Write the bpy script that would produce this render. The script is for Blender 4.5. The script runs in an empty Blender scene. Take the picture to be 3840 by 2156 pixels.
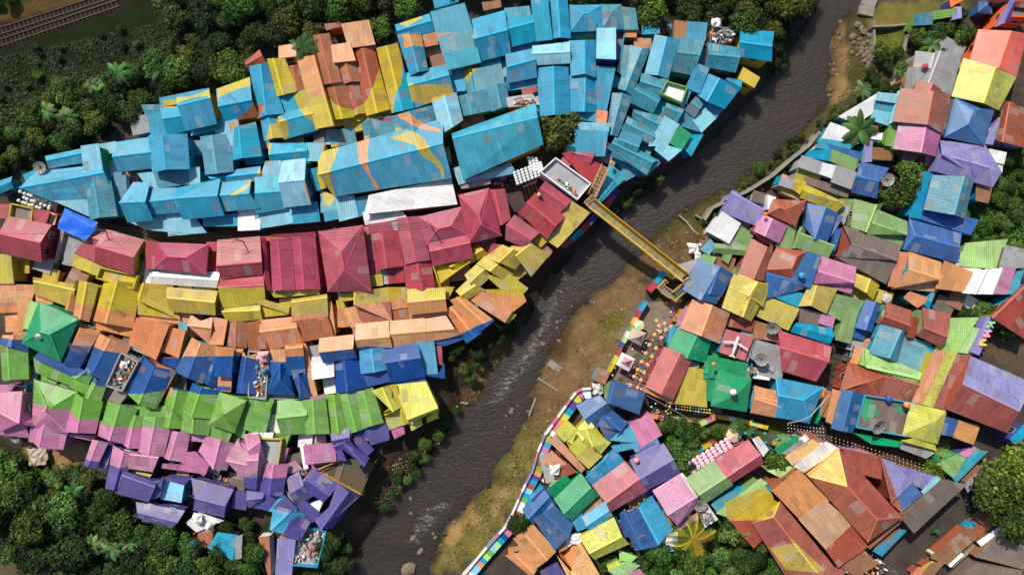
"""An Indonesian hillside kampung of painted roofs on both banks of a river, seen from straight above."""
import bpy, bmesh, math, random
from mathutils import Vector, Matrix, noise
import numpy as np
random.seed(7)
PI = math.pi
H = 113.0            # camera height over the kampung ground
W = 170.0            # metres across the picture at ground level
SC = bpy.context.scene
COL = SC.collection

# ---------------------------------------------------------------- survey helpers
def src(px, py, z=0.0):
    """point of the 3840x2156 survey picture -> metres at height z"""
    k = (H - z) / H
    return Vector(((px - 1920.0) / 3840.0 * W * k, (1078.0 - py) / 3840.0 * W * k, z))
def proj(v):
    k = H / (H - v.z)
    return (v.x * k * 3840.0 / W + 1920.0, 1078.0 - v.y * k * 3840.0 / W)
TY = {0: 0, 1: 540, 2: 1080, 3: 1616}
def tl(r, c, x, y):
    return (960 * c + x * .3734, TY[r] + y * .3734)
def D(x, y):
    return (x * 1.4907, y * 1.4907)
def tp(r, c, x, y, z=0.0):
    return src(*tl(r, c, x, y), z)
def inside(p, poly):
    x, y = p; n = len(poly); c = False; j = n - 1
    for i in range(n):
        xi, yi = poly[i]; xj, yj = poly[j]
        if (yi > y) != (yj > y) and x < (xj - xi) * (y - yi) / (yj - yi + 1e-12) + xi: c = not c
        j = i
    return c
def s2l(c):
    return tuple((v / 255 / 12.92 if v / 255 <= .04045 else ((v / 255 + .055) / 1.055) ** 2.4) for v in c)

# ---------------------------------------------------------------- paint table (sRGB of the paint itself)
PAINT = {
 'b': ((16,148,182), 'sky blue'), 'c': ((56,136,158), 'mouldy blue'), 'L': ((128,190,210), 'pale blue'),
 'B': ((12,74,142), 'royal blue'), 'C': ((56,150,190), 'turquoise blue'), 'd': ((46,96,158), 'dusty blue'),
 'm': ((166,60,80), 'magenta'), 'a': ((172,78,84), 'rose red'), 'p': ((188,116,154), 'pink'),
 'v': ((78,68,138), 'purple'), 'l': ((134,128,182), 'lavender'), 'y': ((186,164,44), 'yellow'),
 'Y': ((192,190,58), 'lemon yellow'), 'A': ((236,182,88), 'apricot'), 'o': ((206,138,86), 'orange'),
 'O': ((226,92,40), 'bright orange'), 't': ((160,88,56), 'terracotta'), 'r': ((158,78,58), 'brick red'),
 'k': ((146,98,70), 'rusty'), 'n': ((112,98,88), 'brown'), 's': ((152,152,154), 'grey'), 'w': ((222,222,222), 'white'),
 'g': ((108,160,64), 'green'), 'h': ((160,204,122), 'pale green'), 'G': ((10,142,94), 'emerald'),
 'e': ((30,86,144), 'dull royal blue'), 'i': ((124,156,92), 'muted green'), 'q': ((84,146,164), 'patched grey-blue'), 'T': ((190,138,100), 'rust-streaked')}
BANDS = [
 [(0,603),(99,625),(190,640),(250,665),(350,700),(520,722),(628,723),(686,719),(740,711),(805,700),(822,697),(927,685),(928,695),(1015,690),(1020,688),(1092,685),(1160,672),(1220,648),(1288,607),(1320,592),(1350,578),(1376,548),(1401,532),(1436,505),(1600,420)],
 [(0,729),(88,730),(175,732),(190,762),(228,769),(245,769),(280,778),(342,786),(350,790),(451,802),(540,800),(734,793),(820,783),(894,766),(975,760),(1027,758),(1118,752),(1175,750),(1215,729),(1235,737),(1288,742),(1500,760)],
 [(0,850),(170,866),(220,870),(262,880),(306,890),(390,900),(451,900),(463,896),(540,896),(609,895),(644,905),(690,909),(720,909),(721,897),(762,895),(805,887),(884,877),(920,871),(985,875),(1050,863),(1115,855),(1160,840),(1200,820),(1240,803),(1500,740)],
 [(0,869),(65,885),(88,902),(120,925),(180,947),(225,940),(240,965),(263,975),(326,991),(408,984),(436,979),(476,986),(550,995),(644,998),(760,1000),(900,985),(990,970),(1070,962),(1200,940)],
 [(0,1000),(85,1014),(115,1025),(170,1030),(195,1050),(240,1058),(256,1068),(320,1075),(363,1074),(436,1079),(455,1086),(520,1110),(600,1110),(760,1110),(1200,1110)],
 [(0,1200),(213,1155),(253,1165),(300,1176),(345,1176),(590,1205),(608,1205),(644,1187),(660,1200),(722,1203),(1200,1200)]]
BANDS = [[D(*p) for p in b] for b in BANDS]
BCOL = 'myoBgpv'
def band(p):
    k = 0
    for b in BANDS:
        y = np.interp(p[0], [q[0] for q in b], [q[1] for q in b])
        if p[1] > y: k += 1
    return BCOL[min(k, 6)]

# ---------------------------------------------------------------- river and terrain
RL = [(2230,-300),(2120,-120),(2065,0),(2035,60),(1985,140),(1940,200),(1900,245),(1850,300),(1800,345),(1740,400),(1670,450),(1600,495),(1560,530),(1500,580),(1440,640),(1400,690),(1370,740),(1330,800),(1280,870),(1250,930),(1200,1000),(1150,1050),(1110,1110),(1060,1180),(1000,1240),(960,1290),(930,1350),(900,1400),(880,1446),(820,1600),(700,1900)]
RR = [(2420,-300),(2270,-120),(2170,0),(2122,43),(2095,95),(2092,160),(2080,225),(2067,263),(2027,300),(1995,338),(1932,400),(1889,420),(1852,462),(1789,492),(1751,512),(1689,550),(1651,580),(1626,607),(1589,645),(1538,695),(1513,724),(1496,742),(1451,775),(1438,790),(1421,822),(1383,880),(1346,945),(1341,1000),(1331,1045),(1313,1075),(1270,1134),(1240,1197),(1183,1264),(1132,1309),(1100,1354),(1087,1390),(1082,1446),(1060,1600),(1000,1900)]
WZ = -2.0
def dl(x, y, z=0): return src(x * 1.4907, y * 1.4907, z)
rl = [dl(x, y, WZ) for x, y in RL]; rr = [dl(x, y, WZ) for x, y in RR]
RIV = [(v.x, v.y) for v in rl] + [(v.x, v.y) for v in reversed(rr)]
def seg_dist(P, line):
    best = np.full(len(P), 1e9)
    for a, b in zip(line[:-1], line[1:]):
        a = np.array((a[0], a[1])); b = np.array((b[0], b[1])); d = b - a
        t = np.clip(((P - a) @ d) / (d @ d), 0, 1)
        best = np.minimum(best, np.linalg.norm(P - (a + t[:, None] * d), axis=1))
    return best
def in_np(P, poly):
    c = np.zeros(len(P), bool); x = P[:, 0]; y = P[:, 1]; j = len(poly) - 1
    for i in range(len(poly)):
        xi, yi = poly[i]; xj, yj = poly[j]
        if yi != yj:
            m = ((yi > y) != (yj > y)) & (x < (xj - xi) * (y - yi) / (yj - yi) + xi)
            c ^= m
        j = i
    return c
def heights(P):
    ins = in_np(P, RIV)
    dL = seg_dist(P, rl); dR = seg_dist(P, rr)
    d = np.minimum(dL, dR)
    wid = np.where(dL < dR, 6.0, 12.0)
    up = np.clip(d / wid, 0, 1); up = up * up * (3 - 2 * up)
    z = np.where(ins, WZ - np.clip(d * .3, 0, 1.0), WZ + .02 + (0 - WZ) * up + np.clip(d * .06, 0, .1))
    n = np.array([noise.noise(Vector((x * .25, y * .25, 0))) for x, y in P]) * .55 * np.clip(.35 + d / 3, 0, 1) * (1.15 - up) + np.array([noise.noise(Vector((x * 1.3, y * 1.3, 5))) for x, y in P]) * .16 * (1.1 - up)
    return z + n
def ground_z(x, y):
    return float(heights(np.array([[x, y]]))[0])
def pip_water(x, y): return inside((x, y), RIV)

# ---------------------------------------------------------------- materials
def new_mat(name):
    m = bpy.data.materials.new(name); m.use_nodes = True
    nt = m.node_tree; nt.nodes.clear()
    o = nt.nodes.new('ShaderNodeOutputMaterial'); b = nt.nodes.new('ShaderNodeBsdfPrincipled')
    nt.links.new(b.outputs[0], o.inputs[0])
    return m, nt, b
class NB:
    def __init__(s, nt): s.nt = nt
    def n(s, t, **k):
        x = s.nt.nodes.new(t)
        for a, v in k.items(): setattr(x, a, v)
        return x
    def l(s, a, b): s.nt.links.new(a, b)
    def math(s, op, a, b=None, clamp=False):
        m = s.n('ShaderNodeMath', operation=op, use_clamp=clamp)
        for i, v in enumerate((a, b)):
            if v is None: continue
            if isinstance(v, (int, float)): m.inputs[i].default_value = v
            else: s.l(v, m.inputs[i])
        return m.outputs[0]
    def mix(s, fac, a, b, bt='MIX'):
        m = s.n('ShaderNodeMix', data_type='RGBA', blend_type=bt)
        for i, v in ((0, fac), (6, a), (7, b)):
            if isinstance(v, (int, float)): m.inputs[i].default_value = v
            elif isinstance(v, tuple): m.inputs[i].default_value = (*v[:3], 1)
            else: s.l(v, m.inputs[i])
        return m.outputs[2]
    def noise(s, vec, scale, detail=4, rough=.55):
        m = s.n('ShaderNodeTexNoise'); m.inputs['Scale'].default_value = scale
        m.inputs['Detail'].default_value = detail; m.inputs['Roughness'].default_value = rough
        s.l(vec, m.inputs['Vector']); return m.outputs[0]
    def ramp(s, f, lo, hi):
        m = s.n('ShaderNodeMapRange'); m.inputs[1].default_value = lo; m.inputs[2].default_value = hi
        m.interpolation_type = 'SMOOTHSTEP'
        s.l(f, m.inputs[0]); return m.outputs[0]
def attr_col(N, name='Col'):
    a = N.n('ShaderNodeAttribute', attribute_name=name); return a
def make_roof_mat():
    m, nt, b = new_mat('painted_roofing'); N = NB(nt)
    a = attr_col(N); st = N.n('ShaderNodeAttribute', attribute_name='sty')
    wear = N.n('ShaderNodeAttribute', attribute_name='wear')
    uv = N.n('ShaderNodeUVMap'); uv.uv_map = 'UVMap'
    geo = N.n('ShaderNodeTexCoord'); oi = N.n('ShaderNodeObjectInfo')
    off = N.n('ShaderNodeVectorMath', operation='ADD'); sc = N.n('ShaderNodeVectorMath', operation='SCALE')
    cmb = N.n('ShaderNodeCombineXYZ'); N.l(oi.outputs['Random'], cmb.inputs[0]); N.l(oi.outputs['Random'], cmb.inputs[1]); N.l(oi.outputs['Random'], cmb.inputs[2])
    N.l(cmb.outputs[0], sc.inputs[0]); sc.inputs['Scale'].default_value = 97
    N.l(geo.outputs['Object'], off.inputs[0]); N.l(sc.outputs[0], off.inputs[1]); P = off.outputs[0]
    sx = N.n('ShaderNodeSeparateXYZ'); N.l(uv.outputs[0], sx.inputs[0]); U, V = sx.outputs[0], sx.outputs[1]
    tile = N.math('LESS_THAN', st.outputs['Fac'], .5); flat = N.math('GREATER_THAN', st.outputs['Fac'], 1.5)
    notflat = N.math('SUBTRACT', 1, flat)
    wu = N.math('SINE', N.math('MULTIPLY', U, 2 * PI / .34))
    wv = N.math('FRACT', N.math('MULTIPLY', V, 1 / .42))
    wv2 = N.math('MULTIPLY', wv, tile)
    hgt = N.math('ADD', N.math('MULTIPLY', wu, .5), N.math('MULTIPLY', wv2, .9))
    # sheets of slightly different age
    br = N.n('ShaderNodeTexBrick'); br.inputs['Scale'].default_value = 1
    br.inputs['Brick Width'].default_value = 1.1; br.inputs['Row Height'].default_value = 2.1; br.inputs['Mortar Size'].default_value = .02
    br.inputs['Color1'].default_value = (0, 0, 0, 1); br.inputs['Color2'].default_value = (1, 1, 1, 1); br.inputs['Mortar'].default_value = (.35, .35, .35, 1)
    vv = N.n('ShaderNodeVectorMath', operation='ADD'); N.l(uv.outputs[0], vv.inputs[0]); N.l(sc.outputs[0], vv.inputs[1]); N.l(vv.outputs[0], br.inputs['Vector'])
    bf = N.n('ShaderNodeSeparateColor'); N.l(br.outputs['Color'], bf.inputs[0])
    # long streaks down the slope
    mp = N.n('ShaderNodeMapping'); mp.inputs['Scale'].default_value = (2.2, .28, 1); N.l(vv.outputs[0], mp.inputs[0])
    streak = N.noise(mp.outputs[0], 1.3, 5, .65)
    big = N.noise(P, .35, 4, .6); fine = N.noise(P, 5.0, 6, .75); mid = N.noise(P, 1.4, 5, .65)
    # value multiplier
    v = N.math('ADD', .34, N.math('MULTIPLY', big, .62))
    v = N.math('ADD', v, N.math('MULTIPLY', streak, .66))
    v = N.math('ADD', v, N.math('MULTIPLY', N.math('SUBTRACT', bf.outputs[0], .5), .24))
    v = N.math('ADD', v, N.math('MULTIPLY', N.math('SUBTRACT', fine, .5), .4))
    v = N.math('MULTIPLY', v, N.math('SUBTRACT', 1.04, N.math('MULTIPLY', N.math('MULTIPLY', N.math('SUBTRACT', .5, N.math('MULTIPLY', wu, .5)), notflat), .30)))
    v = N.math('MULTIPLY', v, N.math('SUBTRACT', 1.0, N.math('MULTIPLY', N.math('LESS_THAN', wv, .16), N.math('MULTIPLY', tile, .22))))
    tint = N.n('ShaderNodeHueSaturation'); N.l(a.outputs['Color'], tint.inputs['Color'])
    N.l(N.math('ADD', .488, N.math('MULTIPLY', oi.outputs['Random'], .024)), tint.inputs['Hue'])
    r2 = N.math('FRACT', N.math('MULTIPLY', oi.outputs['Random'], 17.3))
    N.l(N.math('ADD', .86, N.math('MULTIPLY', r2, .18)), tint.inputs['Saturation'])
    N.l(v, tint.inputs['Value'])
    # faded, chalky paint, worst along patches
    fade = N.math('MULTIPLY', N.ramp(mid, .58, .85), .12)
    c1 = N.mix(fade, tint.outputs[0], (.62, .66, .66))
    # black mould blotches and speckle
    wr = wear.outputs['Fac']
    sp = N.noise(P, 3.2, 8, .82)
    th = N.math('SUBTRACT', .72, N.math('MULTIPLY', wr, .165))
    mould = N.math('MULTIPLY', N.math('GREATER_THAN', N.math('ADD', N.math('MULTIPLY', sp, .7), N.math('MULTIPLY', mid, .35)), th), N.math('ADD', .35, N.math('MULTIPLY', wr, .25)))
    c2 = N.mix(mould, c1, (.018, .02, .02))
    # rust and bare patches where the wear is heavy
    vo = N.noise(P, .9, 2, .4)
    rust = N.math('MULTIPLY', N.math('GREATER_THAN', vo, N.math('SUBTRACT', .86, N.math('MULTIPLY', wr, .16))), .55)
    c3 = N.mix(rust, c2, (.16, .075, .04))
    # odd replaced sheets: bare metal, rusty, or sun-bleached
    ps = N.n('ShaderNodeTexWhiteNoise'); ps.noise_dimensions = '1D'; N.l(N.math('ADD', bf.outputs[0], oi.outputs['Random']), ps.inputs['W'])
    sel = N.math('MULTIPLY', N.math('GREATER_THAN', ps.outputs[0], N.math('SUBTRACT', .97, N.math('MULTIPLY', wr, .10))), .34)
    c3 = N.mix(sel, c3, (.34, .33, .31))
    sel2 = N.math('MULTIPLY', N.math('LESS_THAN', ps.outputs[0], N.math('MULTIPLY', wr, .08)), .4)
    c3 = N.mix(sel2, c3, (.20, .11, .07))
    # grime creeping down from the ridge and up from the eaves in soft stains
    st_ = N.noise(P, .7, 6, .7)
    c3 = N.mix(N.math('MULTIPLY', N.ramp(st_, .52, .78), N.math('ADD', .18, N.math('MULTIPLY', wr, .4))), c3, (.05, .045, .035))
    N.l(c3, b.inputs['Base Color'])
    b.inputs['Roughness'].default_value = .50; b.inputs['Specular IOR Level'].default_value = .48
    bp = N.n('ShaderNodeBump'); bp.inputs['Strength'].default_value = .5; bp.inputs['Distance'].default_value = .012
    N.l(N.math('MULTIPLY', N.math('ADD', hgt, fine), notflat), bp.inputs['Height']); N.l(bp.outputs[0], b.inputs['Normal'])
    return m
def simple(name, col, rough=.7, metal=0, var=.35, scale=3.0, bump=0, spec=.4):
    m, nt, b = new_mat(name); N = NB(nt)
    tc = N.n('ShaderNodeTexCoord'); f = N.noise(tc.outputs['Object'], scale, 5, .65)
    c = s2l(col)
    c1 = N.mix(f, tuple(v * (1 - var) for v in c), tuple(min(1, v * (1 + var)) for v in c))
    N.l(c1, b.inputs['Base Color']); b.inputs['Roughness'].default_value = rough; b.inputs['Metallic'].default_value = metal
    b.inputs['Specular IOR Level'].default_value = spec
    if bump:
        bp = N.n('ShaderNodeBump'); bp.inputs['Strength'].default_value = bump; bp.inputs['Distance'].default_value = .1
        N.l(f, bp.inputs['Height']); N.l(bp.outputs[0], b.inputs['Normal'])
    return m
def make_painted(name, rough=.65, grime=.35, scale=1.5):
    m, nt, b = new_mat(name); N = NB(nt); a = attr_col(N)
    tc = N.n('ShaderNodeTexCoord'); f = N.noise(tc.outputs['Object'], scale, 6, .7); g = N.noise(tc.outputs['Object'], scale * 6, 4, .7)
    h = N.n('ShaderNodeHueSaturation'); N.l(a.outputs['Color'], h.inputs['Color'])
    N.l(N.math('ADD', .62, N.math('ADD', N.math('MULTIPLY', f, .45), N.math('MULTIPLY', g, .25))), h.inputs['Value'])
    c = N.mix(N.math('MULTIPLY', N.ramp(f, .5, .8), grime), h.outputs[0], (.06, .055, .045))
    N.l(c, b.inputs['Base Color']); b.inputs['Roughness'].default_value = rough; b.inputs['Specular IOR Level'].default_value = .3
    return m
M = {}
M['roof'] = make_roof_mat()
M['wall'] = make_painted('painted_plaster', .8, .4)
M['paint'] = make_painted('gloss_paint', .5, .12, 2.5)
M['glass'] = simple('dark_window_glass', (22, 26, 30), .12, 0, .4, 1.5, 0, .6)
M['metal'] = simple('galvanised_metal', (150, 150, 150), .45, .6, .3)
M['dish'] = simple('dish_mesh', (150, 148, 142), .6, .2, .3)
M['rock'] = simple('river_rock', (112, 98, 84), .85, 0, .5, 1.2, .6)
M['concrete'] = simple('old_concrete', (132, 126, 114), .85, 0, .45, .9, .3)
M['wood'] = simple('weathered_wood', (60, 46, 38), .85, 0, .4, 2)  # sleeper tone also deepened to put shade on the railway
M['steel'] = simple('rail_steel', (70, 58, 52), .5, .4, .3)  # darkened with the sleepers, railway shade put into the colour
M['bark'] = simple('bark', (74, 60, 46), .9, 0, .4, 3, .4)
M['asphalt'] = simple('asphalt', (64, 60, 58), .85, 0, .4, .5, .2)
M['pave'] = simple('paving', (118, 106, 92), .85, 0, .35, .8, .2)
M['canvas'] = simple('canvas', (206, 190, 178), .8, 0, .12, 2)
M['tarp'] = simple('blue_tarpaulin', (6, 96, 208), .55, 0, .18, .6, .5)
M['rubber'] = simple('black_rubber', (22, 22, 24), .7)
M['skin'] = simple('skin', (128, 84, 60), .6)
def make_leaf():
    m, nt, b = new_mat('leaves'); N = NB(nt); a = attr_col(N); oi = N.n('ShaderNodeObjectInfo')
    h = N.n('ShaderNodeHueSaturation'); N.l(a.outputs['Color'], h.inputs['Color'])
    N.l(N.math('ADD', .475, N.math('MULTIPLY', oi.outputs['Random'], .045)), h.inputs['Hue'])
    r2 = N.math('FRACT', N.math('MULTIPLY', oi.outputs['Random'], 31.7))
    N.l(N.math('ADD', .5, N.math('MULTIPLY', r2, .7)), h.inputs['Value'])
    N.l(h.outputs[0], b.inputs['Base Color']); b.inputs['Roughness'].default_value = .6; b.inputs['Specular IOR Level'].default_value = .25
    tr = N.n('ShaderNodeBsdfTranslucent'); N.l(h.outputs[0], tr.inputs[0])
    mx = N.n('ShaderNodeMixShader'); mx.inputs[0].default_value = .22
    N.l(b.outputs[0], mx.inputs[1]); N.l(tr.outputs[0], mx.inputs[2])
    out = [n for n in nt.nodes if n.type == 'OUTPUT_MATERIAL'][0]; N.l(mx.outputs[0], out.inputs[0])
    return m
M['leaf'] = make_leaf()

# ---------------------------------------------------------------- mesh helpers
class MB:
    """collects faces with a colour each; build() links ONE mesh object"""
    def __init__(s): s.v = []; s.f = []; s.c = []; s.m = []
    def add(s, vs, fs, col=None):
        o = len(s.v); s.v += [tuple(v) for v in vs]
        for f in fs: s.f.append([i + o for i in f]); s.c.append(col or (1, 1, 1))
        return s
    def box(s, c, size, rz=0, col=None, top=None):
        x, y, z = size[0] / 2, size[1] / 2, size[2] / 2; R = Matrix.Rotation(rz, 3, 'Z')
        t = top or 1
        vs = [Vector(c) + R @ Vector(p) for p in ((-x,-y,-z),(x,-y,-z),(x,y,-z),(-x,y,-z),(-x*t,-y*t,z),(x*t,-y*t,z),(x*t,y*t,z),(-x*t,y*t,z))]
        return s.add(vs, [(0,3,2,1),(4,5,6,7),(0,1,5,4),(1,2,6,5),(2,3,7,6),(3,0,4,7)], col)
    def tube(s, a, b, r0, r1=None, n=6, col=None, cap=True):
        a = Vector(a); b = Vector(b); r1 = r0 if r1 is None else r1; d = (b - a).normalized()
        u = d.cross(Vector((0, 0, 1)) if abs(d.z) < .9 else Vector((1, 0, 0))).normalized(); w = d.cross(u)
        vs = [p + (u * math.cos(2*PI*i/n) + w * math.sin(2*PI*i/n)) * r for p, r in ((a, r0), (b, r1)) for i in range(n)]
        fs = [(i, (i+1) % n, n + (i+1) % n, n + i) for i in range(n)]
        if cap: fs += [tuple(reversed(range(n))), tuple(range(n, 2*n))]
        return s.add(vs, fs, col)
    def lathe(s, c, prof, n=12, cols=None, ax=None):
        c = Vector(c); vs = []; o = len(s.v)
        for r, z in prof:
            for i in range(n):
                p = Vector((r * math.cos(2*PI*i/n), r * math.sin(2*PI*i/n), z))
                if ax: p = ax @ p
                vs.append(c + p)
        s.v += [tuple(v) for v in vs]
        for k in range(len(prof) - 1):
            for i in range(n):
                s.f.append([o+k*n+i, o+k*n+(i+1) % n, o+(k+1)*n+(i+1) % n, o+(k+1)*n+i])
                s.c.append((cols[i % len(cols)] if cols else (1, 1, 1)))
        return s
    def prism(s, pts, z0, z1, col=None, side=None):
        """pts xy polygon; z0,z1 scalars or lists"""
        n = len(pts); a = sum(pts[i][0]*pts[(i+1)%n][1]-pts[(i+1)%n][0]*pts[i][1] for i in range(n))
        if a < 0: pts = list(reversed(pts))
        vs = [(p[0], p[1], z0) for p in pts] + [(p[0], p[1], z1) for p in pts]
        s.add(vs, [tuple(reversed(range(n))), tuple(range(n, 2*n))], col)
        s.add(vs, [(i, (i+1) % n, n+(i+1) % n, n+i) for i in range(n)], side or col)
        return s
    def build(s, name, mat, parent=None, smooth=False, loc=None):
        me = bpy.data.meshes.new(name)
        off = Vector(loc) if loc is not None else Vector((0, 0, 0))
        me.from_pydata([(v[0]-off.x, v[1]-off.y, v[2]-off.z) for v in s.v], [], s.f)
        at = me.color_attributes.new('Col', 'FLOAT_COLOR', 'CORNER')
        cc = []
        for f, c in zip(s.f, s.c): cc += [c[0], c[1], c[2], 1.0] * len(f)
        if len(cc) == len(me.loops) * 4: at.data.foreach_set('color', cc)
        me.materials.append(mat)
        if smooth: me.polygons.foreach_set('use_smooth', [True] * len(me.polygons))
        o = bpy.data.objects.new(name, me); COL.objects.link(o)
        if parent: o.parent = parent
        o.location = off
        return o
def tag(o, label=None, cat=None, group=None, kind=None):
    if label: o['label'] = label
    if cat: o['category'] = cat
    if group: o['group'] = group
    if kind: o['kind'] = kind
    return o
def empty(name, loc, label=None, cat=None, group=None):
    o = bpy.data.objects.new(name, None); COL.objects.link(o); o.location = loc; o.empty_display_size = .5
    return tag(o, label, cat, group)
def part(name, mb, mat, parent, smooth=False):
    """mb in world coordinates, parent an Empty at its location"""
    o = mb.build(name, mat, None, smooth, loc=(0, 0, 0))
    o.parent = parent
    pl = parent.location if parent.parent is None else parent.parent.location
    me = o.data
    L = Vector(pl); me.transform(Matrix.Translation(-L))
    return o
def copy_tree(o, parent=None):
    c = o.copy(); COL.objects.link(c)
    if parent: c.parent = parent
    for ch in list(o.children): copy_tree(ch, c)
    return c
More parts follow.
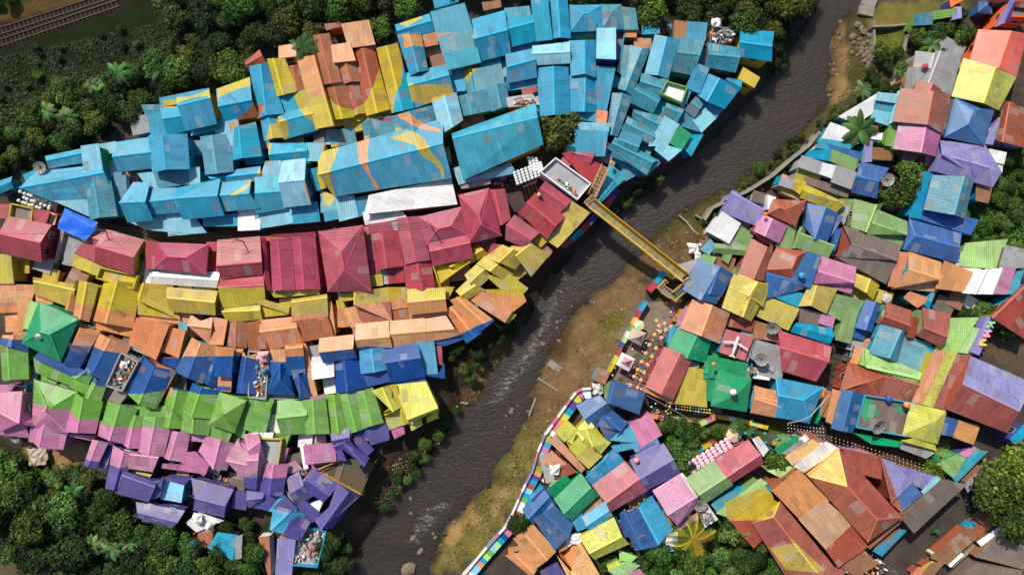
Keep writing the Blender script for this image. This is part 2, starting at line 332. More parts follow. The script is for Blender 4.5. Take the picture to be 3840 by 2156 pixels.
DATA = """
T 0 0
g 5 b y 1785,970 2090,900 2165,1235 1880,1300 R 1790,1062 2100,985
g 4 b b 1615,1090 1800,1080 1885,1300 1680,1350 r.4
s 4.2 b b 1615,985 2030,900 2070,985 1625,1075
s 3 b b 1490,1165 1620,1140 1680,1350 1520,1350
s 3.2 c b 1430,1060 1600,1060 1620,1140 1480,1165
g 5 b y 2185,905 2500,790 2590,1165 2270,1215 R 2200,1065 2515,1005
s 3 b b 1930,1290 2210,1190 2210,1280 1930,1360
s 5.6 L w 2270,1235 2385,1210 2400,1450 2290,1460
g 5 b b 2320,1605 2300,1300 2560,1240 2620,1560 R 2425,1575 2400,1280
P y 1620,1040 1780,975 1900,970 2030,925 2095,890 2110,980 1960,985 1800,1035 1700,1050 1790,1085 1620,1075
P y 2180,890 2510,780 2520,865 2400,890 2190,985
P t 2370,1205 2440,1140 2560,1085 2620,1180 2380,1220
P o 2300,1250 2380,1215 2385,1270 2300,1300
T 0 1
g 5 b b 20,1180 -60,680 110,640 275,1130 R 100,1145 45,660
g 4.6 r r -100,620 30,515 95,640 -60,700
g 4.8 y b 195,960 120,605 285,600 415,905 r.35
g 4 t t 345,905 315,680 430,665 490,885 r.45
f 4 o o 240,470 390,450 390,560 240,575
g 6 o o 600,1280 415,600 600,570 790,1245 r.86
g 6 t t 685,835 580,370 735,350 855,810 r.4
s 6.6 o o 870,250 1120,215 1185,440 935,475
s 4 k r 700,245 830,235 880,260 720,300
f 7 o o 765,465 935,440 985,600 785,620
g 5.2 t t 890,830 825,640 985,610 1035,810
g 4.8 t y 790,1190 690,840 890,825 975,1165 r.4
g 4.6 t y 985,1150 905,840 1030,820 1095,1125
g 5 t y 1110,1150 985,520 1180,480 1340,1085 r.45
g 5.6 y b 1365,1120 1215,500 1420,450 1580,1075 r.48
s 3.6 y y 770,1195 1345,1090 1355,1145 800,1270
s 4 b b 245,965 500,905 545,1075 285,1130
g 4.6 b b 228,1155 545,1078 615,1300 290,1390 r.3
g 4.4 b b 90,1405 50,1175 215,1150 275,1370
g 5 b b 1410,255 1730,150 1775,315 1450,390 r.4
s 4.6 o b 1650,350 1815,330 1815,440 1680,470
g 5.6 c b 1550,750 1430,370 1650,345 1720,700
g 4.6 b b 1515,745 1905,660 1980,945 1590,1080 r.35
s 7 b b 1765,130 2085,45 2170,320 1835,400
s 6.6 q b 1835,370 2165,310 2210,490 1890,555
s 6.2 b o 1895,545 2208,485 2245,625 1940,695
s 4 b b 1790,-10 2010,-30 2020,20 1810,80
g 5 b b 2150,215 2490,120 2550,530 2245,610 r.45
s 3.6 b b 2245,600 2440,570 2440,640 2260,665
s 4 k k 2285,30 2440,10 2450,70 2300,100
f 3.6 b b 1940,720 2085,700 2100,900 1980,910
g 3.6 c b 2130,930 2090,720 2210,690 2250,930
s 4.8 q b 2185,705 2450,655 2485,845 2220,945
g 4.6 c b 2080,1160 2015,980 2330,900 2370,1100 r.33
g 4.6 c b 2370,1110 2330,900 2500,850 2545,1060
g 6.4 L y 1860,1340 1770,1000 2005,945 2065,1200 r.52
g 4.6 c b 1420,1375 1375,1170 1770,1065 1830,1325 r.42
s 4 c b 1165,1190 1370,1175 1400,1330 1225,1395
g 4.2 c b 1100,1430 1075,1250 1170,1200 1220,1390
P t -60,1070 60,1035 105,1090 0,1170 -60,1170
P y 520,960 620,975 700,1000 800,1250 590,1300
P y 740,990 800,1050 870,1085 980,1095 1060,1050 1110,1000 1160,910 1200,800 1240,640 1300,700 1360,1150 770,1290 680,980
P b 1445,440 1470,650 1455,850 1410,930 1365,1130 1600,1100 1560,440
P y 370,930 540,890 560,1080 430,1110
P y 200,1150 330,1230 310,1400 200,1400
P y 430,1090 560,1070 590,1230 500,1180
P y 150,1245 240,1240 290,1380 80,1410
P y 1440,240 1500,195 1650,150 1665,180 1520,265
P o 1465,345 1650,345 1820,330 1925,340 1820,385 1815,440 1660,455 1490,480
P y 1525,835 1600,865 1950,855 1990,945 1700,1040 1560,1020
P y 2080,710 2230,680 2170,740 2120,840
P o 1420,1150 1490,1110 1550,1150 1650,1230 1850,1300 1850,1335 1680,1300 1570,1260 1440,1190
P y 1390,1280 1460,1285 1470,1310 1400,1335
P m 1190,1185 1370,1175 1365,1215 1220,1220
T 1 0
g 5 b b 468,125 825,50 835,185 500,240 R 475,165 830,90
s 5.8 L G 820,35 985,10 1030,295 850,305
g 5 b b 370,285 1000,215 1130,520 540,570 R 205,440 1030,290
s 4.2 L b 550,575 890,515 960,740 900,725
g 5.8 c b 910,755 880,480 1110,390 1168,715 R 995,725 940,375
g 3 b b -60,400 110,340 120,440 -60,520
s 4 a r -60,615 135,610 110,745 -60,730
f 5 n y 150,610 345,655 330,790 130,735 B
s 5.6 m m 345,670 490,680 440,835 325,795
f 4.6 o r 490,690 560,720 540,800 455,800
g 6.2 m m 90,740 505,820 405,1175 25,1080 R -5,905 390,990
s 3 s s 700,920 850,1000 740,1215 630,1195
s 3.2 s s 610,875 640,885 575,1180 550,1170
g 4.6 m m 935,885 1060,900 980,1050 875,960
s 4.2 m m 835,1005 975,1040 975,1200 750,1110
s 4.6 y y 745,1110 1030,1240 1010,1335 745,1230
g 6.8 m y 1075,870 1435,970 1340,1300 970,1190 R 965,1030 1330,1135
s 4.6 y y -60,1120 100,1120 130,1390 -60,1390
f 5.2 y y 1040,1245 1390,1320 1350,1450 1000,1350 B
h 6.4 m y 1590,995 2080,1015 2055,1300 1560,1245 R 1680,1130 1870,1142
s 5.8 m m 1475,985 1590,995 1562,1243 1450,1240
g 4.4 w w 1545,1255 2195,1290 2160,1440 1530,1400 R 1535,1325 2180,1365
s 4.2 w w 1465,1240 1540,1245 1525,1410 1445,1410
f 4 m m 2080,1000 2190,1000 2180,1290 2065,1270
g 5.6 b b 1160,-5 1510,-60 1530,235 1195,270 R 1138,128 1520,82
g 7.2 b b 1540,280 1500,-70 1870,-90 1892,245 R 1660,245 1625,-85
s 4 L b 1390,300 1560,290 1640,440 1490,430
s 5 c b 1555,290 1870,270 1870,400 1600,440
s 4.8 L b 1872,255 1995,245 2000,390 1880,400
s 3.4 q w 1145,300 1255,290 1295,700 1170,710
g 6.2 b b 1345,400 1500,405 1530,755 1290,775 R 1208,590 1445,582
g 5.6 b b 1500,460 1780,450 1800,680 1520,700 R 1465,582 1750,552
g 6.2 b b 1790,450 2200,360 2240,710 1850,750 R 1755,548 2170,520
g 5.8 b b 2200,400 2510,370 2600,640 2245,670 R 2180,520 2490,500
s 3.5 L b 1290,775 1690,690 1690,880 1480,850
s 3.6 L b 1690,690 1900,690 2060,885 1700,915
s 3.6 b b 2050,740 2380,700 2390,820 2055,825
f 3.9 w b 2400,650 2610,640 2600,850 2400,860
g 5.6 q b 2070,295 2020,-60 2300,-90 2335,265 R 2175,285 2125,-75
g 4.8 b b 2075,300 2600,230 2620,370 2200,400 r.5
P y 2610,215 2571,330 2490,370 2480,400 2400,460 2330,505 2330,520 2420,490 2510,420 2540,360 2640,300
g 6 m m 2195,975 2600,940 2625,1300 2235,1345 R 2185,1222 2615,1185
g 5.2 * y 2230,1350 2630,1310 2650,1590 2240,1640 R 2200,1440 2640,1420
g 4.6 b b 2080,790 2080,790 2081,791 2081,791
T 2 0
g 4.6 y o 2240,190 2600,150 2620,310 2290,335 R 2240,240 2600,225
T 0 2
g 5 b b -30,190 205,160 255,400 10,460 R -40,290 215,225
s 3.6 b b 0,450 255,400 270,490 0,530
s 4 b b -60,90 160,70 180,170 -60,200
s 6.8 b n 185,-60 350,-60 400,385 250,400
g 6 b b 410,375 370,-60 545,-60 585,372 R 485,365 455,-60
h 5.4 b b 590,65 890,60 905,300 600,315 R 720,135 770,135
h 5.2 c b 900,60 1090,60 1110,285 915,285 R 1005,120 1005,130
s 4.8 c b 1090,80 1230,100 1260,290 1110,290
s 3.6 b b 585,320 725,315 725,390 585,390
s 4 b o 728,320 850,315 850,360 728,365
f 7.5 L B 860,300 1035,295 1035,585 855,575
f 3 n b 1035,330 1130,325 1085,600 1035,590 B
s 4 o o 1135,300 1240,305 1235,370 1140,365
s 4 b b 1320,260 1470,260 1470,335 1320,340
f 3.4 k k 1640,220 1755,230 1740,395 1630,390
s 5 b b 1775,230 1950,240 1930,400 1755,395
f 3 n n 2040,280 2195,290 2190,430 2035,425
g 5.4 b y 2305,310 2620,330 2600,610 2285,560 R 2300,425 2600,465
g 5 b b 1340,735 1440,365 1680,400 1565,780 R 1465,745 1555,385
g 5 c b 1700,395 1925,420 1810,745 1615,705 R 1670,525 1880,552
g 5.2 c m 1975,440 2285,490 2235,720 1945,665 R 1985,545 2280,575
g 6 L b 220,470 565,430 575,630 240,650 R 215,540 572,522
g 5.6 b b -55,560 210,500 240,770 -50,830 R -40,672 222,602
s 3.8 b b -50,830 235,770 245,870 -40,910
s 4 r r 110,900 235,870 245,920 120,950
g 5 b b 290,1160 255,700 560,690 570,1140 R 428,1140 415,680
g 5.6 b g 600,750 580,425 830,415 835,765 R 730,730 728,418
g 4.6 b b 585,1110 575,770 835,765 830,1115 R 725,1110 738,765
s 4 b b 850,680 1035,690 945,1120 835,1115
s 5.6 b b 1755,870 1860,650 1970,700 1885,930
g 4.2 c b 1075,880 1190,470 1380,500 1205,945 R 1140,900 1300,500
s 3.6 q n 1060,700 1120,470 1190,480 1100,740
g 4 c b 955,1340 1010,950 1205,980 1060,1360 R 1000,1345 1105,950
g 5.4 c b 1310,750 1560,810 1475,960 1280,880 R 1300,820 1530,890
g 5.2 c b 1270,860 1490,970 1410,1130 1195,1025 R 1240,900 1465,1020
f 5.8 w g 1555,840 1740,890 1690,1035 1495,950 B
s 5 b b 1740,890 1800,910 1730,1070 1690,1040
g 4.8 c b 1565,1040 1720,1090 1640,1235 1510,1160 R 1550,1075 1700,1135
f 3.6 b b 1480,1020 1560,1040 1490,1160 1415,1130
g 5 b b 1870,950 1970,750 2290,880 2130,1080 R 1965,1010 2080,800
s 4 b b 2180,790 2300,810 2290,870 2160,800
f 4 y y 2330,690 2475,780 2425,870 2285,790
g 4.6 c b 1845,980 1920,1030 1830,1170 1745,1100 r.5
s 4 L b 1940,1100 2035,1190 1905,1320 1820,1190
s 3.4 b b 1880,1060 1970,1020 2120,1090 2030,1190
s 3.6 c b 1720,1110 1820,1180 1890,1320 1660,1250
g 4.6 c b 1230,1110 1380,1150 1310,1240 1220,1170 r.5
g 4.8 c b 1390,1145 1510,1190 1440,1305 1320,1240 R 1350,1190 1480,1250
g 5 c b 1170,1180 1430,1320 1390,1445 1110,1295 R 1150,1240 1420,1370
s 5 L w 1530,1180 1670,1260 1560,1450 1380,1460
s 5.2 G G 1665,1265 1790,1355 1700,1500 1560,1410
s 4 b b 1790,1370 1910,1360 1800,1560 1730,1470
s 4.2 b y 570,1110 855,1120 855,1225 575,1180
f 4.6 o o 860,1120 950,1130 940,1230 855,1225
s 5.6 L b 620,1230 970,1240 955,1325 635,1310
s 5.4 b b 635,1312 955,1327 920,1560 660,1560
g 5.6 c b 1110,1320 1300,1390 1200,1640 1000,1560 r.35
g 6.6 b y -590,1345 220,1050 300,1450 -480,1800 R -585,1390 245,1185
g 4 L b -490,1790 -40,1640 30,1740 -430,1830
s 3.6 b b 230,1080 260,1080 325,1360 300,1360
f 5 s m -80,990 190,950 265,1050 -20,1070
P y 600,770 730,740 835,770 835,775 600,775
T 1 1
g 6.4 b y 640,90 1860,-240 1950,340 800,520 R 635,305 1865,0
s 4.6 w s 1100,700 1150,515 1945,345 2005,605
s 4 w s 1085,690 1430,640 1500,740 1110,810
s 4 L b 800,530 975,530 1020,720 845,765
s 3.8 b b 980,560 1150,520 1170,680 1020,725
f 3.6 q b 650,470 800,540 810,650 660,680
s 3.5 b b 690,690 830,665 845,740 705,770
s 5 L b 520,0 690,0 640,160 530,160
s 4.6 b b 540,270 620,250 690,430 600,460
g 4.6 b b 140,0 500,0 530,190 160,190 R 140,105 500,70
g 6.4 L b 270,185 495,160 545,595 290,625 R 235,385 475,360
s 4.6 L b 100,190 245,180 245,470 -10,490
g 5 b b 0,330 240,320 290,640 0,690 R 0,495 250,475
s 3.6 L b 0,690 385,640 380,790 0,850
s 3.8 b b 380,640 605,590 630,770 385,795
f 3.2 b b 485,260 540,260 570,500 520,500
s 4.2 L b 1990,250 2290,150 2330,310 2050,400
s 3.6 s s 2055,400 2330,315 2340,400 2080,445
f 3.8 q q 1875,60 1935,45 1950,160 1905,180
g 5.6 m m 80,1450 45,960 95,960 150,1450 r.5
f 4 m m 0,940 150,930 150,970 0,970
g 5.8 m m 170,1460 145,975 350,960 385,1450 R 260,1455 220,970
g 5.6 m m 405,1450 360,945 590,940 640,1445 R 480,1445 445,945
f 5 r m 150,935 360,915 360,965 145,975
s 5 m m 160,910 580,885 585,935 360,945
h 7 m m 635,890 1065,830 1150,1470 730,1470 R 855,1085 882,1275
f 4 m m 1080,850 1140,840 1215,1150 1130,1160
s 4.4 m m 1145,810 1365,780 1370,860 1150,905
g 5.2 m m 1225,1260 1165,905 1430,880 1475,1215 R 1310,1235 1268,890
f 3.6 m m 1130,1165 1220,1155 1215,1330 1150,1330
s 4 m m 1320,1230 1470,1215 1480,1380 1340,1390
s 4.2 y y 1150,1330 1255,1320 1265,1410 1160,1420
f 4 s s 1240,1265 1320,1265 1345,1390 1265,1395
g 5.8 m m 1500,1195 1415,765 1650,740 1740,1155 R 1605,1170 1520,745
s 4 s s 1365,800 1410,790 1500,1210 1475,1215
g 5 m y 1520,1460 1490,1200 1740,1160 1790,1450 R 1665,1455 1615,1175
h 6.2 m m 1640,740 2060,640 2110,910 1720,1010 R 1830,852 1960,822
h 6.8 m m 2045,525 2330,460 2455,910 2145,985 R 2240,715 2262,812
g 6.2 m m 2440,805 2340,470 2495,465 2550,740 R 2470,800 2395,470
g 6 m m 1740,985 2115,910 2170,1140 1785,1215 R 1755,1080 2140,995
f 4.4 y y 1790,1220 2130,1150 2140,1190 1850,1400 B
s 3.6 m m 2160,990 2330,950 2240,1080 2170,1140
f 4.4 r m 30,990 50,990 60,1160 40,1160
P y 650,80 690,0 830,0 800,140 745,310 780,470 790,530 730,620 680,600 600,300
P o 1000,-60 1130,-90 1128,0 1120,180 1170,330 1215,400 1245,500 1215,500 1160,370 1100,270 1040,190
P y 1340,-62 1440,-100 1520,-130 1640,-95 1710,-20 1735,20 1760,90 1830,160 1885,240 1890,300 1875,350 1860,340 1845,260 1790,200 1690,150 1600,25 1500,-12
P y 100,0 190,-40 140,60 130,190 100,190
P o 485,370 500,350 560,590 530,590
T 0 3
g 6 O O 2045,600 2125,310 2590,350 2490,760 R 2320,675 2440,325
g 6 Y Y 1860,965 1975,600 2480,780 2310,1095 R 2170,1025 2280,690
g 5 s s 1470,670 1495,525 1680,545 1640,680 r.9
g 5.6 s s 1560,830 1690,520 1930,565 1835,945 r.2
s 5 s s 1420,690 1640,680 1590,830 1380,920
s 3.6 t k 1350,820 1470,580 1490,600 1390,900
g 6.4 r r 1265,1215 1350,900 1820,960 1740,1330 R 1600,1240 1660,930
g 7.2 r r 1370,1225 1500,830 1730,910 1570,1240 r.5
g 6 n r 1620,1260 1640,985 1870,1010 1750,1350 R 1640,1260 1710,1000
h 6.4 d l 1785,1370 1890,1000 2260,1110 2160,1450 R 2010,1250 2070,1110
g 6.8 d d 1790,1360 1900,1010 2080,1080 1980,1390 R 1970,1280 2010,1110
g 6 r l 2310,1400 2390,1035 2600,1110 2600,1480 r.2
f 4.6 l l 2170,1430 2330,1180 2320,1240 2260,1440
s 5.4 L L 1110,935 1290,950 1270,1030 1105,1005
s 4.4 b L 1090,1020 1240,1040 1230,1120 1080,1090
s 4 L L 1085,1090 1230,1120 1220,1260 1040,1200
g 5 L b 1220,1230 1300,935 1340,930 1265,1215
s 3.6 w s 720,1170 1110,935 1080,1110 900,1230
s 4.4 w b 640,1240 890,1330 895,1440 545,1400
s 4 b w 560,1400 850,1440 780,1540 480,1480
g 6 p g 1270,1490 1330,1240 1740,1290 1670,1560 R 1540,1520 1590,1260
s 4 g g 1230,1240 1315,1250 1260,1460 1180,1450
f 4 w w 1060,1350 1140,1345 1130,1400 1050,1390
f 3 O v 1840,0 1990,-50 1990,-20 1850,65
s 4.4 c g 1490,150 1645,125 1640,240 1480,250
s 4 g r 1645,120 1880,90 1880,160 1645,200
f 4 l l 1870,90 1935,80 1935,170 1860,190
g 5 r v 2230,-40 2440,-50 2440,15 2230,20
g 6 r v 2440,-10 2620,-20 2620,80 2450,60
g 6.4 v O 2290,265 2430,10 2470,60 2420,195
h 3.4 d d 2130,30 2240,20 2240,135 2120,120 R 2183,68 2186,68
f 5 n O 2440,60 2640,80 2640,190 2430,180 B
f 3 Y Y 2225,270 2270,265 2275,295 2230,298
T 1 2
f 7 s w 440,150 785,400 650,560 285,290 B
s 5 m m 510,100 610,80 905,215 780,410
g 5.6 m m 615,85 820,95 780,200 600,110
s 5.2 a m 520,140 600,180 570,220 490,170
s 4.4 b b 975,205 1150,330 1060,410 860,620 
s 4.4 b b 975,205 810,570 870,625 990,300
g 6 m m 340,380 600,560 470,690 250,510 R 290,440 545,620
g 6.2 m m 240,500 530,735 350,950 75,690 R 155,585 435,820
g 6 m m 30,720 270,890 160,1045 -60,960 R -55,820 190,960
s 5.6 y y 590,570 775,690 640,845 490,700
s 5.4 y y 535,740 625,860 460,1035 350,960
f 3.4 k k 330,1010 400,1080 340,1160 260,1110
s 4.4 y y 270,880 350,970 290,1030 200,980
g 4.6 b b 545,-10 850,-10 840,85 540,75
g 6 c b 1040,-60 1460,160 1350,310 960,40 R 1010,-10 1410,185
s 4.6 c c 1460,160 1480,200 1370,310 1320,290
f 3 q b 1040,170 1100,140 1250,260 1170,320
s 5 L c 1470,-10 1700,60 1570,165 1440,60
s 4 d b 1750,20 1830,-10 1790,40 1700,70
s 3.4 m m 1650,60 1740,20 1590,180 1540,170
g 5.4 l l 2210,480 2530,660 2440,815 2130,690 r.05
s 4 l l 2220,470 2300,510 2220,600 2160,560
s 4.6 w w 2110,685 2290,800 2180,995 1975,880
s 3.8 s s 2200,960 2420,1070 2405,1120 2130,990
s 4 g g 2300,830 2420,910 2350,1060 2210,990
g 4 g g 2050,1000 2400,1030 2350,1120 2020,1090
f 3.4 g q 1930,1110 2045,1140 2010,1210 1900,1170
s 3.6 g g 2150,1040 2230,1060 2170,1200 2110,1150
s 3.4 g g 2240,1240 2290,1260 2250,1330 2215,1310
g 5.6 p r 2430,870 2500,700 2760,820 2680,990 r.45
s 5 r p 2390,860 2450,830 2650,960 2600,1020
g 6 r r 2260,1330 2410,960 2620,1030 2530,1370 R 2430,1350 2560,1040
g 6.2 B B 1780,1440 1880,1155 2210,1310 2100,1530 R 1990,1500 2090,1240
h 6 y y 2220,1446 2275,1320 2580,1420 2520,1620 R 2380,1530 2470,1390
f 3.6 q n 1990,960 2040,1020 1980,1110 1900,1060
f 4 s s 1650,1230 1870,1155 1770,1310 1680,1260
g 4.2 y y -700,1210 -350,1020 -240,1110 -520,1250
T 2 0
s 4 o o -60,-40 320,-30 330,40 -60,45
s 4 o o -60,45 330,30 300,130 -60,155
s 3.6 o o -60,160 170,140 180,240 -60,245
s 3.6 o o 170,145 290,130 240,400 200,400
f 3.4 n y 480,-20 480,-20 490,-10 490,-10
g 4.6 y o 345,-100 750,-30 690,185 355,60 r.25
f 3.6 o o 370,85 520,110 510,170 380,150
g 5 * y 660,195 745,-40 790,-60 740,220 r.5
g 5.8 * y 745,260 800,-60 980,-20 890,325 R 805,300 870,-50
f 3.4 b n 900,230 970,240 960,330 890,310
g 5 * o 950,320 1060,-80 1400,-30 1330,390 R 1065,345 1175,-60
s 4 o o 950,325 1330,390 1310,490 950,400
g 4.8 * * 1390,110 1430,-30 1720,-10 1800,310 R 1395,115 1440,-40
s 4.6 * * 1395,110 1700,150 1800,310 1400,260
s 3.8 o o 1400,260 1800,310 1790,360 1395,310
g 6.4 y y 1690,0 2170,35 2150,265 1720,230 R 1685,100 2145,145
s 4 o o 1800,250 1920,270 1900,370 1790,340
h 8.2 G G 395,150 775,320 600,725 235,550 R 400,440 500,465
s 3.6 h h 300,140 385,170 290,400 235,390
f 3 b b 900,-5 900,-5 905,0 905,0
g 6 * o 635,755 790,330 1000,430 800,790 R 650,758 800,415
s 5.4 * * 770,330 900,400 850,430 765,380
g 5.8 * * 860,840 1000,470 1300,590 1110,960 R 925,860 1100,520
s 5.6 * * 345,710 410,645 900,850 720,885
s 5 g g 345,712 715,885 720,985 375,850
g 5.6 * g 715,885 860,830 925,870 880,950 r.3
s 5 g g 712,885 885,945 860,1060 715,995
g 4.8 * g 860,1090 930,890 1080,920 1010,1120 R 885,1105 970,940
f 6 n s 1235,655 1400,745 1250,1020 1095,965 B
g 6 * o 1300,1060 1450,700 1760,840 1560,1200 R 1395,1155 1545,800
g 5.6 * b 1255,1050 1430,690 1470,710 1300,1065 r.5
s 5 s b 1320,555 1560,660 1550,710 1300,600
f 3 s b 1085,955 1150,970 1060,1130 1005,1120
f 3.6 n n 1170,1000 1280,1060 1200,1150 1090,1130
s 6.4 o o 1380,310 1690,370 1560,710 1305,540
s 5.4 o y 1710,410 1850,440 1790,690 1640,620
f 6 v o 1130,0 1130,0 1132,2 1132,2
s 4.6 w o 1640,600 1800,645 1790,685 1640,640
f 4.6 q o 1810,345 1890,350 1880,420 1800,410
g 5.2 o o 1890,500 1925,280 2125,300 2090,550 R 1895,375 2110,400
g 5.2 o o 2090,550 2125,300 2280,330 2235,560 R 2235,560 2275,330
g 5 t o 2280,570 2300,330 2490,360 2470,590 R 2360,580 2370,340
s 4.6 t o 2490,360 2600,340 2610,630 2500,620
s 4.8 * * 1580,700 1800,700 1750,800 1540,720
g 5.6 * b 1770,830 1930,510 2180,590 2030,945 R 1890,890 2010,560
g 5.2 * b 2050,930 2180,600 2240,620 2160,980 r.5
s 7 * b 2170,600 2340,610 2315,880 2160,870
f 5.6 * v 2320,610 2430,620 2380,700 2330,680 
s 4.6 o B 2165,880 2320,885 2305,1030 2160,1020
f 4.8 B B 2190,885 2315,885 2300,1015 2180,1010
g 5.4 * b 2380,1040 2440,640 2600,660 2560,1050 R 2420,1045 2470,700
g 5.2 * B 15,560 40,480 280,475 270,640 r.4
g 5 * g 30,900 10,580 270,620 280,900 R 95,910 75,600
s 3.6 g g 40,900 270,895 260,930 50,930
h 6 * g 350,930 760,1050 670,1446 330,1400 R 465,1195 445,1240
g 5.8 * g 620,1430 750,1050 1020,1150 950,1446 R 770,1440 830,1120
f 3.4 y B 140,990 290,975 270,1060 150,1050 B
g 6.8 p p 0,1060 220,1050 330,1370 0,1430 R -30,1240 180,1350
s 6 p p -60,980 135,980 60,1080 -60,1120
g 5.4 * g 1010,1440 1090,1150 1370,1220 1270,1480 R 1120,1460 1200,1190
g 4.8 * g 1270,1470 1310,1280 1450,1310 1400,1500 r.35
g 4.6 * g 1420,1480 1460,1330 1580,1380 1560,1500 r.5
g 4.4 * g 1560,1500 1620,1380 1740,1410 1700,1520 r.5
s 4.6 g g 1370,1200 1640,1190 1610,1350 1350,1290
g 5 * g 1610,1370 1700,1010 1910,1050 1840,1400 R 1690,1395 1780,1020
g 5.8 * g 1845,1220 1940,965 2200,1040 2120,1300 R 1925,1285 2020,1010
g 5.2 * g 1830,1430 1850,1240 2130,1300 2080,1470 R 1930,1450 1940,1290
h 6.8 g g 2210,1060 2460,1140 2350,1440 2110,1360 R 2240,1280 2250,1270
s 4.6 g g 2100,1370 2330,1430 2270,1560 2060,1500
s 4.8 g g 2360,1446 2450,1180 2500,1170 2450,1500
s 4.6 g g 2460,1400 2520,1100 2740,1120 2650,1500
P o 1565,1190 1640,1050 1700,900 1790,880 1700,1050 1620,1170
T 2 1
g 5 * y -60,-60 60,-100 80,100 -60,160 r.3
s 4.6 y o 0,150 70,115 320,190 310,250
s 4.2 y o 40,190 325,170 325,260 50,290
s 3.8 s o 45,290 310,255 315,275 50,305
g 5 * y 370,120 700,70 710,300 370,330 r.15
g 4.6 o o 50,330 370,300 470,560 100,610 R 45,440 400,395
s 5 t o 365,340 705,295 770,480 470,530
s 4 o o 705,160 760,150 800,470 775,475
s 5.2 r r 20,450 70,440 110,600 30,600
g 5.4 * o 300,585 460,570 490,855 310,865 r.12
s 4.8 o o 460,575 500,570 560,800 490,840
s 4 o o 490,840 550,800 610,1060 560,1090
h 5.2 * b 130,740 300,730 370,1060 120,1050 R 235,770 235,930
s 5.6 o o 155,625 300,620 300,730 165,735
s 3.6 s w 105,1050 370,1060 375,1120 100,1110
g 5 B B 370,880 520,850 550,1090 375,1110 R 445,1100 425,870
f 5 n s -60,640 145,660 110,1100 -60,1080 B
s 3.6 s n 520,600 640,580 660,700 560,790
f 6 w s 570,780 770,745 770,880 575,910
s 5 w s 575,700 680,690 690,745 560,770
g 6.8 * o 650,510 975,475 1000,690 690,745 R 640,640 960,610
g 5.2 B B 815,1040 780,750 1040,700 1100,990 R 915,1030 885,740
s 4 s B 815,1035 1095,985 1105,1015 835,1060
g 5.8 C B 1065,850 1040,640 1290,600 1310,810 R 1185,835 1160,620
s 5 B B 1070,830 1320,790 1360,930 1110,985
g 5.6 B B 1305,620 1620,560 1690,880 1360,940 R 1310,750 1640,700
s 5 C B 1620,560 1780,545 1820,850 1670,870
s 4.6 B B 1670,870 1820,850 1880,760 1885,900 
s 4 m B 1800,590 1860,600 1870,760 1830,750
s 4.8 * B 1380,930 1660,880 1710,955 1400,980
g 5.2 Y Y 1400,980 1700,950 1825,1220 1540,1340 r.9
s 5 y g 1355,990 1410,980 1530,1350 1480,1330
g 5.6 Y y 1170,1040 1350,980 1440,1190 1270,1270 R 1370,1230 1270,1010
s 4.6 Y y 1300,1270 1450,1200 1530,1350 1340,1410
s 4 Y y 1550,1350 1640,1320 1660,1370 1570,1420
s 4 Y y 1730,1300 1800,1250 1820,1300 1730,1340
g 5.4 g g 1070,1400 1010,1050 1170,1010 1270,1340 R 1160,1370 1080,1040
g 5.2 g g 930,1446 850,1080 1010,1040 1080,1400 R 1000,1430 910,1070
g 5 g g 735,1460 695,1080 850,1080 920,1450 R 825,1450 780,1080
g 6 g g 515,1460 475,1140 690,1110 730,1450 R 590,1450 570,1130
s 5 p g 475,1110 685,1070 690,1130 480,1145
g 5 g g 230,1140 485,1120 500,1450 260,1460 R 215,1305 500,1275
s 4.6 g g -60,1110 170,1140 90,1300 -60,1350
s 4.2 g g -60,1350 80,1310 60,1460 -60,1460
g 6 * o 1015,370 1320,340 1355,595 1035,605 R 1010,520 1330,490
g 5.4 * o 1330,340 1680,310 1700,540 1360,595 R 1335,465 1690,435
g 5.4 * o 1685,320 1900,290 2070,470 1700,535 R 1695,435 1980,410
s 4.6 * o 1690,530 2060,460 2090,510 1900,570
s 4.6 o o 970,390 1030,380 1035,600 1000,605
g 5 o o 960,385 870,220 1020,190 1065,360 r.3
s 4.6 * o 810,140 870,130 950,370 850,380
s 4.8 * o 840,60 1000,50 1000,110 850,130
g 5 * o 1000,165 1000,50 1320,0 1355,325 r.02
s 5 t o 1010,180 1330,145 1355,330 1070,350
s 4.6 y o 1310,0 1525,0 1530,115 1315,140
s 4.8 o o 1325,130 1530,120 1535,190 1330,215
s 4.2 t o 1330,215 1540,195 1555,300 1350,320
g 6.2 * o 1530,20 1885,5 1905,225 1550,260 R 1535,145 1890,110
s 5 o o 1555,260 1905,225 1905,270 1560,305
s 4.2 y y 1890,0 1980,0 1930,100 1900,90
g 5 * o 2110,540 1910,230 2000,180 2260,440 r.55
g 5.2 * o 2230,440 1960,130 2070,90 2380,320 r.55
g 5 * y 2020,30 2120,-60 2290,20 2110,110 r.5
s 5.4 o o 2170,130 2290,45 2560,230 2490,335
s 5 * o 2300,20 2650,20 2700,130 2560,240
s 4 y y 2490,330 2571,260 2600,280 2540,340
g 5 y y 2110,-130 2230,-240 2350,-120 2200,20 r.5
g 5.4 y y 2230,-240 2310,-310 2571,-140 2500,-80 r.45
g 5.2 y y 2310,-310 2480,-420 2700,-330 2600,-200 r.45
g 4.6 y y 2560,-400 2700,-480 2930,-330 2760,-130 r.3
s 5 y y 2330,-110 2500,-160 2720,0 2600,130 
s 4.8 m m 2300,-300 2370,-430 2480,-420 2330,-310
g 4.8 * y -60,-60 -60,-60 -58,-58 -58,-58
g 5.4 m y 200,-20 200,-20 205,-15 205,-15
s 4.6 y y 90,-40 620,-40 620,60 200,90
T 1 3
s 4.4 l b 980,-20 1050,-20 1040,170 940,180
s 4.6 g b 650,60 900,160 860,280 630,170
s 4 d b 600,0 910,80 890,150 640,60
s 4 b b 420,70 640,60 620,170 360,130
s 5 s s 350,120 690,230 650,350 300,230
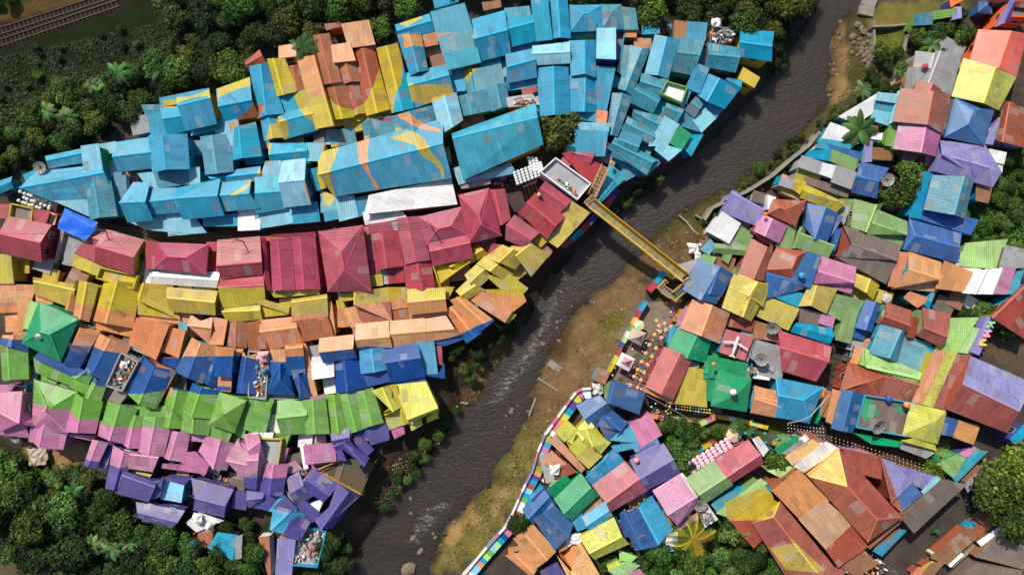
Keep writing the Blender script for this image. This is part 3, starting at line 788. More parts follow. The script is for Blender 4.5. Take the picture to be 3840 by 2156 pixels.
s 5.2 w s 560,200 695,225 650,345 530,300
s 5.2 s s 690,220 885,290 830,450 640,380
f 3.4 n n 380,330 820,450 790,540 380,400
g 4.4 y y 380,410 770,590 680,680 330,540 R 360,475 760,605
s 4 y s 280,350 380,390 320,500 250,450
s 4 s s 160,340 280,360 240,450 110,410
f 3.4 o b 150,310 200,330 180,400 130,380
g 5 d d 940,190 1210,250 1090,540 850,480 R 895,325 1110,375
s 4 r r 1110,380 1220,400 1190,500 1100,480
h 5.8 l l 1740,-30 2180,20 2340,280 2250,430 R 1750,110 1760,115
g 6.4 l l 1760,-20 2180,80 2240,430 1670,270 R 1750,105 2220,235
s 4.8 w s 2190,170 2350,220 2345,280 2190,220
s 5.4 w r 2230,55 2390,90 2365,200 2210,160
g 7.2 c d 1570,655 1660,320 2060,370 1970,740 R 1870,705 1970,335
s 5 b b 1420,730 1570,280 1650,310 1570,750
s 5 k k 1470,620 1530,290 1660,310 1570,650
f 5.4 d b 1560,650 2110,760 2030,910 1550,760
s 5 k b 2100,400 2250,430 2210,590 2090,560
h 6 d d 1430,760 1930,900 1900,1190 1370,1060 R 1480,920 1920,1040
g 5.2 g g 840,830 870,560 1160,590 980,905 R 990,880 1090,620
g 5.6 g g 1090,660 1390,780 1370,920 990,905 R 1050,795 1390,905
s 4.6 g g 990,900 1390,905 1330,1030 990,920 
g 5.6 n r 760,820 1330,1020 1290,1160 700,1130 R 850,1010 1290,1165
s 5.4 n r 850,1010 1290,1165 1180,1400 700,1140
g 5.4 d d 380,830 400,600 690,700 590,985 R 470,950 580,640
s 4 d d 690,720 750,740 680,860 620,950
s 4 d d 680,860 740,860 660,1120 640,1100
g 5.6 g g 340,900 660,1020 600,1140 280,1040 r.05
s 4.4 g g 80,1020 200,820 300,780 230,1060
g 4 g g 240,1040 320,840 350,850 290,1040 r.5
h 5.6 r r 60,560 375,575 270,820 0,700 R 120,640 170,660
f 4 w w 0,520 75,545 30,660 0,650
h 6 r r -20,1260 90,1050 390,1080 250,1370 R 240,1250 290,1130
s 6.6 d b 395,1085 530,1130 430,1440 230,1370
g 5.8 p p 530,1130 880,1240 850,1420 460,1400 R 510,1280 860,1390
s 5 p p 500,1280 860,1395 830,1500 460,1400
g 5 y y 860,1420 880,1300 1110,1420 1050,1560 r.5
s 4.4 y r 450,1400 540,1390 490,1500 420,1446
g 5.6 d b 0,1280 240,1370 400,1440 -40,1560 r.1
g 6 o b 1420,1090 1730,1190 1710,1380 1280,1440 R 1420,1260 1715,1355
s 5.2 o b 1300,1090 1430,1100 1300,1430 1210,1420
s 6 o o 1780,1180 2050,1290 1960,1480 1690,1446
s 4.6 o o 1370,1270 1715,1360 1690,1480 1250,1450
s 3 h g 1990,1000 2400,960 2290,1250 1920,1220
s 5 s n 2390,1020 2620,1070 2620,1240 2330,1240
g 6 w w 1960,1490 2060,1290 2220,1260 2100,1500 r.85
g 6 w w 2100,1500 2200,1270 2370,1250 2270,1500 r.85
s 5.6 p p 2270,1500 2370,1250 2490,1250 2400,1500
s 5 b b 2400,1500 2500,1290 2571,1270 2500,1500
T 2 2
g 6.2 B B 1720,10 1880,-290 2210,-140 2050,155 R 1900,120 2090,-210
g 6 y y 2115,195 2225,-130 2580,-10 2400,325 R 2320,285 2450,-60
g 6 o o 1690,400 1820,115 2180,255 2080,550 R 1900,475 2010,180
s 5.4 p o 1650,360 1740,190 1790,200 1700,370
g 5.2 G C 1570,600 1680,385 2000,520 1930,740 R 1760,700 1855,490
s 4 C b 1590,420 1650,370 1690,400 1560,580
g 6.2 a a 1345,985 1530,600 1795,730 1620,1110 R 1500,1060 1690,660
s 4.6 o o 1310,1030 1345,985 1620,1110 1600,1160
s 4.6 y y 1765,795 1940,830 1955,1190 1635,1155
s 4 s s 1800,740 1870,760 1870,800 1770,795
f 6.4 G G 1985,685 2330,750 2270,900 1930,850
s 6.4 G G 1990,690 2340,760 2390,920 1980,900
s 5.8 G G 1955,790 2090,800 2050,920 1930,905
s 5.2 G G 1960,920 2040,920 2010,1140 1955,1110
h 7 G G 2065,830 2400,920 2350,1235 2005,1180 R 2255,1068 2262,1072
g 6 B B 950,1145 1000,930 1335,1050 1270,1260 r.12
s 4.4 g g 940,980 1000,930 960,1150 930,1090
g 5 B B 650,1180 880,1080 990,1210 790,1400 r.6
s 4 y y 910,1120 1030,1190 990,1220 905,1150
g 5.2 B B 830,1380 1020,1210 1170,1340 1040,1500 R 1090,1430 930,1290
s 4.8 Y y 550,1330 650,1420 600,1560 440,1446
g 5 Y y 640,1430 760,1310 870,1446 770,1600 r.5
f 4.8 p p 1190,1380 1380,1260 1500,1470 1300,1600
s 4 C b 1040,1500 1180,1370 1250,1500 1150,1600
f 6.4 a b 2160,420 2420,495 2330,720 2090,640
s 4.4 b l 2330,690 2400,530 2440,540 2350,740
s 6 s s 2400,700 2460,525 2700,610 2620,840
s 5 s s 2340,700 2420,520 2440,520 2370,740
g 5.6 o b 2440,985 2690,1060 2680,1300 2400,1245 R 2440,1110 2690,1190
s 4 b b 2370,1180 2440,980 2440,1110 2400,1200
s 4 r r 2220,260 2440,330 2400,430 2160,380
s 4.4 y y 2540,80 2880,210 2770,420 2440,270
f 3.6 k r 2430,330 2700,400 2700,540 2440,500
f 5 w n 2450,800 2590,830 2580,920 2430,900
f 3 k q 880,810 980,850 930,960 820,920
s 3 g n 1480,60 1510,20 1530,60 1500,100
T 2 3
g 5.6 y r 315,180 420,-30 690,10 580,250 R 430,170 490,-20
s 4.6 b b 0,60 40,-60 360,60 300,190
s 4.6 n p 330,200 560,260 500,370 320,340
s 4.8 p p 545,265 670,300 640,390 510,350
g 5 b b 300,350 640,405 610,560 240,440 R 270,380 650,490
g 6.4 a a 110,430 635,590 480,930 150,830 R 130,600 605,735
s 5.2 s s -60,540 205,615 130,920 -90,860
f 4 g n 600,200 800,100 980,140 900,420
s 4.4 g g 680,60 960,130 900,240 620,160
s 4.2 g g 600,160 800,220 740,330 590,250
s 4.4 g g 800,210 900,240 830,550 680,510
g 5.6 d b 885,390 985,120 1130,170 1040,430 r.62
s 4 d b 870,400 990,440 950,515 830,480
g 5.6 r g 1195,150 1430,230 1400,440 1130,345 R 1180,285 1420,375
s 4.4 k b 1090,340 1190,160 1180,290 1120,350
g 5 r g 1390,480 1440,290 1535,320 1470,500 r.3
g 6.4 r g 1555,200 1825,270 1740,590 1500,470 R 1570,400 1800,490
s 4 b b 1610,590 1700,600 1620,680 1580,640
g 5.8 c b 1020,650 1130,370 1370,440 1290,740 R 1220,700 1340,430
f 4.2 q b 1290,740 1380,490 1640,560 1530,840
s 4 c b 1040,490 1100,370 1130,390 1060,500
g 5.6 h h 980,610 1540,850 1480,965 915,770 R 990,790 1520,910
h 5.4 r r 810,750 1200,880 1110,1110 730,1030 R 900,970 1010,940
g 5.2 r r 1195,885 1520,970 1440,1130 1110,1110 r.05
f 4 o n 880,590 960,610 900,760 830,740
g 5.4 o o -60,1010 110,1040 100,1300 -120,1250 r.4
h 6 b C 90,905 550,1000 410,1350 90,1290 R 110,1080 360,1125
s 5.2 o o 650,1020 730,1045 650,1360 585,1330
g 6 B B 640,1400 740,1020 950,1070 850,1446 R 750,1430 850,1040
f 5 n C 960,1070 1460,1150 1370,1480 870,1390 B
h 6 Y y 1440,1160 1790,1240 1700,1560 1360,1470 R 1640,1350 1660,1360
s 5.6 B o 1770,1290 1910,1330 1850,1480 1720,1460
s 4.8 o r 1910,1330 2100,1380 2080,1480 1860,1470
g 7.6 r r 2040,690 2660,960 2400,1446 1800,1215 R 1960,965 2520,1235
s 5.4 r y 1900,670 2040,680 1800,1220 1640,1180
s 6 o y 1670,630 1785,640 1550,1160 1450,1140
s 5.6 Y y 1790,640 1900,650 1660,1190 1555,1160
s 5 h g 1830,310 2110,300 1900,650 1690,610
s 4.6 h g 2040,400 2160,420 2020,650 1910,640
s 4.4 l l 2130,420 2230,290 2100,660 2040,650
s 3.4 g g 1520,850 1600,820 1540,1000 1490,960
s 4.4 b b 1580,170 1660,0 1700,0 1620,200
s 4 o b 1430,40 1640,110 1500,190 1370,100
g 5.4 r b 2230,280 2600,-60 2640,250 2571,500 r.1
s 4.4 g g 1380,430 1420,440 1400,500 1360,480
P G 960,1085 1060,1110 1140,1260 1080,1300 1000,1350 940,1230
P G 1290,1190 1400,1220 1380,1280 1300,1230
P G 1180,1110 1400,1150 1395,1180 1180,1140
P l 2045,680 2571,900 2680,1060 2520,1235 1960,965
T 3 0
g 5.2 * p -60,-200 260,-260 290,60 -60,20 r.5
s 5 p p 300,100 330,-100 660,20 620,175
g 4.6 p p 300,60 330,-60 660,0 630,180 R 390,155 440,-60
s 4.4 p p 640,20 960,50 900,90 650,40
g 5.2 * v 850,330 930,100 1075,130 960,365 r.35
f 3.8 v v 1000,350 1080,130 1130,150 1070,360
g 5.4 * p 1000,40 1020,-90 1280,-60 1240,120 R 1100,85 1140,-80
g 5 * p 1240,120 1280,-110 1440,-80 1400,160 R 1290,160 1340,-90
g 5 * p 1400,200 1440,-140 1720,-120 1640,240 R 1490,235 1560,-130
g 4.8 p p 1660,260 1740,10 1900,30 1850,300 R 1700,280 1780,20
s 4.2 p p 1900,10 2050,30 2030,100 1910,90
g 5.4 * v 1065,560 1140,160 1380,220 1170,590 R 1140,580 1240,215
g 5.6 p v 1320,230 1580,260 1520,400 1280,365 r.1
g 5.6 v v 1250,410 1550,520 1480,700 1170,620 R 1230,450 1545,560
s 5 v v 1540,530 1630,480 1600,640 1500,690
f 3.6 y n 1290,400 1330,390 1510,430 1490,455
s 4.6 p v 1700,240 1960,220 2080,330 2040,440 
s 4.8 p v 1650,330 2080,350 2050,430 1640,370
g 5 p p 2010,200 2080,60 2330,130 2270,380 R 2140,370 2210,100
g 5 p p 2290,260 2390,90 2500,130 2430,460 R 2280,300 2490,345
f 3.8 L b 1650,480 1840,530 1810,705 1620,670
s 4.4 v v 1640,460 1920,470 1830,530 1650,480
g 5.8 v v 1930,480 2330,590 2240,860 1910,640 R 1970,680 2250,750
s 4.8 v v 1970,690 2250,760 2240,860 1955,790
g 5 v v 1380,720 1840,800 1700,970 1340,850 R 1390,820 1770,915
s 3.4 y y 1730,745 1860,770 1830,790 1710,760
s 4.6 v v 2360,610 2490,630 2460,780 2340,760
g 6.2 * v 2500,200 2600,180 2570,570 2450,550 r.3
s 4.4 v v 2490,560 2600,600 2600,770 2480,740
s 3 w k 1880,920 2000,830 2230,900 1980,1000
f 2.6 k n 2000,990 2130,1010 2110,1160 1990,1140
s 3 b s 2100,1170 2190,1030 2370,1050 2330,1280
s 2.6 s k 2370,1080 2430,1050 2420,1260 2340,1280
s 2.8 k k 2160,1300 2210,1160 2260,1190 2220,1320
s 2.6 k k 1500,1190 1560,1160 1600,1230 1540,1280
T 3 1
f 5 s y 0,70 265,80 225,335 95,330 B
s 5.4 w s -20,20 160,20 145,90 -10,50
s 4.6 g g 160,40 340,30 280,180 260,80
s 4 p p 260,180 320,185 280,330 230,330
g 5.2 p v -120,50 20,20 85,320 20,570 r.3
g 5.6 * v 50,590 75,330 315,340 260,640 r.5
s 5.2 p v 75,335 315,340 290,470 60,440
s 5 v v 60,440 290,470 260,640 50,590
s 4 w b 50,590 265,630 260,648 50,605
s 5.2 p p 490,150 770,130 785,225 500,240
s 5 p v 500,240 785,225 790,300 510,330
f 3.6 w n 440,140 490,145 520,360 480,370
g 5.2 v v 770,120 950,20 940,130 820,180 r.5
g 5.4 v g 760,20 930,-20 945,125 800,150 r.5
g 5.6 v v 830,150 960,120 1125,265 1020,405 R 1080,340 890,130
s 4.8 v v 780,130 840,150 900,290 820,270
s 4.2 v v 970,90 1060,70 1170,180 1110,240
s 4 v v 960,20 1100,0 1120,90 980,110
s 4.2 v v 1110,-20 1320,-40 1325,80 1160,130
s 4.6 v v 1120,-100 1260,-120 1310,-30 1110,0
s 4 p p 1370,-10 1470,-30 1480,20 1400,65
s 4 p v 310,340 390,310 455,380 310,430
g 5.8 v p 570,380 815,545 670,700 470,560 R 730,640 510,490
s 5.6 p v 450,520 570,370 590,390 480,550
g 4.8 v v 320,480 430,420 560,640 410,740 r.5
s 3.8 s v 270,580 300,590 420,740 400,760
s 4.6 v v 430,540 470,540 560,640 500,690
s 4.6 v b 470,690 630,820 540,930 385,800
f 4.8 w w 540,745 670,700 620,800 580,800
g 6.2 v v 760,1000 590,890 820,530 1025,665 R 660,980 920,620
s 4.6 b v 895,570 930,590 1030,660 1020,670
g 4.8 v v -80,600 75,620 60,700 -60,760 r.5
s 4.4 v v 80,620 270,640 200,810 50,770
s 4.8 b v 270,640 400,770 370,820 140,800
g 5 b b 150,980 190,760 480,840 420,1080 R 160,985 350,800
s 4.6 v b 420,830 530,920 440,1090 270,1040
s 3.2 l v 220,1090 390,1100 350,1460 200,1440
s 3.4 o o 250,1060 330,1090 300,1150 240,1110
f 2.4 s b 470,950 710,1000 620,1340 370,1320 B
f 2.6 r w 30,1080 130,1070 150,1440 120,1440
f 2.4 n k 600,360 800,330 1060,640 900,580 
P v 0,0 0,0 0,0
P C 130,780 350,810 420,850 270,1050 140,1000
P v 345,900 420,850 560,930 450,1110 270,1040
P v 200,740 300,640 420,780 350,810 150,790
T 3 2
s 5 B B 870,-60 1100,-60 1090,40 960,90
s 4.6 C b 990,90 1120,-20 1220,0 1280,120
s 4.4 C b 1000,150 1290,110 1290,160 1050,210
s 5 Y y 440,20 650,-20 670,20 530,100
f 3.6 y y 550,100 680,20 760,140 600,180 B
s 4.8 Y y 580,170 690,40 780,140 660,260
s 4.6 y y 650,265 790,130 900,250 770,370
g 5.6 Y y 670,0 860,-30 985,110 890,220 R 810,150 750,-10
s 4.2 o o 380,110 440,40 730,370 690,410
s 3.6 o t 310,300 400,200 560,350 480,440
s 3.8 t o 400,420 560,330 640,410 480,480
f 3.6 w w 380,370 470,340 500,400 430,440
g 4.6 G h 360,580 530,440 590,510 430,670 r.1
g 6 G G 430,680 690,430 870,640 600,890 R 525,825 790,570
g 5 C b 740,460 1020,180 1120,300 815,535 r.1
g 6 a a 815,545 1130,310 1350,600 1000,800 R 950,720 1280,480
g 6 v v 1190,290 1520,130 1680,420 1350,590 R 1285,485 1620,290
s 6.4 l v 1240,240 1470,120 1490,180 1290,320
f 4.4 C b 1230,180 1450,80 1470,120 1250,210
g 6 p p 1420,600 1680,440 1900,700 1660,940 R 1570,840 1840,670
s 5 w p 1680,430 1720,430 1880,620 1850,670
g 5.6 g g 1750,480 2030,300 2210,540 1930,730 R 1880,640 2160,460
g 6 a a 2040,290 2370,95 2520,320 2200,520 R 2160,460 2490,240
g 5.4 B b 110,790 300,560 440,730 220,930 r.5
s 5.6 B b 200,690 310,580 370,640 250,750
g 6 B B 430,1190 220,880 400,720 610,940 R 560,1060 320,820
s 4.8 C b 600,890 700,820 760,960 660,1000
s 4.4 o b 700,820 880,660 900,720 740,830
g 5.6 C b 710,860 930,710 1005,845 790,1000 R 750,950 970,800
g 6 Y y 680,1060 1020,870 1170,1130 830,1280 R 780,1225 1100,1060
g 5.4 B b 1240,1190 1080,840 1270,790 1470,1150 r.3
g 6 C b 1460,1140 1270,780 1410,660 1610,980 r.1
s 4.4 w b 1540,1050 1600,1000 1640,1110 1560,1140
s 4 q b 1450,1150 1550,1080 1620,1200 1490,1220
s 4 w k 1820,700 1960,740 2060,880 1940,960
s 3.8 p k 1660,940 1840,830 1870,880 1680,990
g 5.4 o o 240,1370 20,1080 220,950 440,1200 R 350,1290 140,1050
g 5 o o 180,1446 -60,1250 120,1210 250,1370 r.5
f 5 t t 440,1100 520,1080 555,1170 475,1210
f 4.4 w b 540,1060 640,1030 670,1080 560,1160
g 6 A o 580,1500 460,1250 680,1110 880,1450 R 660,1480 600,1420
s 4.6 v v 290,1410 450,1320 560,1500 330,1520
s 4.4 h h 970,1400 1160,1320 1280,1350 1100,1480
f 3.4 Y g 960,1350 1060,1300 1080,1340 980,1390
s 3.4 h g 1080,1200 1250,1260 1190,1310 1090,1290
s 5 p h 1160,1446 1280,1390 1340,1470 1180,1500
s 5 q b 2010,740 2240,600 2290,690 2070,810
s 5.6 h g 2060,820 2490,480 2560,530 2150,850
s 5.4 b b 2150,850 2540,550 2620,590 2200,900
s 4.4 C b 2010,730 2320,550 2330,600 2060,760
s 5 r k 2210,910 2600,620 2700,900 2430,1170 
s 4.4 w n 2420,90 2480,60 2571,180 2520,250
P m 0,0 0,0 0,0
T 3 3
h 7.6 t A 710,180 1340,860 1000,1110 420,460 R 795,555 1100,890
s 6.8 r r 760,190 1140,260 1135,480 830,400
s 7 l r 1130,270 1260,320 1440,510 1240,720
s 6.4 l r 1260,330 1690,460 1600,600 1400,500
s 6.4 L r 1690,460 1760,500 1590,655 1550,600
s 6 d l 1440,510 1540,640 1340,800 1240,720
f 5.4 r k 1330,800 1500,660 1600,660 1360,860
s 7 n n 1350,870 1740,490 1990,540 1470,1020
s 6.6 T k 320,890 570,690 850,940 590,1190
s 6.8 o t 50,600 310,390 610,700 330,890
s 6 r r 590,1190 850,940 1000,1160 710,1360
h 7 t r 125,715 780,1500 250,1560 -150,930 R 55,860 600,1560
s 5.4 w w 270,350 580,110 710,180 370,410
s 5.2 A o 180,260 440,90 530,150 250,340
s 4.8 s w 150,220 330,90 380,130 200,240
s 4.4 G g 70,180 250,55 320,80 130,235
s 4.6 w g 320,80 370,40 410,80 340,130
f 4 h g 0,400 300,340 320,400 190,490
s 3.6 r p 300,10 420,10 580,110 470,120
s 3 p v 700,160 900,180 1080,240 760,200
s 5.2 Y y 1345,100 1640,40 1690,200 1640,180
s 3.8 s k 1350,110 1680,210 1580,270 1340,180
f 3.4 G g 870,20 1330,100 1310,160 1050,130
f 4 g G 1700,330 1900,240 1980,280 1860,460
f 3.6 p v 1930,220 2060,160 2120,190 1990,260
s 3.8 b C 1860,460 2080,190 2200,210 1900,510
s 4 s k 1980,530 2180,340 2220,370 2010,610
s 5.4 o r 1870,60 1930,-60 2120,-40 2060,130
f 3.4 G g 1780,270 1900,230 1990,250 1880,330
f 6 b v 2440,80 2570,-60 2640,-20 2500,140
f 4.4 s b 2190,800 2250,740 2290,760 2230,820
s 2.0 k t 1640,1270 2000,960 2110,1060 1800,1330
s 2.0 t k 2060,980 2300,790 2330,880 2130,1070
s 2.0 w b 2080,910 2130,870 2170,890 2110,930
s 2.0 b b 2000,990 2070,910 2100,940 2020,1020
s 2.0 b w 1940,1020 2000,970 2040,1000 1970,1040
s 2.0 y r 1540,1370 1640,1310 1680,1320 1570,1400
s 2.0 O r 1440,1440 1520,1370 1570,1420 1500,1480
s 2.0 k r 1560,1430 1640,1340 1800,1290 1620,1500
s 2.0 g w 1640,1240 1760,1190 1780,1220 1660,1270
f 3 n k 2090,1260 2350,1000 2640,1100 2560,1380
f 2.8 n n 2100,1330 2550,1400 2500,1560 1850,1560
f 2.6 w n 1820,1340 1940,1230 1960,1250 1840,1360
f 2.6 w n 2110,1110 2330,960 2350,990 2150,1150
s 4.4 k k 750,1370 940,1180 1100,1330 900,1460
s 4.6 k r 1010,1150 1350,860 1370,890 1030,1180
s 3.6 b k 1060,1200 1320,1000 1400,990 1150,1250
s 4 a r 640,1460 700,1350 780,1400 720,1500
P y 30,1180 240,1090 560,1380 190,1400
P y -420,720 -20,570 130,720 60,860 -60,890 -400,900
P r -60,890 40,880 260,1100 20,1170 -100,1100
P A 420,460 710,180 798,556
P r 712,176 1140,260 1400,880 1100,892 798,556
"""
# ---------------------------------------------------------------- houses from the survey
SHARE_CORR = set('wsLTkqC')
houses = []; patches = []
def zc(z): return 2.6 + (z - 3) * .62
def parse():
    r = c = 0
    for ln in DATA.strip().splitlines():
        t = ln.split()
        if t[0] == 'T': r, c = int(t[1]), int(t[2]); continue
        if t[0] == 'P':
            pts = [tl(r, c, *map(float, q.split(','))) for q in t[2:]]
            xs = [p[0] for p in pts]; ys = [p[1] for p in pts]
            if max(xs) - min(xs) > 5: patches.append((t[1], pts, (min(xs), min(ys), max(xs), max(ys))))
            continue
        if c >= 2 and r >= 1: t[2] = {'B': 'e', 'g': 'i'}.get(t[2], t[2]); t[3] = {'B': 'e', 'g': 'i'}.get(t[3], t[3])
        R = None; rr_ = None; par = False
        i = 4; pts = []
        while i < len(t):
            if t[i] == 'R':
                R = [tl(r, c, *map(float, t[i+1].split(','))), tl(r, c, *map(float, t[i+2].split(',')))]; i += 3; continue
            if t[i] == 'B': par = True; i += 1; continue
            if t[i][0] == 'r' and ',' not in t[i]: rr_ = float(t[i][1:]); i += 1; continue
            pts.append(tl(r, c, *map(float, t[i].split(',')))); i += 1
        a = abs(sum(pts[k][0]*pts[(k+1) % 4][1]-pts[(k+1) % 4][0]*pts[k][1] for k in range(4))) / 2
        if a < 500: continue
        gx = sum(p[0] for p in pts) / 4; gy = sum(p[1] for p in pts) / 4; ex = 5 if c < 2 or r == 0 else 3
        mv = lambda p, e_: (p[0] + (p[0] - gx) / max(1, math.dist(p, (gx, gy))) * e_, p[1] + (p[1] - gy) / max(1, math.dist(p, (gx, gy))) * e_)
        pts = [mv(p, ex * 1.3) for p in pts]
        if R and t[0] == 'g':
            L_ = max(1, math.dist(*R)); ux, uy = (R[1][0] - R[0][0]) / L_ * ex, (R[1][1] - R[0][1]) / L_ * ex
            R = [(R[0][0] - ux, R[0][1] - uy), (R[1][0] + ux, R[1][1] + uy)]
        houses.append(dict(ty=t[0], z=zc(float(t[1])), col=t[2], wall=t[3], pts=pts, R=R, r=rr_, par=par, area=a,
                           cx=sum(p[0] for p in pts)/4, cy=sum(p[1] for p in pts)/4))
parse()
def fill():
    """small low roofs between the big ones, as the survey shows in most of the gaps"""
    S = [[D(*p) for p in q] for q in ([(60,455),(240,400),(400,260),(640,190),(720,140),(1000,140),(1080,60),(1480,40),(1800,130),(1870,180),(1640,420),(1480,480),(1400,430),(1100,480),(820,560),(300,560)],
      [(60,560),(360,620),(820,610),(1230,540),(1440,530),(1250,780),(1090,860),(1060,1030),(880,1170),(860,1290),(700,1280),(400,1270),(250,1120),(20,1080),(10,640)],
      [(1790,560),(2080,370),(2170,300),(2260,250),(2290,150),(2330,130),(2560,100),(2520,300),(2430,560),(2460,760),(2440,950),(2000,1000),(1650,970),(1740,700)],
      [(1420,1060),(1660,1060),(1900,1190),(1740,1290),(1640,1330),(1480,1390),(1330,1300)])]
    X = [[D(*p) for p in q] for q in ([(20,560),(560,610),(820,590),(1150,540),(1150,590),(820,625),(560,640),(20,600)], [(1090,380),(1400,370),(1380,500),(1240,500),(1130,470)], [(700,145),(770,140),(790,195),(720,200)],
      [(1030,180),(1100,170),(1130,270),(1060,280)], [(1560,740),(1700,740),(1660,1000),(1500,980)], [(2040,780),(2150,780),(2110,1010),(2020,1000)], [(2190,400),(2310,400),(2310,560),(2200,560)], [(1650,1040),(2100,1060),(2050,1110),(1650,1100)], [(820,560),(830,600),(780,610),(760,560)])]
    r = random.Random(3); base = list(houses); occ = []; n = 0
    for _ in range(9000):
        if n >= 130: break
        x = r.uniform(0, 3800); y = r.uniform(60, 2080); p = (x, y)
        if not any(inside(p, q) for q in S) or any(inside(p, q) for q in X): continue
        if any(abs(h['cx'] - x) < 260 and abs(h['cy'] - y) < 260 and inside(p, h['pts']) for h in base): continue
        if any(math.dist(p, o) < 42 for o in occ): continue
        nb = min(base, key=lambda h: math.dist(p, (h['cx'], h['cy']))); P = nb['pts']
        a = math.atan2(P[1][1] - P[0][1], P[1][0] - P[0][0]) + r.choice((0, PI / 2)) + r.uniform(-.08, .08)
        L, B = r.uniform(28, 55), r.uniform(20, 36); ca, sa = math.cos(a), math.sin(a)
        pts = [(x + ca * u * L - sa * v * B, y + sa * u * L + ca * v * B) for u, v in ((-1, -1), (1, -1), (1, 1), (-1, 1))]
        col = r.choice((nb['col'], nb['col'], nb['col'], 's', 'k', 'n'))
        houses.append(dict(ty='s', z=r.uniform(1.9, 2.5), col=col, wall=nb['wall'], pts=pts, R=None, r=None, par=False, area=4 * L * B, cx=x, cy=y)); occ.append(p); n += 1
    print('fillers', n)
fill()
def assign(bm, h, roof_code, layers):
    """cut the faces along the painted colour boundaries, then colour every face"""
    zz = h['z'] + .6
    xs = [p[0] for p in h['pts']]; ys = [p[1] for p in h['pts']]
    x0, x1, y0, y1 = min(xs)-6, max(xs)+6, min(ys)-6, max(ys)+6
    segs = []
    if roof_code == '*':
        for b in BANDS:
            for p, q in zip(b[:-1], b[1:]):
                if q[0] < x0 or p[0] > x1 or max(p[1], q[1]) < y0 or min(p[1], q[1]) > y1: continue
                segs.append((p, q))
    pl = [P for P in patches if P[2][0] < x1 and P[2][2] > x0 and P[2][1] < y1 and P[2][3] > y0]
    if roof_code not in 'wsG':
        for P in pl:
            n = len(P[1])
            for i in range(n):
                p, q = P[1][i], P[1][(i+1) % n]
                if max(p[0], q[0]) < x0 or min(p[0], q[0]) > x1 or max(p[1], q[1]) < y0 or min(p[1], q[1]) > y1: continue
                segs.append((p, q))
    else: pl = []
    for p, q in segs:
        a = src(*p, zz); b = src(*q, zz); d = b - a
        if d.length < .05: continue
        nrm = Vector((-d.y, d.x, 0)).normalized()
        bmesh.ops.bisect_plane(bm, geom=bm.verts[:] + bm.edges[:] + bm.faces[:], plane_co=a, plane_no=nrm, dist=1e-4)
    cl, sl, wl, uvl = layers
    used = {}
    for f in bm.faces:
        p = proj(f.calc_center_median())
        code = band(p) if roof_code == '*' else roof_code
        for P in pl:
            if inside(p, P[1]): code = P[0]
        c = s2l(PAINT[code][0])
        for lp in f.loops: lp[cl] = (*c, 1)
        used[code] = used.get(code, 0) + f.calc_area()
    return used
def quad_inset(q, d):
    c = sum(q, Vector()) / len(q); out = []
    for p in q:
        v = c - p; L = v.length
        out.append(p + v * min(.35, d * 1.414 / max(L, .1)))
    return out
def finish(bm, name, mat, parent, origin, smooth=False):
    bmesh.ops.translate(bm, verts=bm.verts, vec=-origin)
    me = bpy.data.meshes.new(name); bm.to_mesh(me); bm.free(); me.materials.append(mat)
    o = bpy.data.objects.new(name, me); COL.objects.link(o); o.parent = parent
    return o
def bmnew():
    bm = bmesh.new()
    return bm, (bm.loops.layers.color.new('x') if False else bm.loops.layers.float_color.new('Col')), bm.loops.layers.uv.new('UVMap')
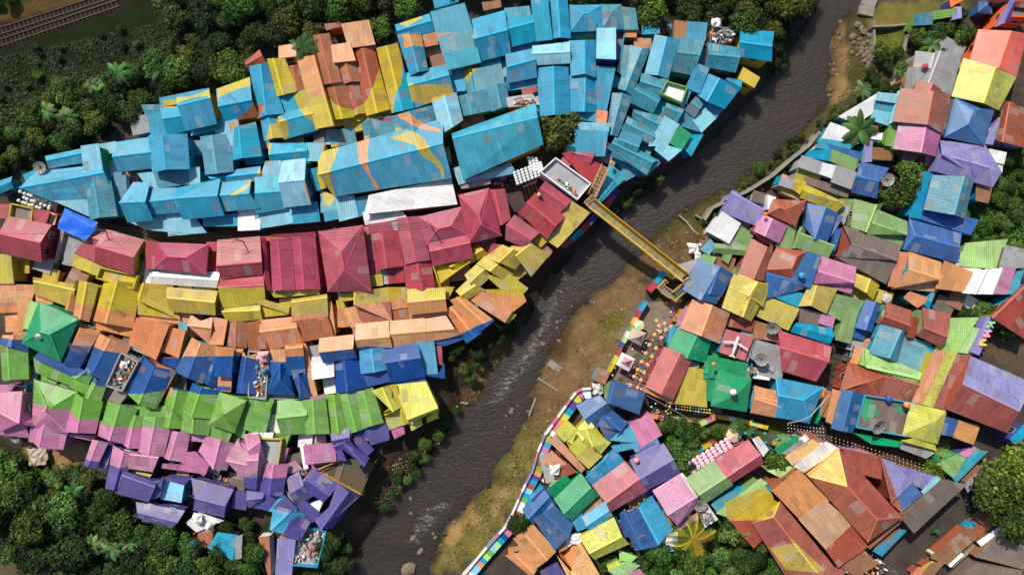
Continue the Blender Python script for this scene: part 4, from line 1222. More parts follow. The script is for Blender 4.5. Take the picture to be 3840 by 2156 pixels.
def build_house(h, idx):
    rnd = random.Random(idx * 13 + 5)
    z = h['z'] + rnd.uniform(-.06, .06) + (idx % 7) * .004
    h['zz'] = z
    e = [src(*p, z) for p in h['pts']]
    area2 = sum(e[k].x*e[(k+1) % 4].y-e[(k+1) % 4].x*e[k].y for k in range(4))
    ty = h['ty']; R = h['R']
    if area2 < 0:   # make the outline run anticlockwise, keep edge 0-1 parallel to the ridge
        e = [e[1], e[0], e[3], e[2]]
        P = h['pts']; h['pts'] = P = [P[1], P[0], P[3], P[2]]
        if R: R = [R[1], R[0]]
    w = ((e[0] + e[1]) / 2 - (e[2] + e[3]) / 2).length
    rise = {'g': min(2.9, max(.5, .245 * w)), 'h': min(3.0, max(.7, .26 * w)), 's': min(1.0, .12 * w), 'f': 0}[ty]
    h['rise'] = rise
    origin = sum(e, Vector()) / 4; gz = ground_z(origin.x, origin.y)
    gmin = min(ground_z(p.x, p.y) for p in e) - .3
    origin = Vector((origin.x, origin.y, gz)); h['origin'] = origin
    nm = {'g': 'gabled_house', 'h': 'hip_roof_house', 's': 'lean_to', 'f': 'flat_roof_house'}[ty]
    if ty == 's' and h['area'] > 5200: nm = 'mono_pitch_house'
    if ty == 's' and h['z'] < 2.55: nm = 'low_shed'
    h['nm'] = nm
    if h.get('name'): nm = h['name']
    root = empty(nm, origin)
    h['root'] = root
    th = .14; dn = Vector((0, 0, -th))
    bm, cl, uvl = bmnew()
    def face(vs, udir, col=None):
        try: f = bm.faces.new([bm.verts.new(v) for v in vs])
        except ValueError: return
        f.normal_update(); n = f.normal
        ud = Vector(udir).normalized(); vd = n.cross(ud)
        for lp in f.loops: lp[uvl].uv = (lp.vert.co.dot(ud) , lp.vert.co.dot(vd))
        return f
    eu = (e[1] - e[0])
    if ty == 'g' or ty == 'h':
        zr = z + rise
        if R: r0, r1 = src(*R[0], zr), src(*R[1], zr)
        elif h['r'] is not None and h['r'] != .5:
            k = h['r']; P = h['pts']
            a = (P[0][0]*(1-k)+P[3][0]*k, P[0][1]*(1-k)+P[3][1]*k); b_ = (P[1][0]*(1-k)+P[2][0]*k, P[1][1]*(1-k)+P[2][1]*k)
            r0, r1 = src(*a, zr), src(*b_, zr)
        else:
            r0 = (e[0] + e[3]) / 2; r1 = (e[1] + e[2]) / 2; r0.z = r1.z = zr
        tops = [([e[0], e[1], r1, r0], eu), ([e[2], e[3], r0, r1], -eu)]
        if ty == 'h':
            tops += [([e[1], e[2], r1], e[2]-e[1]), ([e[3], e[0], r0], e[0]-e[3])]
            rim = [e[0], e[1], e[2], e[3]]
        else:
            rim = [e[0], e[1], r1, e[2], e[3], r0]
    elif ty == 's':
        hz = Vector((0, 0, rise))
        # high edge 0-1: keep its place in the survey at the higher level
        P = h['pts']; a, b_ = src(*P[0], z + rise), src(*P[1], z + rise)
        e[0], e[1] = a, b_
        tops = [([e[0], e[1], e[2], e[3]], eu)]; rim = [e[0], e[1], e[2], e[3]]; r0 = r1 = None
    else:
        tops = [([e[0], e[1], e[2], e[3]], eu)]; rim = e[:]; r0 = r1 = None
    for vs, ud in tops:
        face(vs, ud)
        face([v + dn for v in reversed(vs)], ud)
    n = len(rim)
    for i in range(n):
        a, b_ = rim[i], rim[(i+1) % n]
        face([a, a + dn, b_ + dn, b_], b_ - a)
    used = assign(bm, h, h['col'], (cl, None, None, uvl))
    h['used'] = used
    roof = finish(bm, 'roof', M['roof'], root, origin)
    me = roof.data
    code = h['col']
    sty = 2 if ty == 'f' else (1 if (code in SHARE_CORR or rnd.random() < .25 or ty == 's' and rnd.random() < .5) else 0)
    wear = .85 if code in 'c' else (.65 if code in 'tnkqdr' and rnd.random() < .6 else .12 + (rnd.random() ** 1.6) * .75)
    if code in 'wG' : wear = .05
    if code in 'L': wear = min(wear, .3)
    if code in 'bBC' and h['area'] > 3000: wear *= .55
    if h['cx'] > 2500 and code not in 'wGL': wear = min(.9, wear + .08)
    h['wear'] = wear
    for k, v in (('sty', sty), ('wear', wear)):
        at = me.attributes.new(k, 'FLOAT', 'FACE'); at.data.foreach_set('value', [v] * len(me.polygons))
    # ridge cap
    maincode = max(used, key=used.get) if used else 'n'
    if r0 is not None and w > 2.2:
        mb = MB(); d = (r1 - r0)
        if d.length > .4:
            nn = Vector((-d.y, d.x, 0)).normalized() * .17
            up = Vector((0, 0, .06)); lo = Vector((0, 0, -.03))
            a0, a1 = r0 - origin, r1 - origin
            bm, cl, uvl = bmnew()
            for q in ([r0 + nn + lo, r0 + up, r1 + up, r1 + nn + lo], [r0 + up, r0 - nn + lo, r1 - nn + lo, r1 + up]):
                face(list(reversed(q)), d)
            if ty == 'h':
                for c_, rp in ((e[0], r0), (e[3], r0), (e[1], r1), (e[2], r1)):
                    dd = rp - c_; k2 = Vector((-dd.y, dd.x, 0)).normalized() * .13
                    face([c_ + k2 + lo, c_ + up, rp + up, rp + k2 + lo][::-1], dd); face([c_ + up, c_ - k2 + lo, rp - k2 + lo, rp + up][::-1], dd)
            used2 = assign(bm, h, h['col'], (cl, None, None, uvl))
            for f in bm.faces:
                for lp in f.loops:
                    c_ = lp[cl]; lp[cl] = (min(1, c_[0]*1.25+.02), min(1, c_[1]*1.25+.02), min(1, c_[2]*1.25+.02), 1)
            cap = finish(bm, 'ridge_cap', M['paint'], root, origin); cap.parent = roof
    # walls
    ov = .38 if ty != 'f' else .05
    q = quad_inset([Vector((p.x, p.y, 0)) for p in e], ov)
    tz = [p.z - th * .9 for p in e]
    bm, cl, uvl = bmnew()
    for i in range(4):
        j = (i + 1) % 4; a, b_ = q[i], q[j]
        vs = [Vector((a.x, a.y, gmin)), Vector((b_.x, b_.y, gmin)), Vector((b_.x, b_.y, tz[j])), Vector((a.x, a.y, tz[i]))]
        if ty == 'g' and i in (1, 3):
            rp = r1 if i == 1 else r0
            mid = Vector((rp.x, rp.y, 0)); cc = sum(q, Vector()) / 4; mid += (cc - mid).normalized() * ov
            vs.insert(3, Vector((mid.x, mid.y, rp.z - th * 1.1)))
        face(vs, b_ - a)
    wc = h['wall']
    assign(bm, h, wc if wc in PAINT or wc == '*' else maincode, (cl, None, None, uvl))
    wall = finish(bm, 'wall', M['wall'], root, origin)
    h['q'] = q; h['tz'] = tz; h['gmin'] = gmin; h['gz'] = gz
    if h['par']:
        mb = MB(); c = s2l(PAINT[h['wall'] if h['wall'] != '*' else maincode][0])
        for i in range(4):
            a, b_ = e[i], e[(i+1) % 4]; d = b_ - a; L = d.length
            m_ = (a + b_) / 2 - origin; m_.z = z - gz + .3
            inn = Vector((-d.y, d.x, 0)).normalized() * .1
            mb.box(m_ + inn, (L - .02 - (.2 if i % 2 else 0), .18, .75), math.atan2(d.y, d.x), c)
        o = mb.build('parapet', M['wall'], root)
    return root
for i, h in enumerate(houses): build_house(h, i)

# windows and doors where a wall stands clear of its neighbours and faces the lane
def covered(x, y, z, me_h):
    for g in houses:
        if g is me_h: continue
        if abs(g['origin'].x - x) > 12 or abs(g['origin'].y - y) > 12: continue
        if g['zz'] > z - .8 and inside((x, y), [(p.x, p.y) for p in g['q']]): return True
    return False
nwin = 0
for i, h in enumerate(houses):
    if h['ty'] == 's' and h['area'] < 9000 or h['z'] < 2.5: continue
    q = h['q']; rnd = random.Random(i)
    for k in range(4):
        a, b = q[k], q[(k+1) % 4]; d = b - a; L = d.length
        if L < 2.4: continue
        n = Vector((d.y, -d.x, 0)).normalized(); m = (a + b) / 2
        if n.x * -m.x + n.y * -m.y < 14: continue
        ztop = min(h['tz'][k], h['tz'][(k+1) % 4])
        o = m + n * .6
        if covered(o.x, o.y, ztop - 1, h): continue
        cnt = max(1, int(L / 2.6)); ang = math.atan2(d.y, d.x)
        for j in range(cnt):
            t = (j + .5) / cnt; c = a + d * t
            zc = ztop - 1.05
            if zc - .6 < h['gz'] + .4: continue
            org = h['origin']
            fr = MB(); cw = s2l(PAINT[rnd.choice('wwsynL')][0])
            c0 = Vector((c.x, c.y, zc)) + n * .03 - org
            for sx, sz, bx, bz in ((0, .52, 1.0, .08), (0, -.52, 1.0, .08), (.47, 0, .07, .96), (-.47, 0, .07, .96), (0, 0, .05, .96)):
                fr.box(c0 + Vector((math.cos(ang)*sx, math.sin(ang)*sx, sz)), (bx, .1, bz), ang, cw)
            f = fr.build('window', M['paint'], h['root'])
            pn = MB(); pn.box(c0 - n * .005, (.86, .06, .94), ang, (.02, .025, .03)); pn.build('pane', M['glass'], f)
            nwin += 1
print('houses', len(houses), 'windows', nwin)
# ---------------------------------------------------------------- one label per house
MARKS = [((310,60),'the railway line'),((540,290),'the banana plants'),((905,95),'the dark roof yard'),((900,190),'the painted orange circle'),((1080,250),'the mouldy blue gable by the small yard'),
 ((1150,80),'the tall patchwork blue roof'),((1310,170),'the blue double gable'),((1520,110),'the raised pale blue box roof'),((1405,330),'the lone round tree'),((1250,330),'the long blue hall'),
 ((960,420),'the large striped blue hall'),((1030,505),'the white tin canopy'),((720,520),'the blue terrace row'),((480,380),'the tall ribbed blue gable'),((190,560),'the blue tarpaulin'),
 ((100,425),'the big mesh dish'),((860,650),'the biggest magenta hip roof'),((450,650),'the wide magenta hip roof'),((470,700),'the white barrel roof'),((300,620),'the tall magenta gable'),
 ((60,610),'the house with yellow window signs'),((1210,560),'the twin magenta hip roofs'),((1420,450),'the white walled roof terrace'),((1330,560),'the magenta and yellow riverside gables'),((1500,520),'the footbridge steps'),
 ((1650,640),'the yellow footbridge'),((1690,720),'the yellow stair tower'),((1700,110),'the top riverside wood'),((1840,200),'the small yellow box house'),((1700,345),'the emerald roof square'),
 ((1880,130),'the dark yard of sheds'),((125,830),'the emerald hip roof'),((330,920),'the rubbish filled terrace'),((650,950),'the cluttered blue terrace'),((820,930),'the white walled house'),
 ((1000,900),'the long royal blue roof'),((1080,840),'the orange row end'),((1230,770),'the slanting orange tiles'),((1030,1020),'the lemon tiled roof'),((560,1060),'the bright green hip roof'),
 ((690,1110),'the yellow railed terrace'),((860,1230),'the long purple gable'),((790,1210),'the white cloth sheet'),((440,1240),'the patched sky blue panel roof'),((550,1370),'the collapsed scrap huts'),
 ((30,1050),'the pink and blue gable'),((250,1130),'the small purple ended hut'),((700,1400),'the walled riverside yard'),((1880,90),'the hanging sheds'),((2110,270),'the big white sloping roof'),
 ((2180,310),'the banana plant beside the roofs'),((2340,170),'the grey sheet roof'),((2500,130),'the bright orange roof'),((2470,210),'the mouldy lemon roof'),((2310,270),'the stepped brick red roof'),
 ((2430,310),'the twin blue hips'),((2300,360),'the pink gable by the lavender house'),((2440,400),'the large purple roof'),((2230,450),'the wire dish'),((2390,490),'the weathered turquoise gable'),
 ((2270,480),'the leafy courtyard tree'),((2480,560),'the green hillside'),((2350,600),'the speckled dark blue roof'),((2200,640),'the dark brown tiled roof'),((2230,560),'the pale green gables'),
 ((2060,460),'the long grey metal roofs'),((2010,590),'the dusty blue gable'),((1870,520),'the lavender riverside roof'),((1820,570),'the light grey square roof'),((1940,540),'the white panel'),
 ((1780,700),'the corrugated royal blue roof'),((1870,750),'the ribbed yellow hip'),((2480,730),'the white painted stripes'),((2400,840),'the pale green wall'),((2120,820),'the turquoise tin roofs'),
 ((1850,870),'the white aeroplane'),((1930,900),'the grey corrugated roof'),((2020,890),'the rose red gable'),((1830,970),'the emerald mosque roof'),((1680,930),'the long rose gable'),
 ((1740,960),'the flat yellow panels'),((1590,870),'the lantern plaza'),((1570,990),'the ribbed blue shed roof'),((2010,1000),'the turquoise hip'),((2280,830),'the mouldy turquoise gable'),
 ((2230,1070),'the green roof pond'),((2320,1080),'the yellow pyramid roof'),((2470,1000),'the lavender and red hall'),((2420,900),'the red painted strip'),((2160,940),'the brown hip roof'),
 ((1470,1100),'the yellow corner roofs'),((1450,1190),'the broken orange roof'),((1560,1230),'the rose and turquoise pair'),((1650,1170),'the big purple gable'),((1440,1250),'the emerald gables'),
 ((1380,1300),'the riverside blue roofs'),((1510,1360),'the lemon gable'),((1620,1320),'the torn turquoise gable'),((1700,1250),'the pink gable with the dish'),((1790,1140),'the purple umbrellas'),
 ((1790,1210),'the green and rose pair'),((1900,1260),'the mural wall'),((1340,1370),'the peach tiled roof'),((1450,1400),'the apricot gable'),((2160,1200),'the apricot tipped red hall'),
 ((2230,1200),'the lavender speckled roof'),((2320,1270),'the dark ribbed roof'),((2050,1250),'the two-tone tin roof'),((1970,1320),'the long brown tiled hall'),((2440,1330),'the street'),
 ((2470,1130),'the rainbow stairs'),((1750,1360),'the yellow palm'),((2010,1110),'the white block with slots')]
NAMED = {}
def words(h):
    u = sorted(h['used'].items(), key=lambda t: -t[1]); tot = sum(h['used'].values()) or 1
    u = [k for k, v in u if v / tot > .12][:2]
    names = []
    for k in u:
        if PAINT[k][1] not in names: names.append(PAINT[k][1])
    col = ' and '.join(names) or 'brown'
    a = h['area'] * (W / 3840) ** 2
    size = 'tiny' if a < 7 else 'small' if a < 15 else 'mid-sized' if a < 32 else 'large' if a < 70 else 'huge'
    P = h['pts']
    l1 = math.dist(P[0], P[1]); l2 = math.dist(P[1], P[2]); asp = max(l1, l2) / max(1, min(l1, l2))
    shp = 'long ' if asp > 2 else ('square ' if asp < 1.2 else '')
    kind = {'g': 'gable-roofed house', 'h': 'hip-roofed house', 's': 'lean-to', 'f': 'flat-roofed annex'}[h['ty']]
    wall = h['wall']; wn = PAINT[wall][1] if wall in PAINT else None
    if h['nm'] == 'mono_pitch_house': kind = 'single-slope house'
    if h['nm'] == 'low_shed': kind = 'low shed'
    return size, shp, col, kind, wn
def direction(dx, dy):
    a = math.degrees(math.atan2(-dy, dx)) % 360
    return ['right of', 'above right of', 'above', 'above left of', 'left of', 'below left of', 'below', 'below right of'][int((a + 22.5) // 45) % 8]
seen = {}
for h in houses:
    size, shp, col, kind, wn = words(h)
    x, y = h['cx'] / 1.4907, h['cy'] / 1.4907
    ms = sorted(MARKS, key=lambda m: (m[0][0]-x)**2 + (m[0][1]-y)**2)
    h['ms'] = ms; h['wd'] = (size, shp, col, kind, wn); h['xy'] = (x, y)
    m = ms[0]; d = math.hypot(m[0][0]-x, m[0][1]-y)
    rel = 'at' if d < 22 else direction(x - m[0][0], y - m[0][1])
    h['lab'] = f"{size} {shp}{col} {kind} {rel} {m[1]}"
def dups():
    g = {}
    for h in houses: g.setdefault(h['lab'], []).append(h)
    return [v for v in g.values() if len(v) > 1]
for grp in dups():
    for h in grp:
        m2 = h['ms'][1]; x, y = h['xy']
        size, shp, col, kind, wn = h['wd']; m = h['ms'][0]
        if wn and len({k['wall'] for k in grp}) == len(grp):
            h['lab'] = h['lab'].replace(kind, kind + ' with ' + wn + ' walls', 1)
for grp in dups():
    m = grp[0]['ms'][0]
    grp.sort(key=lambda h: math.dist(m[0], h['xy']))
    ords = ['nearest', 'second nearest', 'third nearest', 'fourth nearest', 'fifth nearest']
    for k, h in enumerate(grp): h['lab'] = ords[min(k, 4)] + ' ' + h['lab']
for h in houses:
    r = h['root']; n = {'g': 'house', 'h': 'house', 's': 'lean-to', 'f': 'annex'}[h['ty']]
    n = {'mono_pitch_house': 'house', 'low_shed': 'shed'}.get(h['nm'], n)
    w_ = h['lab'].split()
    if len(w_) > 16: w_ = [q for q in w_ if q not in ('mid-sized', 'the')][:16]
    tag(r, ' '.join(w_), n)
    g = {'g': 'gable-roofed houses of the painted quarter', 'h': 'hip-roofed houses of the painted quarter', 's': 'lean-to roofs between the houses', 'f': 'flat roofs and terraces'}[h['ty']]
    r['group'] = {'mono_pitch_house': 'mono-pitch houses of the painted quarter', 'low_shed': 'low sheds in the gaps'}.get(h['nm'], g)
print('dup labels', len(dups()))
# ---------------------------------------------------------------- ground, river
def P4(r, c, pts, z=0): return [tuple(tp(r, c, x, y, z))[:2] for x, y in pts]
def PD(pts, z=0): return [tuple(dl(x, y, z))[:2] for x, y in pts]
REG = [  # polygon, colour, blur(m)
 (PD([(-400,-400),(2080,-400),(2060,0),(1990,100),(1880,60),(1700,60),(1580,20),(1150,-10),(1000,20),(990,110),(830,50),(640,140),(560,200),(360,270),(200,380),(50,440),(0,480),(-400,500)]), (26,38,14), 1.5),  # forest floor, cloud shade put into the dark colour
 (PD([(-20,180),(120,110),(300,90),(420,120),(330,250),(100,300),(-20,330)]), (24,34,12), 2),  # grass slope, its green darkened for the same cloud shade
 (PD([(-400,80),(120,-10),(260,-30),(290,0),(130,35),(0,70),(-400,200)]), (84,68,34), .8),
 (PD([(-400,60),(-20,50),(60,0),(-20,-40),(-400,-100)]), (40,52,20), 1.5),
 (PD([(-400,160),(0,60),(225,0),(430,-60),(430,-20),(240,40),(80,100),(0,135),(-400,280)]), (46,34,27), .5),
 (PD([(-400,1080),(0,1110),(100,1130),(220,1170),(300,1290),(460,1310),(600,1300),(720,1330),(860,1330),(880,1460),(860,1700),(-400,1700)]), (38,46,20), 1.5),
 (PD([(60,1110),(110,1090),(230,1110),(225,1150),(150,1170),(80,1165)]), (150,122,80), .6),
 (PD([(-400,1300),(0,1385),(80,1410),(200,1450),(400,1520),(-400,1700)]), (92,84,60), .4),
 (PD([(1100,850),(1230,810),(1400,640),(1440,640),(1330,820),(1200,1010),(1060,1190),(930,1360),(880,1450),(860,1450),(900,1250),(1000,1090),(1110,1010)]), (62,48,34), 1.2),
 (PD([(1160,1010),(1260,860),(1290,870),(1190,1050)]), (110,82,50), 1),
 (PD([(880,1460),(895,1320),(950,1300),(920,1400)]), (92,64,50), 1),
 (PD([(1640,560),(1930,400),(2090,250),(2160,0),(2300,0),(2290,70),(2080,300),(1900,500),(1800,640),(1700,720),(1560,720),(1600,640)]), (78,72,40), 1.2),
 (PD([(2120,40),(2135,35),(2142,240),(2085,245),(2100,90)]), (136,108,68), .8),
 (PD([(2190,0),(2460,0),(2420,30),(2300,40),(2290,65),(2200,70)]), (104,98,50), .8),
 (PD([(2210,45),(2290,55),(2285,62),(2215,68)]), (128,96,56), .5),
 (PD([(2196,70),(2285,66),(2265,130),(2250,150),(2196,150)]), (92,98,32), .8),
 (PD([(1590,645),(1740,560),(1760,600),(1740,660),(1640,700),(1560,700)]), (98,78,54), 1),
 (PD([(1480,760),(1560,700),(1640,720),(1600,800),(1530,960),(1480,985),(1370,1070),(1340,1050),(1350,960),(1390,870),(1430,800)]), (116,92,62), 1),
 (PD([(1500,800),(1580,790),(1560,850),(1530,870)]), (104,92,44), 1.2),
 (PD([(1370,880),(1440,820),(1440,870),(1400,930)]), (82,62,40), 1.2),
 (PD([(1320,1040),(1350,1040),(1420,1010),(1440,1010),(1340,1200),(1230,1390),(1140,1446),(1080,1446),(1100,1350),(1190,1260),(1250,1190)]), (112,100,52), 1),
 (PD([(1345,1000),(1400,990),(1430,1020),(1370,1090),(1330,1100)]), (112,88,60), .8),
 (PD([(1150,1320),(1160,1290),(1175,1275),(1213,1308),(1170,1350),(1140,1385),(1110,1380)]), (150,120,76), .5),
 (PD([(1240,1290),(1290,1200),(1280,1250),(1250,1300)]), (140,112,80), .6),
 (PD([(2100,280),(2140,260),(2240,240),(2200,320),(2080,330)]), (64,74,34), 1),
 (PD([(2440,480),(2580,330),(2700,330),(2700,700),(2560,640),(2420,600)]), (62,92,30), 1.2),
 (PD([(2460,760),(2576,800),(2700,900),(2576,960),(2480,890),(2440,890)]), (92,78,62), 1),
 (PD([(1690,1330),(1850,1300),(1930,1370),(1960,1446),(1600,1446),(1560,1380)]), (66,78,36), 1),
 (PD([(2290,1120),(2420,1130),(2400,1180),(2340,1200)]), (96,132,52), .8),
 (PD([(1640,1060),(1720,1040),(1900,1070),(1990,1080),(1900,1130),(1720,1160),(1660,1110)]), (86,92,40), .8),
 (PD([(1600,750),(1640,760),(1700,760),(1720,850),(1560,1040),(1500,980)]), (104,96,84), .5),
]
def blend_noise(P, s, seed=0):
    return np.array([noise.noise(Vector((x * s, y * s, seed))) for x, y in P])
def make_ground():
    xs = np.concatenate([[-900, -500, -250, -150], np.arange(-110, 110.1, .55), [150, 250, 500, 900]])
    ys = np.concatenate([[-900, -500, -250, -120], np.arange(-76, 76.1, .55), [120, 250, 500, 900]])
    X, Y = np.meshgrid(xs, ys); P = np.stack([X.ravel(), Y.ravel()], 1)
    Z = heights(P)
    Z[(abs(P[:, 0]) > 115) | (abs(P[:, 1]) > 80)] = np.minimum(Z[(abs(P[:, 0]) > 115) | (abs(P[:, 1]) > 80)], 0)
    nx = len(xs); ny = len(ys)
    idx = np.arange(nx * ny).reshape(ny, nx)
    F = np.stack([idx[:-1, :-1], idx[:-1, 1:], idx[1:, 1:], idx[1:, :-1]], -1).reshape(-1, 4)
    col = np.tile(np.array(s2l((74, 66, 60))), (len(P), 1))
    n1 = blend_noise(P, .45, 3) ; n2 = blend_noise(P, 1.6, 9)
    for poly, c, bl in REG:
        ins = in_np(P, poly); bb = np.array(poly); mx = bb.max(0) + 6; mn = bb.min(0) - 6
        sel = np.where((P[:, 0] < mx[0]) & (P[:, 0] > mn[0]) & (P[:, 1] < mx[1]) & (P[:, 1] > mn[1]))[0]
        if not len(sel): continue
        d = seg_dist(P[sel], list(poly) + [poly[0]]); d = np.where(ins[sel], d, -d)
        a = np.clip((d + n1[sel] * bl * 1.6 + n2[sel] * bl * .6) / bl + .5, 0, 1)[:, None]
        col[sel] = col[sel] * (1 - a) + np.array(s2l(c)) * a
    col *= (1 + n1[:, None] * .35 + n2[:, None] * .3)
    wet = np.clip(1 - np.minimum(seg_dist(P, rl), seg_dist(P, rr)) / 1.6, 0, 1)[:, None] * .55
    col = col * (1 - wet)
    col = np.clip(col, 0.004, 1)
    me = bpy.data.meshes.new('ground')
    me.vertices.add(len(P)); me.vertices.foreach_set('co', np.column_stack([P, Z]).ravel())
    me.loops.add(F.size); me.loops.foreach_set('vertex_index', F.ravel())
    me.polygons.add(len(F)); me.polygons.foreach_set('loop_start', np.arange(0, F.size, 4)); me.polygons.foreach_set('loop_total', np.full(len(F), 4))
    me.update()
    at = me.color_attributes.new('Col', 'FLOAT_COLOR', 'POINT'); at.data.foreach_set('color', np.column_stack([col, np.ones(len(P))]).ravel())
    me.polygons.foreach_set('use_smooth', [True] * len(F))
    m, nt, b = new_mat('soil_and_grass'); N = NB(nt); a = attr_col(N); tc = N.n('ShaderNodeTexCoord')
    f = N.noise(tc.outputs['Object'], .9, 8, .75); g = N.noise(tc.outputs['Object'], 6, 6, .8)
    h = N.n('ShaderNodeHueSaturation'); N.l(a.outputs['Color'], h.inputs['Color'])
    N.l(N.math('ADD', .25, N.math('ADD', N.math('MULTIPLY', f, .7), N.math('MULTIPLY', g, .8))), h.inputs['Value'])
    lit = N.math('MULTIPLY', N.math('GREATER_THAN', g, .69), .45)
    c = N.mix(lit, h.outputs[0], (.25, .23, .18))
    N.l(c, b.inputs['Base Color']); b.inputs['Roughness'].default_value = .95; b.inputs['Specular IOR Level'].default_value = .15
    bp = N.n('ShaderNodeBump'); bp.inputs['Strength'].default_value = .8; bp.inputs['Distance'].default_value = .25
    N.l(N.math('ADD', f, g), bp.inputs['Height']); N.l(bp.outputs[0], b.inputs['Normal'])
    me.materials.append(m)
    o = bpy.data.objects.new('ground', me); COL.objects.link(o); o['kind'] = 'structure'
make_ground()
def make_river():
    xs = np.arange(-60, 90.1, .5); ys = np.arange(-120, 120.1, .5)
    X, Y = np.meshgrid(xs, ys); P = np.stack([X.ravel(), Y.ravel()], 1)
    keep = in_np(P, RIV) | (np.minimum(seg_dist(P, rl), seg_dist(P, rr)) < 1.2)
    RAP = [PD([(1390,690),(1440,760),(1400,850),(1340,960),(1270,1040),(1200,1040),(1210,980),(1290,880),(1340,800)], WZ),
           PD([(1040,1270),(1110,1230),(1180,1260),(1110,1340),(1060,1400),(990,1380)], WZ)]
    foam = np.zeros(len(P))
    for R_ in RAP:
        d = seg_dist(P, list(R_) + [R_[0]]); d = np.where(in_np(P, R_), d, -d); foam = np.maximum(foam, np.clip(d / 3 + .2, 0, 1))
    nx = len(xs); ny = len(ys); idx = np.arange(nx * ny).reshape(ny, nx)
    F = np.stack([idx[:-1, :-1], idx[:-1, 1:], idx[1:, 1:], idx[1:, :-1]], -1).reshape(-1, 4)
    F = F[keep[F].all(1)]
    u, inv = np.unique(F, return_inverse=True); F = inv.reshape(-1, 4); P = P[u]; foam = foam[u]
    me = bpy.data.meshes.new('river'); me.vertices.add(len(P)); me.vertices.foreach_set('co', np.column_stack([P, np.full(len(P), WZ)]).ravel())
    me.loops.add(F.size); me.loops.foreach_set('vertex_index', F.ravel()); me.polygons.add(len(F))
    me.polygons.foreach_set('loop_start', np.arange(0, F.size, 4)); me.polygons.foreach_set('loop_total', np.full(len(F), 4)); me.update()
    at = me.attributes.new('foam', 'FLOAT', 'POINT'); at.data.foreach_set('value', foam)
    m, nt, b = new_mat('muddy_river'); N = NB(nt); a = N.n('ShaderNodeAttribute', attribute_name='foam'); tc = N.n('ShaderNodeTexCoord')
    mp = N.n('ShaderNodeMapping'); mp.inputs['Rotation'].default_value = (0, 0, math.radians(-55)); mp.inputs['Scale'].default_value = (.55, 1.3, 1)
    N.l(tc.outputs['Object'], mp.inputs[0])
    n1 = N.noise(mp.outputs[0], .12, 5, .6); n2 = N.noise(mp.outputs[0], 1.6, 6, .7); n3 = N.noise(mp.outputs[0], .6, 7, .75)
    c = N.mix(n1, s2l((38, 32, 29)), s2l((62, 53, 46)))
    flow = N.ramp(n3, .56, .74); c = N.mix(N.math('MULTIPLY', flow, .35), c, s2l((88, 78, 68)))
    rid = N.math('ABSOLUTE', N.math('SUBTRACT', n3, .5))
    fm = N.math('MULTIPLY', N.ramp(N.math('SUBTRACT', .035, rid), 0.0, .035), N.ramp(N.math('MULTIPLY', a.outputs['Fac'], N.math('ADD', n2, .12)), .42, .9))
    c2 = N.mix(N.math('MULTIPLY', fm, .8), c, s2l((196, 190, 184)))
    N.l(c2, b.inputs['Base Color']); b.inputs['Roughness'].default_value = .3; b.inputs['Specular IOR Level'].default_value = .35; b.subsurface_method = 'BURLEY'; b.inputs['Subsurface Weight'].default_value = 1; b.inputs['Subsurface Radius'].default_value = (1, .85, .7); b.inputs['Subsurface Scale'].default_value = 2.5
    bp = N.n('ShaderNodeBump'); bp.inputs['Strength'].default_value = .8; bp.inputs['Distance'].default_value = .2
    N.l(N.math('ADD', n2, N.math('MULTIPLY', n3, a.outputs['Fac'])), bp.inputs['Height']); N.l(bp.outputs[0], b.inputs['Normal'])
    me.materials.append(m)
    o = bpy.data.objects.new('river', me); COL.objects.link(o); o['kind'] = 'structure'
make_river()

# flat sheets: street, pavements, plaza, track bed
def sheet(name, pts, mat, z, kind='structure', thick=.1):
    o = MB().prism([tuple(p)[:2] for p in pts], z - thick, z, (.5, .5, .5)).build(name, mat); o['kind'] = kind; return o
sheet('street', P4(3, 3, [(1000,1560),(1150,1290),(1480,1020),(2010,610),(2330,250),(2410,110),(2600,-100),(2760,-300),(2900,-300),(2600,300),(2270,640),(2000,880),(1400,1446),(1300,1560)]), M['asphalt'], .05, thick=.4)
sheet('pavement', P4(3, 3, [(1330,1500),(1400,1446),(2000,880),(2270,640),(2330,700),(2060,930),(1460,1480)]), M['pave'], .17, thick=.6)
sheet('alley', PD([(560,610),(820,590),(1090,560),(1090,575),(820,600),(560,622)]), M['asphalt'], .04, thick=.4)
sheet('alley', PD([(190,560),(300,590),(420,605),(560,605),(560,622),(380,622),(250,600)]), M['asphalt'], .04, thick=.4)
sheet('plaza', P4(2, 2, [(1340,150),(1660,120),(1700,200),(1600,480),(1500,640),(1330,1000),(1300,1060),(1000,920),(1000,860)]), M['pave'], .1, thick=.6)
sheet('plaza', P4(2, 2, [(1340,1060),(2200,1210),(2571,1300),(2571,1420),(2050,1260),(1400,1280)]), M['pave'], .1, thick=.5)
sheet('track_bed', PD([(-60,1340),(0,1360),(90,1395),(220,1450),(300,1500),(-60,1500)]), M['asphalt'], .06, thick=.4)

# ---------------------------------------------------------------- railway
def railway(name, a, b, label, gauge=1.067):
    a = dl(*a); b = dl(*b); d = (b - a); L = d.length; u = d.normalized(); n = Vector((-u.y, u.x, 0)); ang = math.atan2(d.y, d.x)
    root = empty(name, (a + b) / 2, label, 'railway track', 'railway tracks')
    o = (a + b) / 2
    for sgn in (-1, 1):
        mb = MB(); mb.box((0, 0, .3) + n * sgn * gauge / 2 if False else Vector((0, 0, .30)) + n * sgn * gauge / 2, (L, .09, .14), ang)
        mb.build('rail', M['steel'], root)
    k = int(L / .75); k = min(k, 95)
    me = None
    for i in range(k):
        p = u * ((i + .5) / k - .5) * L
        if me is None:
            s = MB().box((0, 0, 0), (.2, 1.9, .16), ang).build('sleeper', M['wood'], root); me = s.data
        else:
            s = bpy.data.objects.new('sleeper', me); COL.objects.link(s); s.parent = root
        s.location = (p.x, p.y, .14)
